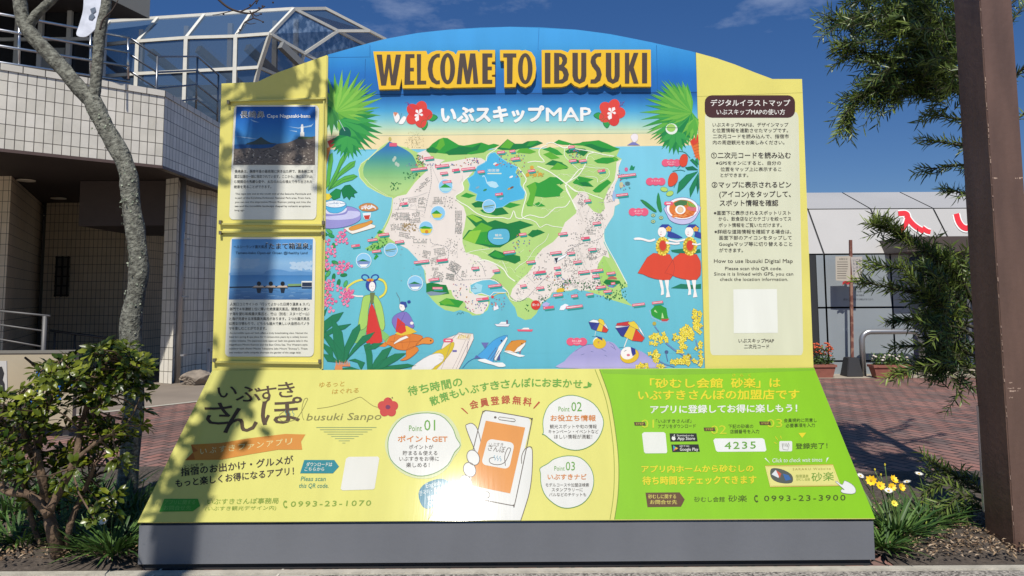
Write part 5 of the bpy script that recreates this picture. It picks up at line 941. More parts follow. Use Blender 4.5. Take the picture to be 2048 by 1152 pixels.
# ------------------------------------------------------------------ tiled building on the left
TILE = grid_mat('cream_tile', lin('#e4ded1'), lin('#d4cebf'), lin('#625c52'), .127, .222, .0065, 0, .35, 0, .3, .13)
TILE_D = grid_mat('interior_tile', lin('#dccbb0'), lin('#d2c2a8'), lin('#4d463c'), .105, .2, .005, 0, .45, 0, .3, .08)
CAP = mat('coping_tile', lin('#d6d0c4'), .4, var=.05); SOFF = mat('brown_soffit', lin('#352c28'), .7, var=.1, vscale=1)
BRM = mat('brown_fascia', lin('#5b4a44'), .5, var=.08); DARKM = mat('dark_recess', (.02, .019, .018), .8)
WMET = mat('white_painted_metal', lin('#c9cbcc'), .4); STEEL = mat('brushed_steel', (.6, .6, .6), .28, metal=1)
Cn = at(330, 182, 13.0); zt_ = Cn.z; zb_ = at(326, 331, 13.0).z
dL = Vector((-.737, -.676, 0)); dR = Vector((0.0, 1, 0)); nL = Vector((.676, -.737, 0)); nR = Vector((1, 0, 0))
bld = thing('tiled_building', 'cream tiled building with a raised balcony over a dark open ground floor', 'building', (Cn.x, Cn.y, 0))
pw = B(); CL, CR = Cn+dL*7.5, Cn+dR*9
wallq(pw, CL, Cn, zb_, zt_-.10, 0, -7.5); wallq(pw, Cn, CR, zb_, zt_-.10, 0, 0)
iL, iC, iR = CL-nL*.22, Cn+Vector((-.24, .10, 0)), CR-nR*.22
quad(pw, [(CL.x, CL.y, zb_), (Cn.x, Cn.y, zb_), (iC.x, iC.y, zb_), (iL.x, iL.y, zb_)]); quad(pw, [(Cn.x, Cn.y, zb_), (CR.x, CR.y, zb_), (iR.x, iR.y, zb_), (iC.x, iC.y, zb_)])
wallq(pw, iC, iL, zb_, zt_-.1); wallq(pw, iR, iC, zb_, zt_-.1)
obj('balcony_parapet', pw, TILE, bld)
cp = B(); o1, o2 = .012, .03
ring_o = [CL+nL*o1, Cn+Vector((.018, -.012, 0)), CR+nR*o1]; ring_i = [iL, iC, iR]
for z in (zt_-.10, zt_):
    for k in (0, 1): quad(cp, [(ring_o[k].x, ring_o[k].y, z), (ring_o[k+1].x, ring_o[k+1].y, z), (ring_i[k+1].x, ring_i[k+1].y, z), (ring_i[k].x, ring_i[k].y, z)])
for k in (0, 1):
    for rr in (ring_o, ring_i): wallq(cp, rr[k], rr[k+1], zt_-.10, zt_)
CAPT = grid_mat('coping_tiles', lin('#d8d2c6'), lin('#d0cabd'), lin('#57514a'), .3, 2, .008, 0, .4, 0, .2, .06)
obj('parapet_coping', cp, CAPT, bld)
sf = B(); s1, s2, s3, s4 = CL-nL*.1, Cn+Vector((-.1, .06, 0)), CR-nR*.1, Vector((-26, 22, 0)); s5 = Vector((-26, CL.y, 0))
ftr = [(p.x, p.y) for p in (s1, s2, s3, s4, s5)]
for z in (zb_+.03, zb_+.25): bm_f = sf.faces.new([sf.verts.new((x, y, z)) for x, y in ftr])
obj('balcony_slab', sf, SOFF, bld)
tr_ = B(); wallq(tr_, CL+nL*.004, Cn+Vector((.004, -.004, 0)), zb_-.05, zb_+.0); wallq(tr_, Cn+Vector((.004, -.004, 0)), CR+nR*.004, zb_-.05, zb_); obj('drip_edge', tr_, BRM, bld)
for px, py in ((52, 360), (117, 396), (76, 430), (298, 452)):
    p = gp(px, py, zb_+.02); lb = B(); tube(lb, [p, p-Vector((0, 0, .02))], .16, 16); obj('ceiling_light', lb, mat('lamp_cover', (.75, .68, .55), .3) if px == 52 else bpy.data.materials['lamp_cover'], bld)
# pillar with the steel downpipe
pts = [gp(318, 766), gp(343, 768), gp(350, 757), gp(364, 757), gp(365, 753), gp(411, 749)]
pl = B(); u = 0
for a, b in zip(pts, pts[1:]): u = wallq(pl, a, b, 0, zb_+.03, 0, u)
q = pts[-1]+Vector((-.05, 1.6, 0)); wallq(pl, pts[-1], q, 0, zb_+.03, 0, u); q2 = pts[0]+Vector((.1, 1.6, 0)); wallq(pl, q2, pts[0], 0, zb_+.03, 0, -1.6)
obj('pillar', pl, TILE, bld)
pp_ = B(); c0 = gp(354, 766); tube(pp_, [(c0.x, c0.y, 0), (c0.x, c0.y, zb_+.02)], .055, 14)
for z in (.5, 1.6, 2.7): box(pp_, c0.x-.03, c0.x+.12, c0.y-.02, c0.y+.12, z, z+.03)
obj('downpipe', pp_, mat('dull_steel', (.42, .41, .40), .45, metal=.7), bld)
# walls under the balcony
wl = B(); Yw1 = 18.2; a, b = at(84, 600, Yw1), at(245, 600, Yw1); wallq(wl, a, b, 0, zb_+.04); q = b+Vector((.25, 3, 0)); wallq(wl, b, q, 0, zb_+.04)
a, b, c = at(-120, 600, 14.2), at(10, 600, 14.2), at(78, 600, 18.6); wallq(wl, a, b, 0, zb_+.04); wallq(wl, b, c, 0, zb_+.04)
obj('inner_wall', wl, TILE_D, bld)
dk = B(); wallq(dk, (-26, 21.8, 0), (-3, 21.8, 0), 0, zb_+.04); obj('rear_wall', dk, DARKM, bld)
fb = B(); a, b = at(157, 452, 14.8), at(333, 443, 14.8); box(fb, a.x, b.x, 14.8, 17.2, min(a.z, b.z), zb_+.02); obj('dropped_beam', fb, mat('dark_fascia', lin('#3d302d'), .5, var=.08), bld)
wn = B(); a, b = at(113, 591, Yw1-.02), at(140, 515, Yw1-.02)
box(wn, a.x, b.x, Yw1-.04, Yw1-.01, a.z, b.z); wo = obj('window', wn, mat('window_frosted', lin('#6b675e'), .3), bld)
gb = B()
for k in range(5): z = a.z+(b.z-a.z)*k/4; bar(gb, (a.x-.03, Yw1-.07, z), (b.x+.03, Yw1-.07, z), .03, .03)
for k in range(3): x = a.x+(b.x-a.x)*k/2; bar(gb, (x, Yw1-.08, a.z-.03), (x, Yw1-.08, b.z+.03), .03, .03)
obj('window_grille', gb, mat('black_iron', (.015, .015, .015), .5), wo)
# balcony railings
rl = B()
for zz, ze in ((28, 75), (60, 105), (92, 133), (125, 163)):
    e = at(259, ze, 12.62); s_ = at(0, zz, 11.45); d_ = (s_-e); tube(rl, [e, e+d_*1.6], .022, 8)
for px, y0_, y1_ in ((38, 34, 142), (181, 62, 160), (256, 74, 166)):
    t = px/259; Y = 11.45+(12.62-11.45)*t; tube(rl, [at(px, y0_, Y), at(px, y1_-8, Y)], .02, 8)
obj('balcony_railing', rl, STEEL, bld)
rl = B(); Q = [at(262, 78, 12.7), at(315, 113, 12.95), at(395, 113, 14.6), at(437, 150, 15.6)]
for dz in (0, -.28, -.56, -.84):
    tube(rl, [q_+Vector((0, 0, dz)) for q_ in Q], .018, 7)
for q_ in Q[1:]: tube(rl, [q_, q_-Vector((0, 0, 1.1))], .02, 7)
obj('stair_railing', rl, mat('dark_steel', (.22, .23, .25), .35, metal=.8), bld)
# upper storey: eave and dark glazed wall behind the railing
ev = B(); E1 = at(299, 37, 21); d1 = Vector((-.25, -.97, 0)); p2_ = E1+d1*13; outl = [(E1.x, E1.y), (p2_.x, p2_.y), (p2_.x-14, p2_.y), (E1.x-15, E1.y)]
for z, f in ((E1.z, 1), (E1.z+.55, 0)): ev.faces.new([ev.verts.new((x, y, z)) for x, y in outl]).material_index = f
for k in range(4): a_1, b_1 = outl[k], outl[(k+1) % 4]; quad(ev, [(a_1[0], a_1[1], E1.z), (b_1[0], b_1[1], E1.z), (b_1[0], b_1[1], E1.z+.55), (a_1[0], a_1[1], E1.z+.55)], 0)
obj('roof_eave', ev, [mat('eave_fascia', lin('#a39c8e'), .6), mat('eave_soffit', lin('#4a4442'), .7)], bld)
uw = B(); a, b = at(-200, 200, 20.5), at(205, 200, 20.5); wallq(uw, a, b, zb_, 9.6); obj('upper_wall', uw, mat('tinted_glazing', (.025, .028, .035), .15), bld)
uf = B()
for px in (-60, 25, 72, 130, 200): p = at(px, 300, 20.45); box(uf, p.x-.06, p.x+.06, 20.36, 20.46, zb_+.26, 9.5)
for z in (7.4, 8.6): box(uf, a.x, b.x, 20.38, 20.45, z, z+.09)
obj('window_frame', uf, WMET, bld)
for k, (pa_, pb2, za, zb2) in enumerate(((25, 72, 6.9, 5.4), (80, 128, 8.4, 6.2))):
    a, b = at(pa_, 150, 20.42), at(pb2, 150, 20.42); s2b = B(); box(s2b, a.x, b.x, 20.40, 20.43, zb2, za); obj('blind', s2b, mat('pale_blind', lin('#8f9497'), .7) if k == 0 else bpy.data.materials['pale_blind'], bld)

# ------------------------------------------------------------------ faceted glass atrium
GLASS = bpy.data.materials.new('tinted_glass'); GLASS.use_nodes = True
_n = GLASS.node_tree; _b = _n.nodes['Principled BSDF']; _b.inputs['Base Color'].default_value = (.06, .095, .15, 1); _b.inputs['Roughness'].default_value = .06; _b.inputs['Alpha'].default_value = .74; _b.inputs['Specular IOR Level'].default_value = .6
DIRTY = bpy.data.materials.new('streaked_glass'); DIRTY.use_nodes = True
_n = DIRTY.node_tree; _b = _n.nodes['Principled BSDF']; _b.inputs['Roughness'].default_value = .2
_c = _n.nodes.new('ShaderNodeTexCoord'); _m = _n.nodes.new('ShaderNodeMapping'); _m.inputs['Scale'].default_value = (9, 3, 3.2); _t = _n.nodes.new('ShaderNodeTexNoise'); _t.inputs['Scale'].default_value = 1.2; _t.inputs['Detail'].default_value = 8
_r = _n.nodes.new('ShaderNodeValToRGB'); _r.color_ramp.elements[0].position = .42; _r.color_ramp.elements[1].position = .72; _r.color_ramp.elements[0].color = (.05, .09, .16, 1); _r.color_ramp.elements[1].color = (.28, .38, .52, 1)
_n.links.new(_c.outputs['Object'], _m.inputs['Vector']); _n.links.new(_m.outputs['Vector'], _t.inputs['Vector']); _n.links.new(_t.outputs['Fac'], _r.inputs['Fac']); _n.links.new(_r.outputs['Color'], _b.inputs['Base Color']); _b.inputs['Alpha'].default_value = .8
knee = [at(x, y, d) for x, y, d in ((177, 92, 20.9), (276, 83, 20.6), (373, 76, 20.4), (472, 73, 20.2), (540, 68, 20))]
topn = [at(x, y, d) for x, y, d in ((220, 43, 21.9), (316, 36, 21.7), (409, 30, 21.5), (505, 23, 21.3), (588, 18, 21.1))]
atr = thing('glass_atrium', 'faceted glass atrium with white frames rising behind the balcony', 'atrium', (knee[2].x, knee[2].y, 0))
zm = at(470, 138, 20.2).z; z0_ = zb_+.25
mid = [Vector((p.x, p.y, zm)) for p in knee[:4]]+[at(518, 135, 20.3)]; low = [Vector((p.x, p.y, z0_)) for p in knee[:4]]+[at(500, 215, 20.6)]
K, T = knee[4], topn[4]; K2, T2 = at(608, 107, 21.4), at(675, 62, 22.6); K3, T3 = at(640, 124, 22.1), at(731, 91, 23.8); M2, L2 = at(590, 166, 21.4), at(575, 235, 21.4)
R1, R2, R3 = at(650, 17, 22.2), at(738, 62, 23.6), at(771, 79, 24.4)
topf = [p+Vector((.9, 1.6, .0)) for p in topn[:4]]
fr = B()
def fb_(a, b, w_=.085): bar(fr, a, b, w_, w_)
for A_ in (knee, topn, mid):
    for a, b in zip(A_, A_[1:]): fb_(a, b)
for a, b in zip(knee, topn): fb_(a, b)
for a, b in zip(knee, mid): fb_(a, b, .1)
for a, b in zip(mid, low): fb_(a, b, .1)
for a, b in ((K, K2), (T, T2), (K2, T2), (K2, K3), (T2, T3), (K3, T3), (T, R1), (R1, R2), (R2, R3), (T2, R2), (T3, R3), (mid[4], M2), (K2, M2), (M2, L2), (K3, M2)): fb_(a, b)
obj('frame', fr, mat('atrium_white', lin('#d2cfc4'), .4, var=.05), atr)
def pane(pts_, m): bm = B(); bm.faces.new([bm.verts.new(p) for p in pts_]); obj('glass_pane', bm, m, atr)
for i in range(4): pane((knee[i], knee[i+1], topn[i+1], topn[i]), GLASS); pane((mid[i], mid[i+1], knee[i+1], knee[i]), GLASS); pane((low[i], low[i+1], mid[i+1], mid[i]), GLASS)
pane((K, K2, T2, T), DIRTY); pane((K2, K3, T3, T2), DIRTY); pane((T, T2, R2, R1), GLASS); pane((T2, T3, R3, R2), GLASS); pane((mid[4], M2, K2, K), GLASS); pane((low[4], L2, M2, mid[4]), GLASS)
it = B()
for i in range(5): bar(it, knee[i]+Vector((.2, .3, -.2)), knee[i]+Vector((1.5, 2.6, -1.4)), .16, .2); bar(it, mid[i]+Vector((.3, 2.4, 0)), mid[i]+Vector((.3, 2.4, 2.2)), .14, .14)
bar(it, knee[0]+Vector((0, 2.8, -.9)), knee[4]+Vector((0, 2.8, -.9)), .15, .2); bar(it, mid[0]+Vector((0, 2.8, -.4)), mid[4]+Vector((0, 2.8, -.4)), .15, .3)
obj('inner_beam', it, mat('inner_grey', lin('#7d7f80'), .6), atr)
bw = B(); wallq(bw, Vector((knee[0].x-.5, 23.6, 0)), Vector((L2.x+.6, 23.6, 0)), z0_, knee[2].z-.4); obj('inner_wall', bw, mat('inner_dark', lin('#39404a'), .5, var=.3, vscale=.6), atr)

# ------------------------------------------------------------------ things in front of the tiled building
def rock(name, p, sx, sy, sz, seed, m):
    bm = B(); bmesh.ops.create_icosphere(bm, subdivisions=4, radius=1); rnd = random.Random(seed); ax = [Vector((rnd.uniform(-1, 1), rnd.uniform(-1, 1), rnd.uniform(-1, 1))).normalized() for _ in range(22)]
    for v in bm.verts:
        n_ = v.co.normalized(); d_ = min([1]+[(.72+.1*(i % 3))/max(.01, n_.dot(a)) for i, a in enumerate(ax) if n_.dot(a) > .45]); v.co = n_*d_
        v.co = Vector((v.co.x*sx+p.x, v.co.y*sy+p.y, max(-.02, v.co.z*sz+sz*.55)+p.z)) + Vector((rnd.uniform(-1, 1),)*3)*.006
    return obj(name, bm, m)
STONE = mat('rough_stone', lin('#6f665c'), .9, bump=.8, bscale=14, col2=lin('#96897a'), vscale=7)
pr = gp(384, 772); tag(rock('boulder', Vector((pr.x+.02, pr.y+.3, 0)), .37, .3, .17, 4, STONE), 'rough grey boulder at the foot of the tiled pillar beside the sign', 'boulder')
wp = B(); a = gp(419, 757); b = at(420, 697, a.y); bar(wp, (a.x-.03, a.y, 0), (a.x-.03, a.y, b.z), .05, .05); bar(wp, (a.x-.03, a.y, b.z-.03), (a.x+.5, a.y, b.z-.03), .05, .05); bar(wp, (a.x+.45, a.y, 0), (a.x+.45, a.y, b.z-.03), .05, .05)
tag(obj('barrier_frame', wp, mat('barrier_white', lin('#b5b8ba'), .4)), 'low white metal barrier frame peeping out beside the sign left edge', 'barrier')
lwm = mat('cream_board', lin('#a89c84'), .6, var=.08, vscale=2); Yl = 9.0
cab = thing('cream_signboard', 'low cream signboard with blue lettering behind the yellow-green shrub', 'signboard', (at(60, 700, Yl).x, Yl, 0))
cbm = B(); a, b = at(-150, 712, Yl), at(150, 706, Yl); box(cbm, a.x, b.x, Yl, Yl+.08, .12, b.z); obj('board', cbm, lwm, cab)
cbm = B(); box(cbm, a.x, b.x+.01, Yl-.012, Yl+.09, b.z+.001, b.z+.03); 
for x in (a.x+.1, b.x-.15): box(cbm, x, x+.07, Yl+.085, Yl+.15, 0, b.z)
obj('board_frame', cbm, mat('board_frame_grey', lin('#77736a'), .5), cab)
cbm = B()
for s_ in ('72,742 92,738 92,752 82,755 82,782 72,785', '138,735 156,732 156,770 138,772', '100,770 122,768 122,800 112,802 112,782 100,784', '60,800 90,798 90,812 60,815'):
    prism(cbm, [at(x, y, Yl-.004) for x, y in S(s_)], Vector((0, -1, 0)), .003)
obj('lettering', cbm, mat('blue_letter', lin('#1f5fae'), .4), cab)
bn = B(); a, b = at(-40, 722, 8.6), at(13, 722, 8.6); prism(bn, [at(-60, 722, 8.6), at(13, 722, 8.6), at(15, 800, 8.6), at(-60, 800, 8.6)], Vector((0, -1, 0)), .01)
bno = thing('white_banner', 'white banner with black brush writing at the far left edge', 'banner', (b.x, 8.6, 0)); obj('cloth', bn, mat('banner_white', lin('#b9b6b0'), .8), bno)
bn = B()
for s_ in ('-5,735 3,733 7,745 4,758 8,766 9,790 2,795 0,772 -8,760',): prism(bn, [at(x, y, 8.588) for x, y in S(s_)], Vector((0, -1, 0)), .004)
obj('lettering', bn, mat('ink_black', (.02, .02, .02), .6), bno)
hb = B()
tube(hb, [at(-60, 616, 11), at(100, 632, 11)], .015, 8); tube(hb, [at(-60, 641, 11), at(88, 662, 11)], .012, 8); tube(hb, [at(-60, 668, 11), at(88, 694, 11)], .012, 8)
p = at(90, 632, 11); tube(hb, [(p.x, p.y, p.z), (p.x, p.y, 0)], .03, 8); p = at(-40, 618, 11); tube(hb, [(p.x, p.y, p.z), (p.x, p.y, 0)], .03, 8)
tag(obj('handrail', hb, mat('rail_grey', (.13, .125, .12), .55, metal=.3)), 'grey three-bar handrail in the shade left of the tree trunk', 'handrail')  # rail colour darkened to imitate the shade it stands in
hb = B(); tube(hb, [at(100, 661, 14.5), at(228, 678, 14.5)], .025, 8)
for px, py in ((110, 662), (150, 668), (222, 677)): p = at(px, py, 14.5); tube(hb, [p, (p.x, p.y, 0)], .02, 8)
tag(obj('ramp_handrail', hb, mat('rail_dark', (.03, .028, .026), .5)), 'dark sloping ramp handrail before the shaded inner wall', 'handrail')
fl = thing('hanging_flag', 'white cloth flag with faint marks hanging by the balcony railing', 'flag', tuple(at(180, 30, 11.9)))
fb2 = B(); out = spline([at(x, y, 11.9) for x, y in S('172,-30 206,-30 205,10 203,42 190,58 172,73 153,70 158,50 166,20')], 4, True); prism(fb2, out, Vector((0, -1, 0)), .02); obj('cloth', fb2, mat('flag_cloth', lin('#c9cdd8'), .8, var=.15, vscale=6, bump=.4, bscale=8), fl)
fb2 = B(); tube(fb2, [at(207, -40, 11.9), at(205, 85, 11.9)], .012, 6); obj('flag_pole', fb2, STEEL, fl)
fb2 = B()
for s_ in ('180,18 190,14 192,22 186,27 190,33 184,40 177,38 178,32 183,27',): prism(fb2, [at(x, y, 11.888) for x, y in S(s_)], Vector((0, -1, 0)), .006)
obj('print', fb2, mat('flag_mark', lin('#5f6a7a'), .8), fl)

# ------------------------------------------------------------------ white panelled building on the right
Yr = gp(1690, 748).y
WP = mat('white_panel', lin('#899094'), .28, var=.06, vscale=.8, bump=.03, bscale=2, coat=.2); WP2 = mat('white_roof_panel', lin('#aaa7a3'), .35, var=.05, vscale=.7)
SEAM = mat('dark_seam', (.02, .022, .025), .7)
ent = thing('panelled_building', 'low white panelled building with a sloping roof edge and red lettering', 'building', (5.5, Yr, 0))
ze = at(1713, 508, Yr).z; zmid = at(1713, 615, Yr).z; t1 = at(1617, 418, Yr+.75); t2 = at(1690, 385, Yr+2.1)
xs_ = [at(1648, 508, Yr).x, at(1780, 508, Yr).x]; pw_ = xs_[1]-xs_[0]; xs_ = [xs_[0]+pw_*k for k in range(-3, 9)]
xc = at(1634, 600, Yr).x
sk = B(); box(sk, xc+.03, xs_[1]+.39, Yr+.03, Yr+.3, 0, ze)
prof = [(Yr+.03, ze), (Yr+.78, t1.z-.01), (Yr+2.1, t2.z-.03), (Yr+6, t2.z+.25)]
for (ya, za), (yb2, zb3) in zip(prof, prof[1:]): quad(sk, [(xs_[0], ya, za), (xs_[-1], ya, za), (xs_[-1], yb2, zb3), (xs_[0], yb2, zb3)])
wallq(sk, (xs_[0], Yr+6, 0), (xs_[-1], Yr+6, 0), 0, t2.z+.2); quad(sk, [(xs_[0], Yr+.03, ze-.0), (xs_[-1], Yr+.03, ze), (xs_[-1], Yr+6, ze+.02), (xs_[0], Yr+6, ze+.02)])
obj('seam_backing', sk, SEAM, ent)
g = .018
def pquad(bm, xa, xb, p, q): quad(bm, [(xa+g, p[0], p[1]), (xb-g, p[0], p[1]), (xb-g, q[0], q[1]), (xa+g, q[0], q[1])])
def inset(p, q, a, b): P0, Q0 = Vector(p), Vector(q); d_ = (Q0-P0).normalized(); return tuple(P0+d_*a), tuple(Q0-d_*b)
for k in range(len(xs_)-1):
    xa, xb = xs_[k], xs_[k+1]
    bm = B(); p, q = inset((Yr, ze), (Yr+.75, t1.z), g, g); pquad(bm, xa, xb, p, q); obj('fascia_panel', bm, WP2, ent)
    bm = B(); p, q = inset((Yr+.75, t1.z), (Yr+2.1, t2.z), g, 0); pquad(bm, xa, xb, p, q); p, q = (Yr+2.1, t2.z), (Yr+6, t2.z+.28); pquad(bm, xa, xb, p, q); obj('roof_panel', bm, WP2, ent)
zk = at(1713, 722, Yr).z
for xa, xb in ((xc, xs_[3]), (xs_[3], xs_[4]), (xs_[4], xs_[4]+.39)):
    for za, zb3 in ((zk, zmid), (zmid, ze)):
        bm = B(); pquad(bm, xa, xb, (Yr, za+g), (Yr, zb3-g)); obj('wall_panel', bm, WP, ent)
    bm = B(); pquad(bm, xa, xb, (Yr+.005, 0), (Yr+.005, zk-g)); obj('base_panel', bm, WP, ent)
# glazed bay left of the corner, entrance right
gw = B(); quad(gw, [(xs_[0], Yr+.35, 0), (xc+.03, Yr+.35, 0), (xc+.03, Yr+.35, ze), (xs_[0], Yr+.35, ze)]); gwo = obj('window', gw, mat('dark_glazing', (.03, .034, .038), .08), ent)
gw = B()
for z in (.02, zmid+.15, ze-.09): box(gw, xs_[0], xc, Yr+.26, Yr+.34, z, z+.08)
box(gw, xc-.5, xc-.44, Yr+.27, Yr+.34, 0, ze); obj('frame', gw, WMET, gwo)
xo = xs_[4]+.42
dg = B(); quad(dg, [(xo, Yr+1.3, 0), (xs_[-1], Yr+1.3, 0), (xs_[-1], Yr+1.3, ze), (xo, Yr+1.3, ze)]); quad(dg, [(xo, Yr+.3, 0), (xo, Yr+1.3, 0), (xo, Yr+1.3, ze), (xo, Yr+.3, ze)]); do_ = obj('entrance_door', dg, mat('blue_glazing', lin('#223a63'), .05, spec=.8), ent)
dg = B()
for x in (xo+.03, xo+.9, xo+1.8, xo+2.7): box(dg, x, x+.06, Yr+1.22, Yr+1.28, .02, ze-.01)
box(dg, xo, xs_[-1], Yr+1.215, Yr+1.285, 1.0, 1.06); obj('frame', dg, WMET, do_)
dg = B(); a, b = at(1813, 473, Yr-.9), at(1813, 503, Yr-.9); box(dg, a.x, xs_[-1]+.5, Yr-.9, Yr+.9, b.z, a.z); obj('canopy', dg, mat('brown_canopy', lin('#4a3f3a'), .5), ent)
# red lettering on the fascia
fn = Vector((0, -(t1.z-ze), .75)).normalized(); fp = Print((0, Yr, ze), fn, 1); fp.o(1580, 340, 2.4)
def stroke(pts_, w_):
    c = [Vector((x, y)) for x, y in S(pts_)]; c2 = spline([(v.x, v.y, 0) for v in c], 5); Lp, Rp = [], []
    for i, v in enumerate(c2):
        t = (c2[min(i+1, len(c2)-1)]-c2[max(i-1, 0)]).normalized(); n_ = Vector((-t.y, t.x, 0))*w_/2; Lp.append(v+n_); Rp.append(v-n_)
    return [(p.x, p.y) for p in Lp+Rp[::-1]]
strk = (('518,214 548,212 562,222 560,245 550,270 524,300', 24), ('556,222 575,250 600,275 640,300', 24), ('632,282 655,298 672,302', 22), ('796,214 806,250 824,275 846,284 860,275', 26))
lm = {}
for nm, ex, lv, c, sel in ((nm, ex, lv, c, sel) for sel in (strk[:3], strk[3:]) for nm, ex, lv, c in (('sign_letter', 0, 60, lin('#c8242c')), ('letter_border', 12, 40, lin('#d8d8d4')))):
    bm = B()
    for i, (s_, w_) in enumerate(sel): prism(bm, [fp.pt(x, y, lv+i*3) for x, y in stroke(s_, w_+ex)], fn, (lv+i*3)*fp.GAP-.0005)
    lm[nm] = obj(nm, bm, bpy.data.materials.get('paint_'+nm) or mat('paint_'+nm, c, .4), ent if nm == 'sign_letter' else lm['sign_letter'])
# painted notice on the panel
npn = Print((0, Yr, 0), NB, .75); npn.o(1580, 340, 2.4)
for i, (t, x0, x1) in enumerate((('受付', 350, 383), ('毎', 346, 356), ('8時30分〜21時', 340, 390), ('見学時間のご案内', 330, 395), ('最終受付時間のご案内', 300, 388), ('営業時間', 318, 360), ('open daily', 322, 372), ('年中無休', 318, 356), ('(都合により休館する場合があります)', 255, 400))): npn.text(t, x0, 470+i*19.5, x1, 10, '#55585c', 4, bold=0)
npn.build('lettering', ink_b, ent)
# notice on a rusty post
Yn = gp(1703, 752).y
ns = thing('notice_post', 'paper notices on a rusty post in a black block by the white wall', 'notice post', (at(1703, 752, Yn).x, Yn, 0))
bm = B(); a = at(1701, 480, Yn); c0 = at(1704, 715, Yn); bar(bm, (c0.x, Yn, .3), (a.x, Yn, a.z), .05, .05); obj('post', bm, mat('rusty_post', lin('#6b4034'), .7, bump=.3, bscale=20, col2=lin('#8f6a58'), vscale=9, hard=True), ns)
bm = B(); a, b = at(1687, 752, Yn), at(1720, 752, Yn); m_ = .02
vb = [bm.verts.new(p) for p in ((a.x, Yn-.17, 0), (b.x, Yn-.17, 0), (b.x, Yn+.17, 0), (a.x, Yn+.17, 0), (a.x+.06, Yn-.12, .36), (b.x-.06, Yn-.12, .36), (b.x-.06, Yn+.12, .36), (a.x+.06, Yn+.12, .36))]
for f in ((3, 2, 1, 0), (4, 5, 6, 7), (0, 1, 5, 4), (1, 2, 6, 5), (2, 3, 7, 6), (3, 0, 4, 7)): bm.faces.new([vb[i] for i in f])
bmesh.ops.bevel(bm, geom=bm.edges[:], offset=.012, segments=2, affect='EDGES'); obj('block', bm, mat('black_block', (.025, .025, .027), .6), ns)
npr = Print((0, Yn-.04, 0), NB, .8); npr.o(1580, 340, 2.4)
npr.poly('218,415 290,413 290,535 220,530', '#c9bfae', 1); npr.poly('292,418 347,415 344,535 300,532', '#c4bcb4', 1.6)
npr.text('お知らせ', 236, 432, 276, 9, '#3a3a3a', 3)
for i in range(8): npr.rect(226, 440+i*11, random.uniform(268, 284), 443+i*11, '#6a655c', 2.4)
for i, t in enumerate(('もうすぐ', 'ご案内', 'いたします')):
    for j, ch in enumerate(t): npr.text(ch, 330-i*14, 440+j*17, 341-i*14, 13, '#3f4a60', 3)
npr.poly('252,538 262,532 282,534 290,540 280,552 265,545 252,552', '#c8323c', 1.2)
npr.build('paper_notice', ink_b, ns)
# hoop rail
Yh = gp(1725, 752).y; xa, xb = at(1727, 752, Yh).x, at(1846, 748, Yh).x; zt2 = at(1785, 663, Yh).z; rr = .17
path = [Vector((xa, Yh, 0)), Vector((xa, Yh, zt2-rr))]+[Vector((xa+rr-rr*math.cos(a), Yh, zt2-rr+rr*math.sin(a))) for a in (.4, .8, 1.2, 1.57)]+[Vector((xb-rr, Yh, zt2))]+[Vector((xb-rr+rr*math.sin(a), Yh, zt2-rr+rr*math.cos(a))) for a in (.4, .8, 1.2, 1.57)]+[Vector((xb, Yh, 0))]
bm = B(); tube(bm, path, .055, 14); tag(obj('hoop_rail', bm, mat('rail_steel', (.36, .36, .36), .38, metal=.75)), 'grey steel hoop rail standing before the white wall', 'rail')
# ------------------------------------------------------------------ foreground pillar
pc = gp(2030, 1112); PIL = mat('brown_painted_steel', lin('#5a443a'), .45, var=.22, vscale=2.2, bump=.12, bscale=25, coat=.08, stretch=(4, 4, .9), detail=11)
scr = mat('scratched_primer', lin('#a58c7c'), .6)
pil = thing('steel_pillar', 'tall dark brown painted steel pillar in the right foreground', 'pillar', (pc.x+.1, pc.y+.14, 0))
bm = B(); box(bm, pc.x, pc.x+.205, pc.y, pc.y+.285, 0, 6.5); bmesh.ops.bevel(bm, geom=[e for e in bm.edges if abs((e.verts[0].co-e.verts[1].co).z) > 1], offset=.006, segments=3, affect='EDGES'); obj('shaft', bm, PIL, pil)
bm = B(); rn = random.Random(3)
for i in range(46):
    z = rn.uniform(.1, 4); h = rn.uniform(.004, .03); x = pc.x+rn.uniform(-.0005, .003); box(bm, x, x+rn.uniform(.002, .004), pc.y-.0006, pc.y+.002, z, z+h)
for (x0, x1, z) in ((.01, .04, 2.28), (.15, .2, 2.28), (.03, .05, 1.02), (.02, .06, .985), (.03, .09, .97), (.025, .05, .93), (.08, .1, .985)):
    for k in range(4): a = pc.x+x0+(x1-x0)*k/4; box(bm, a, a+(x1-x0)*rn.uniform(.1, .24), pc.y-.0008, pc.y+.002, z+rn.uniform(-.003, .003), z+rn.uniform(.004, .009))
obj('scratch_print', bm, scr, pil)['kind'] = 'stuff'
bm = B(); a, b = at(1956, 812, pc.y+.29), at(1968.5, 1022, pc.y+.29); bar(bm, a, b, .02, .012); obj('metal_strip', bm, mat('strip_aluminium', (.7, .7, .7), .3, metal=.8), pil)

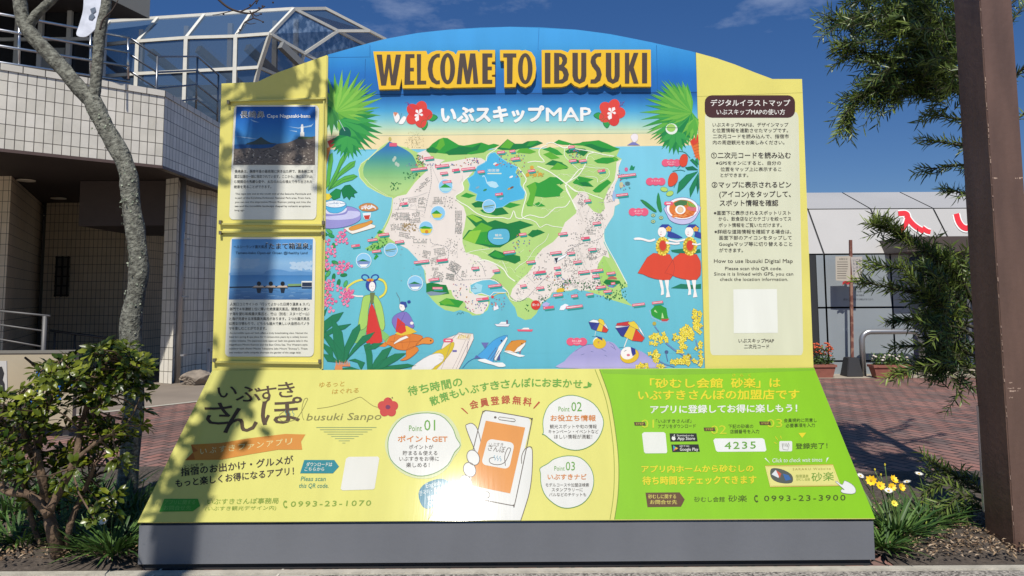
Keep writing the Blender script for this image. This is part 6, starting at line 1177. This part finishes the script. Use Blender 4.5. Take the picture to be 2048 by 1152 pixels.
# ------------------------------------------------------------------ plants
def leafmat(name, c1, c2, rough=.4, trans=.25):
    m = bpy.data.materials.new(name); m.use_nodes = True; n = m.node_tree; b = n.nodes['Principled BSDF']
    a = n.nodes.new('ShaderNodeAttribute'); a.attribute_name = 'tone'; x = n.nodes.new('ShaderNodeMix'); x.data_type = 'RGBA'
    x.inputs['A'].default_value = (*c1, 1); x.inputs['B'].default_value = (*c2, 1); n.links.new(a.outputs['Fac'], x.inputs['Factor']); n.links.new(x.outputs['Result'], b.inputs['Base Color'])
    b.inputs['Roughness'].default_value = rough; b.inputs['Specular IOR Level'].default_value = .4
    t = n.nodes.new('ShaderNodeBsdfTranslucent'); n.links.new(x.outputs['Result'], t.inputs['Color']); s = n.nodes.new('ShaderNodeMixShader'); s.inputs['Fac'].default_value = trans
    n.links.new(b.outputs['BSDF'], s.inputs[1]); n.links.new(t.outputs['BSDF'], s.inputs[2]); n.links.new(s.outputs['Shader'], n.nodes['Material Output'].inputs['Surface'])
    return m
class Leaves:
    def __init__(s): s.v = []; s.f = []; s.t = []
    def leaf(s, p, d, n, L, W, tone, bend=.15, shape=((0, 0), (.3, .8), (.65, 1), (1, 0)), fold=.25):
        d = d.normalized(); x = d.cross(n)
        if x.length < 1e-3: x = d.cross(Vector((.3, .2, .9)))
        x.normalize(); n = x.cross(d); b = len(s.v)
        for (t, w_) in shape:
            c = p + d*(L*t) - n*(bend*L*t*t)
            if w_ == 0: s.v.append(c); s.t.append(tone)
            else:
                for sg in (-1, 0, 1): s.v.append(c + x*(sg*W*w_/2) + n*(abs(sg)*fold*W*w_*.5)); s.t.append(tone)
        i = b; rows = []
        for (t, w_) in shape:
            k = 1 if w_ == 0 else 3; rows.append(list(range(i, i+k))); i += k
        for r0, r1 in zip(rows, rows[1:]):
            if len(r0) == 1 and len(r1) == 3: s.f += [(r0[0], r1[0], r1[1]), (r0[0], r1[1], r1[2])]
            elif len(r0) == 3 and len(r1) == 1: s.f += [(r0[0], r0[1], r1[0]), (r0[1], r0[2], r1[0])]
            elif len(r0) == 3: s.f += [(r0[0], r0[1], r1[1], r1[0]), (r0[1], r0[2], r1[2], r1[1])]
            else: pass
    def build(s, name, m, parent=None):
        me = bpy.data.meshes.new(name); me.from_pydata([tuple(v) for v in s.v], [], s.f); me.materials.append(m)
        a = me.attributes.new('tone', 'FLOAT', 'POINT'); a.data.foreach_set('value', s.t); me.update()
        for p in me.polygons: p.use_smooth = True
        return link(bpy.data.objects.new(name, me), parent)
def rv(): return Vector((random.gauss(0, 1), random.gauss(0, 1), random.gauss(0, 1))).normalized()
BARK = mat('lichen_bark', lin('#3d3b34'), .9, bump=1.0, bscale=45, col2=lin('#86867a'), vscale=26); BARK2 = mat('brown_bark', lin('#4a3a2c'), .9, bump=.8, bscale=40, col2=lin('#6f5a46'), vscale=18)
# bare tree on the left
Yt = 6.0
tree = thing('bare_tree', 'leafless tree with a pale lichened trunk leaning left of the sign', 'tree', tuple(gp(255, 1000)))
def tpath(s_, Y=Yt): return [at(x, y, Y) for x, y in S(s_)]
bm = B(); tp_ = spline(tpath('252,1010 256,950 262,880 268,800 268,740 262,690 262,640 270,600 276,560 278,520 272,470 264,420 260,380 256,345 240,305 215,262 196,225 184,198'), 4); N = len(tp_)
tube(bm, tp_, [.074-.008*(i/N)+.003*math.sin(i*.8)+(.012 if 18 < i < 26 else 0)*math.sin((i-18)/8*3.14) for i in range(N)], 16, jit=.04)
tree_trunk = obj('trunk', bm, BARK, tree)
bm = B(); lp = spline(tpath('188,206 160,178 128,140 98,108 70,78 50,50 42,20 38,-30 30,-120'), 4); tube(bm, lp, [.062-.014*i/len(lp) for i in range(len(lp))], 12, jit=.06); obj('limb', bm, BARK, tree)
bm = B(); lp = spline(tpath('186,205 190,180 194,140 198,90 203,50 212,10 216,-60 210,-140'), 4); tube(bm, lp, [.046-.01*i/len(lp) for i in range(len(lp))], 12, jit=.05); obj('limb', bm, BARK, tree)
bm = B(); lp = spline(tpath('56,56 72,30 95,8 118,-15 150,-60'), 4); tube(bm, lp, [.04-.012*i/len(lp) for i in range(len(lp))], 10, jit=.05); obj('limb', bm, BARK, tree)
bm = B()
tw = [('212,-60 300,-90 380,-60 430,-8 455,14 480,24 505,26 530,12', .012), ('455,14 440,2 425,-10', .006), ('480,24 500,14 512,2 530,-5', .006), ('505,26 512,32 522,28', .005), ('470,20 440,28 425,30', .004), ('500,22 506,36 490,44 480,62 472,68', .006), ('506,36 518,40 526,44', .005), ('512,8 520,-4 540,-12', .005), ('490,44 500,48 512,46', .004), ('200,60 206,40 225,20 236,0', .008)]
for s_, r_ in tw: lp = spline(tpath(s_, 5.4), 4); tube(bm, lp, [r_*(1-.6*i/len(lp)) for i in range(len(lp))], 6)
for x, y in ((525, 12), (546, 5), (512, 2), (447, 28), (480, 60), (522, 28), (500, 10), (526, 44), (518, 16)): p = at(x, y, 5.4); bmesh.ops.create_icosphere(bm, subdivisions=1, radius=.008, matrix=Matrix.Translation(p))
obj('twig', bm, mat('twig_bark', lin('#3a2f2a'), .9), tree)
lv = Leaves()                                          # grey lichen flakes on the trunk
for i in range(700):
    k = random.randrange(6, N-2); p = tp_[k]; a = random.uniform(3.3, 6.1); n_ = Vector((math.cos(a), math.sin(a), random.uniform(-.3, .3)))
    if math.sin(k*.55) < .1 and random.random() < .75: continue
    lv.leaf(p+n_*(.072-.008*k/N)+Vector((0, 0, random.uniform(-.06, .06))), rv(), n_, random.uniform(.012, .028), .016, random.random(), .4)
lv.build('lichen', leafmat('lichen_grey', lin('#6a7264'), lin('#a3a894'), .9, 0), tree_trunk)['kind'] = 'stuff'

# yellow-green shrub
shrub = thing('shrub', 'bushy shrub with glossy yellow-green leaves on a twisted trunk', 'shrub', tuple(gp(112, 1105)))
bm = B(); br = []
stem = [('118,1115 105,1060 95,1010 85,960 72,900', .04, 4.75), ('130,1112 140,1050 165,990 190,930', .022, 4.8), ('95,1112 70,1060 55,1000 40,940', .02, 4.85), ('98,1020 120,980 150,920 160,860', .03, 4.7), ('88,960 60,900 40,840', .025, 4.8), ('100,1030 60,990 20,985 -20,960', .03, 4.7), ('75,900 90,830 110,770 120,720', .022, 4.85), ('155,880 190,820 230,760 250,720', .018, 4.8), ('160,860 180,790 200,730', .018, 4.9), ('60,900 30,870 0,840', .016, 4.7), ('150,920 200,880 250,850', .014, 4.65), ('110,770 80,740 50,715', .012, 4.95)]
for s_, r_, Y in stem:
    lp = spline([at(x, y, Y+random.uniform(-.05, .05)) for x, y in S(s_)], 4); tube(bm, lp, [r_*(1-.5*i/len(lp)) for i in range(len(lp))], 9, jit=.1); br += lp[3:]
lv = Leaves(); ends = []
blobs = [(50, 825, 65, 50), (135, 775, 75, 42), (205, 735, 75, 42), (268, 725, 44, 26), (50, 880, 75, 80), (150, 850, 100, 70), (220, 830, 70, 60), (30, 840, 60, 60), (110, 920, 80, 50), (200, 910, 60, 50), (20, 930, 50, 50), (245, 770, 50, 40), (230, 700, 50, 18), (115, 745, 40, 22), (90, 1000, 30, 20), (240, 860, 30, 40), (150, 1000, 60, 40), (200, 985, 50, 60), (60, 985, 50, 45)]
for i in range(320):
    cx, cy, rx, ry = random.choice(blobs[:14]) if i > 85 else blobs[i % 19]
    a = random.uniform(0, 6.28); r_ = math.sqrt(random.random()); p = at(cx+rx*r_*math.cos(a), cy+ry*r_*math.sin(a), 4.85+random.gauss(0, .17)); ends.append(p)
    q = min(br, key=lambda z: (z-p).length); d_ = (p-q)
    if d_.length > .02: tube(bm, [q, q+d_*.5+rv()*.02, p], [.006, .005, .004], 5, cap=False)
    up_ = (d_.normalized()*.5+Vector((0, -.25, .8))+rv()*.35).normalized(); tn = random.random()
    yl = 1 if random.random() < .10 else 0
    for k in range(random.randint(7, 11)):
        t = up_.cross(rv()).normalized(); d2 = (t+up_*random.uniform(.1, .9)).normalized()
        lv.leaf(p+d2*.01, d2, (up_+rv()*.2), random.uniform(.05, .098), random.uniform(.022, .036), min(1, max(0, (.75 if yl else tn*.6)+random.gauss(0, .15))), random.uniform(.05, .5), ((0, 0), (.35, .6), (.72, 1), (1, 0)))
obj('stem', bm, BARK2, shrub); lv.build('foliage', leafmat('shrub_leaf', lin('#2b400e'), lin('#949a30'), .3, .3), shrub)

# strap-leaved daisies
GAZ = leafmat('strap_leaf', lin('#2c4a20'), lin('#5f7d3a'), .5, .2)
PET = {'y': mat('yellow_petal', lin('#efc31c'), .5), 'w': mat('white_petal', lin('#dcdad0'), .5), 'l': mat('lemon_petal', lin('#e6d64a'), .5)}; DISC = mat('flower_eye', lin('#c98e14'), .7)
STEMM = mat('flower_stalk', lin('#5a7038'), .6)
def clump(label, px, py, Y, n, L, R_, group, spread=1.0, name='daisy_plant', cat='plant'):
    g0 = at(px, py, Y); t = thing(name, label, cat, (g0.x, g0.y, .05), group); l = Leaves()
    for i in range(n):
        a = random.uniform(0, 6.28); r_ = random.uniform(0, R_); p = Vector((g0.x+r_*math.cos(a), g0.y+r_*math.sin(a)*.7, .04)); d_ = Vector((math.cos(a)*spread, math.sin(a)*spread, random.uniform(.5, 1.7)))
        l.leaf(p, d_, Vector((0, 0, 1))+rv()*.3, L*random.uniform(.6, 1.15), random.uniform(.009, .018), random.random(), random.uniform(.1, .55), ((0, .5), (.4, 1), (.75, .9), (1, 0)))
    l.build('leaf_tuft', GAZ, t); return t
def flower(label, px, py, Y, kind, r, face, base, closed=False, group='flowers in the bed'):
    r *= .84
    p = at(px, py, Y); t = thing('gazania' if kind != 'w' else 'daisy', label, 'flower', tuple(p), group); l = B(); nrm_ = Vector(face).normalized()
    x = nrm_.cross(Vector((0, 0, 1))); x = x.normalized() if x.length > .1 else Vector((1, 0, 0)); y = nrm_.cross(x)
    NP_ = 16 if kind == 'w' else 9
    for k in range(NP_):
        a = 6.283*k/NP_; d_ = (x*math.cos(a)+y*math.sin(a)); s_ = (x*-math.sin(a)+y*math.cos(a)); rr_ = r*random.uniform(.9, 1.05); w_ = r*(.22 if kind == 'w' else .55); lift = nrm_*(rr_*(1.2 if closed else .2 if kind == 'w' else .45))
        vv = [p+d_*r*.15, p+d_*rr_*.6*(.4 if closed else 1)+s_*w_*.6+lift*.5, p+d_*rr_*(.4 if closed else 1)+lift, p+d_*rr_*.6*(.4 if closed else 1)-s_*w_*.6+lift*.5]; l.faces.new([l.verts.new(q) for q in vv])
    obj('petals', l, PET[kind], t, smooth=True)
    l = B(); bmesh.ops.create_icosphere(l, subdivisions=2, radius=r*(.24 if kind == 'w' else .13), matrix=Matrix.Translation(p+nrm_*r*.06)); obj('eye', l, DISC if kind != 'w' else mat('daisy_eye', lin('#c9a83a'), .7), t, smooth=True)
    l = B(); b = Vector((base.x+random.uniform(-.05, .05), base.y+random.uniform(-.03, .03), .04)); tube(l, spline([b, (b+p)/2+Vector((random.uniform(-.02, .02), 0, .03)), p-nrm_*.004], 5), .0035, 5); obj('stalk', l, STEMM, t)
c1 = clump('strappy green gazania clump with yellow flowers against the green panel corner', 1790, 1050, 5.05, 210, .26, .17, 'gazania clumps')
c2 = clump('low dark strap-leaved tuft in front, touching the plinth right end', 1768, 1085, 4.8, 110, .2, .09, 'gazania clumps', 1.3)
c3 = clump('looser green tuft with two white flowers between gazanias and pillar', 1850, 1040, 5.3, 130, .27, .15, 'gazania clumps')
for a_1 in ((1742, 962, 5.0, 'y', .042, (-.4, -1, .5), 'wide yellow gazania nearest the green panel edge'), (1760, 972, 4.98, 'y', .036, (0, -1, .6), 'yellow gazania just below the nearest one'), (1787, 960, 5.1, 'y', .036, (.3, -.9, .8), 'topmost yellow gazania, tilted to the right'), (1783, 974, 5.0, 'y', .034, (.1, -1, .4), 'middle yellow gazania of the row'), (1802, 975, 5.05, 'y', .034, (.4, -1, .5), 'yellow gazania at the right end of the row'), (1788, 1007, 4.9, 'l', .026, (0, -1, .5), 'small lemon gazania low among the leaves')):
    flower(a_1[6], a_1[0], a_1[1], a_1[2], a_1[3], a_1[4], a_1[5], c1.location)
for a_1 in ((1838, 948, 5.3, 'w', .034, (0, -.3, 1), 'white daisy standing highest on a long stalk'), (1814, 964, 5.2, 'w', .032, (-.3, -.1, 1), 'white daisy seen edge-on right of the yellow gazanias'), (1777, 982, 4.95, 'w', .036, (-.1, -.4, 1), 'white daisy in front of the yellow gazanias'), (1721, 952, 5.0, 'w', .03, (.2, -.6, 1), 'white daisy half hidden by the green panel edge')):
    flower(a_1[6], a_1[0], a_1[1], a_1[2], a_1[3], a_1[4], a_1[5], (c3 if a_1[0] > 1800 else c1).location)
for i, (x, y, lb) in enumerate(((1750, 942, 'closed pale gazania bud left of its two neighbours'), (1770, 932, 'closed pale gazania bud on the tallest stalk'), (1762, 952, 'closed pale gazania bud lowest, over the yellow row'))): flower(lb, x, y, 5.05, 'l', .016, (0, 0, 1), c1.location, True, 'closed gazania buds')
c4 = clump('dark strap-leaved tuft between shrub trunk and the plinth left end', 225, 1085, 4.85, 230, .28, .2, 'strap-leaved tufts under the shrub')
c5 = clump('grassy tuft with wilted heads beside the front panel left edge', 282, 1020, 5.3, 120, .26, .12, 'strap-leaved tufts under the shrub')
c6 = clump('dark strap-leaved tuft in deep shade at the shrub foot', 40, 1060, 5.0, 120, .24, .25, 'strap-leaved tufts under the shrub')
for px, py, Y, n, L, lb in ((150, 1010, 5.15, 130, .3, 'dark strap-leaved tuft right behind the shrub trunk'), (250, 975, 5.6, 140, .34, 'tall strap-leaved tuft beside the tree trunk base'), (15, 1010, 5.5, 140, .34, 'tall dark strap-leaved tuft at the picture left edge'), (95, 985, 5.7, 140, .36, 'tall dark tuft in the shade left of the shrub trunk'), (195, 990, 5.9, 140, .36, 'dark strap-leaved tuft between shrub trunk and tree trunk')): clump(lb, px, py, Y, n, L, .2, 'strap-leaved tufts under the shrub')
flower('white daisy with yellow eye at the foot of the shrub', 208, 1041, 4.75, 'w', .04, (-.2, -.8, .7), c4.location); flower('white daisy half closed above the left tuft', 232, 1008, 4.9, 'w', .02, (0, -.1, 1), c4.location, True)
flower('white daisy leaning by the front panel left edge', 288, 960, 5.3, 'w', .026, (-.3, -.2, 1), c5.location); flower('white daisy facing away beside the panel left edge', 300, 966, 5.35, 'w', .024, (.3, .2, 1), c5.location)

# bottlebrush tree round the pillar
bt = thing('bottlebrush_tree', 'narrow-leaved evergreen tree growing behind the brown pillar', 'tree', tuple(gp(1985, 955)))
bm = B(); lv = Leaves(); Yb = 6.2
tk = spline([at(x, y, Yb) for x, y in S('1990,1000 1985,900 1975,780 1968,650 1962,500 1958,350 1955,200 1950,60 1950,-120')], 4); tube(bm, tk, [.09-.05*i/len(tk) for i in range(len(tk))], 10, jit=.08)
obj('trunk', bm, BARK2, bt); bm = B()
NAR = ((0, .3), (.3, 1), (.7, .8), (1, 0))
def spray(p, d, L, n, tone):
    d = d.normalized(); q = p+d*L*.5+Vector((0, 0, -.02*L)); e = p+d*L+Vector((0, 0, -.12*L)); tube(bm, [p, q, e], [.005, .004, .002], 5, cap=False)
    x = d.cross(rv()).normalized(); y = d.cross(x)
    for i in range(n):
        t = (i+.5)/n*1.02; c = p.lerp(q, t*2) if t < .5 else q.lerp(e, t*2-1); a = i*2.4+random.uniform(-.4, .4); o_ = x*math.cos(a)+y*math.sin(a)
        dd_ = (d*random.uniform(.5, 1.1)+o_*random.uniform(.5, .9)); lv.leaf(c, dd_, o_.cross(d)+Vector((0, 0, .6)), random.uniform(.06, .10), random.uniform(.008, .013), min(1, max(0, tone+.35*(t-.5)+random.gauss(0, .12))), random.uniform(0, .3), NAR, .2)
limbs = ['1950,215 1890,165 1830,150 1770,165 1720,195 1692,232', '1950,200 1900,120 1850,85 1800,65 1750,50 1672,42', '1950,120 1890,60 1830,25 1770,0 1710,-15', '1950,70 1900,10 1850,-30', '1950,170 1880,140 1800,118 1740,110 1700,102', '1950,140 1900,100 1860,60 1820,40', '1950,190 1900,180 1860,170 1810,175 1760,200', '1955,240 1920,238 1880,232', '1955,292 1920,290 1872,283', '1955,335 1920,330 1868,337', '1955,390 1925,386 1905,380', '1950,160 1920,130 1890,110', '1950,90 1910,70 1870,30 1850,0',
    '1960,620 1900,550 1850,500 1805,472 1768,456', '1965,610 1900,560 1830,540 1768,533', '1965,640 1890,600 1800,580 1742,566', '1965,680 1900,650 1850,640 1802,640', '1965,700 1900,690 1820,692', '1965,650 1920,600 1880,560', '1960,640 1930,570 1905,530 1880,515', '1965,660 1910,640 1870,600 1830,560', '1965,720 1920,700 1880,700', '1968,740 1900,725 1850,730 1808,742', '1968,700 1930,660 1880,650', '1968,760 1930,740 1890,738',
    '1950,100 2010,60 2040,20', '1950,200 2020,160 2060,120', '1955,60 2030,0 2060,-40', '1960,300 2030,240 2070,220']
for i, s_ in enumerate(limbs):
    ysh = random.uniform(-.5, .45); P_ = S(s_); lp = spline([at(x, y, Yb+ysh*min(1, k/2)+(.1 if x < 1930 else 0)) for k, (x, y) in enumerate(P_)], 5); Ln = len(lp)
    tube(bm, lp, [.016*(1-.8*k/Ln) for k in range(Ln)], 6, cap=False); main = len(P_) > 3
    for k in range(3 if main else 1, Ln):
        t = (lp[min(k+1, Ln-1)]-lp[k-1]).normalized()
        thin = i in range(14, 29) and k > Ln*.5
        for j in range(1 if thin or not main else 3):
            spray(lp[k], t+rv()*(.75 if main and not thin else .4), random.uniform(.09, .15) if thin else random.uniform(.12, .26) if main else .12, random.randint(12, 20) if main else 9, random.uniform(.05, .65))
    spray(lp[-1], (lp[-1]-lp[-2]), .16, 20, .7)
for cx, cy, rx, ry, n in ((1905, 550, 30, 60, 30), (1912, 640, 26, 90, 60), (1888, 600, 32, 60, 34), (1900, 700, 26, 50, 24), (1885, 60, 45, 80, 90), (1830, 80, 75, 80, 80), (1895, 165, 36, 60, 60), (1790, 165, 60, 40, 44), (1740, 55, 50, 40, 28), (1760, 20, 50, 30, 14), (1915, 750, 25, 40, 16)):
    for i in range(n):
        a = random.uniform(0, 6.28); r_ = math.sqrt(random.random()); spray(at(cx+rx*r_*math.cos(a), cy+ry*r_*math.sin(a), Yb+random.gauss(0, .25)), Vector((-.7, -.2, .1))+rv()*.8, random.uniform(.14, .26), random.randint(16, 24), random.uniform(0, .5))
for s_, Y in (('1985,960 1920,955 1868,975', 5.5), ('1985,1010 1920,990 1880,1030 1862,1075', 5.2), ('1985,1000 1940,970 1900,945 1870,930', 5.5), ('1985,1030 1950,1010 1930,1030', 5.3)):
    lp = spline([at(x, y, Y) for x, y in S(s_)], 5); tube(bm, lp, [.01*(1-.7*k/len(lp)) for k in range(len(lp))], 6, cap=False)
    for k in range(2, len(lp)): spray(lp[k], (lp[min(k+1, len(lp)-1)]-lp[k-1]).normalized()+rv()*.6, .13, 14, random.uniform(.2, .6))
obj('branch', bm, mat('olive_twig', lin('#3c3a26'), .9), bt); lv.build('crown', leafmat('needle_leaf', lin('#223c20'), lin('#8a9a44'), .4, .2), bt)

# terracotta planters by the white wall
TER = mat('terracotta', lin('#8a5446'), .8, var=.12, vscale=10, bump=.15)
def planter(label, x0, x1, y, kind):
    a = gp(x0, y); b = gp(x1, y); Y = a.y; t = thing('planter', label, 'planter', ((a.x+b.x)/2, Y+.12, 0), 'planters by the white wall'); bm = B(); h = .2
    lo = [(a.x+.05, Y+.03), (b.x-.05, Y+.03), (b.x-.05, Y+.22), (a.x+.05, Y+.22)]; hi = [(a.x, Y), (b.x, Y), (b.x, Y+.25), (a.x, Y+.25)]
    for k in range(4):
        p, q = lo[k], lo[(k+1) % 4]; r_, s_ = hi[k], hi[(k+1) % 4]; quad(bm, [(p[0], p[1], 0), (q[0], q[1], 0), (s_[0], s_[1], h), (r_[0], r_[1], h)])
    box(bm, a.x-.02, b.x+.02, Y-.02, Y+.27, h, h+.045); obj('trough', bm, TER, t)
    l = Leaves()
    for i in range(420):
        p = Vector((random.uniform(a.x+.02, b.x-.02), Y+random.uniform(.02, .23), h+.04+random.random()**2*(.34 if kind == 'o' else .2))); l.leaf(p, rv()+Vector((0, 0, .6)), rv(), random.uniform(.04, .08), random.uniform(.02, .035), random.random(), .2)
    l.build('leaves', leafmat('planter_leaf_'+kind, lin('#2f4a22'), lin('#5f7a38'), .5, .2), t)
    bm = B()
    for i in range(70 if kind == 'o' else 26):
        p = Vector((random.uniform(a.x+.02, b.x-.02), Y+random.uniform(-.02, .2), h+random.uniform(.2, .46) if kind == 'o' else h+random.uniform(.12, .26))); bmesh.ops.create_icosphere(bm, subdivisions=1, radius=random.uniform(.018, .034), matrix=Matrix.Translation(p) @ Matrix.Diagonal((1, 1, .6, 1)))
    obj('blossoms', bm, mat('blossom_'+kind, lin('#c8562c') if kind == 'o' else lin('#cfc4b8'), .6), t)
planter('terracotta trough of orange flowers tucked against the sign right edge', 1612, 1674, 756, 'o'); planter('terracotta trough of low green plants in front of the hoop rail', 1750, 1826, 757, 'w')

# tall palm beside the viewer, out of the picture: its trunk shades the left of the sign
pm = thing('palm_tree', 'tall palm trunk standing left of the viewpoint', 'palm tree', (-2.95, .15, 0)); bm = B()
hx = math.tan(SUN_AZ); tpm = [Vector((-2.915+.07*z, .1+.0*z, z)) for z in (0, 2, 4, 6, 8, 10, 12, 14, 16)]
tube(bm, tpm, [.18, .15, .135, .13, .13, .13, .13, .13, .12], 16, jit=.04); obj('trunk', bm, BARK2, pm)
lv = Leaves(); top = tpm[-1]
for k in range(12):
    a = k*.524; d_ = Vector((math.cos(a), math.sin(a), .5)); sp_ = spline([top, top+d_*.8, top+d_*1.6+Vector((0, 0, -.4))], 8)
    for i, p in enumerate(sp_):
        for sg in (-1, 1): lv.leaf(p, Vector((-d_.y*sg, d_.x*sg, -.2))+d_*.5, Vector((0, 0, 1)), .45, .04, random.random(), .3)
lv.build('crown', GAZ, pm)
# leafy boughs overhead, out of the picture: their leaves dapple the sign's left wing
def canopy(targets, name, label):
    t = None; bm = B(); lv2 = Leaves(); P0 = None
    for (tx, ty, plane, dist, n, spread) in targets:
        hit = PW.pt(tx, ty, 0) if plane == 'b' else PP.pt(tx, ty, 0); c = hit+sund*dist
        if t is None: t = thing(name, label, 'tree', (-3.6, 2.2, 0)); P0 = Vector((-3.6, 2.2, 0)); tube(bm, spline([P0, P0+Vector((.1, 0, 3)), P0+Vector((.3, .2, 5.6))], 5), .07, 8)
        tube(bm, spline([P0+Vector((.25, .15, 4.6)), (c+P0+Vector((.2, .1, 5.4)))/2+Vector((0, 0, .2)), c], 5), [.018]*5+[.012]*5+[.006], 6)
        for i in range(n):
            p = c+Vector((random.gauss(0, spread), random.gauss(0, spread*.5), random.gauss(0, spread*.9))); tube(bm, [c, p], .003, 4, cap=False); lv2.leaf(p, rv()-Vector((0, 0, .5)), rv(), random.uniform(.10, .17), random.uniform(.05, .075), random.random(), .2)
    obj('trunk', bm, BARK2, t); lv2.build('crown', GAZ, t)
PW.o(0, 0, 1); PP.o(0, 0, 1)
canopy([(610, 160, 'b', 2.6, 12, .12), (560, 150, 'b', 3.2, 7, .16), (470, 175, 'b', 3.0, 16, .16), (505, 185, 'b', 3.4, 14, .2), (640, 290, 'b', 3.0, 6, .12), (445, 330, 'b', 3.2, 8, .14), (390, 870, 'p', 4.2, 16, .2), (420, 850, 'p', 4.5, 12, .2), (350, 960, 'p', 4.4, 18, .18), (310, 1010, 'p', 4.0, 16, .16), (400, 800, 'p', 4.6, 12, .2)], 'leafy_tree', 'young leafy tree with long boughs reaching over the sign')
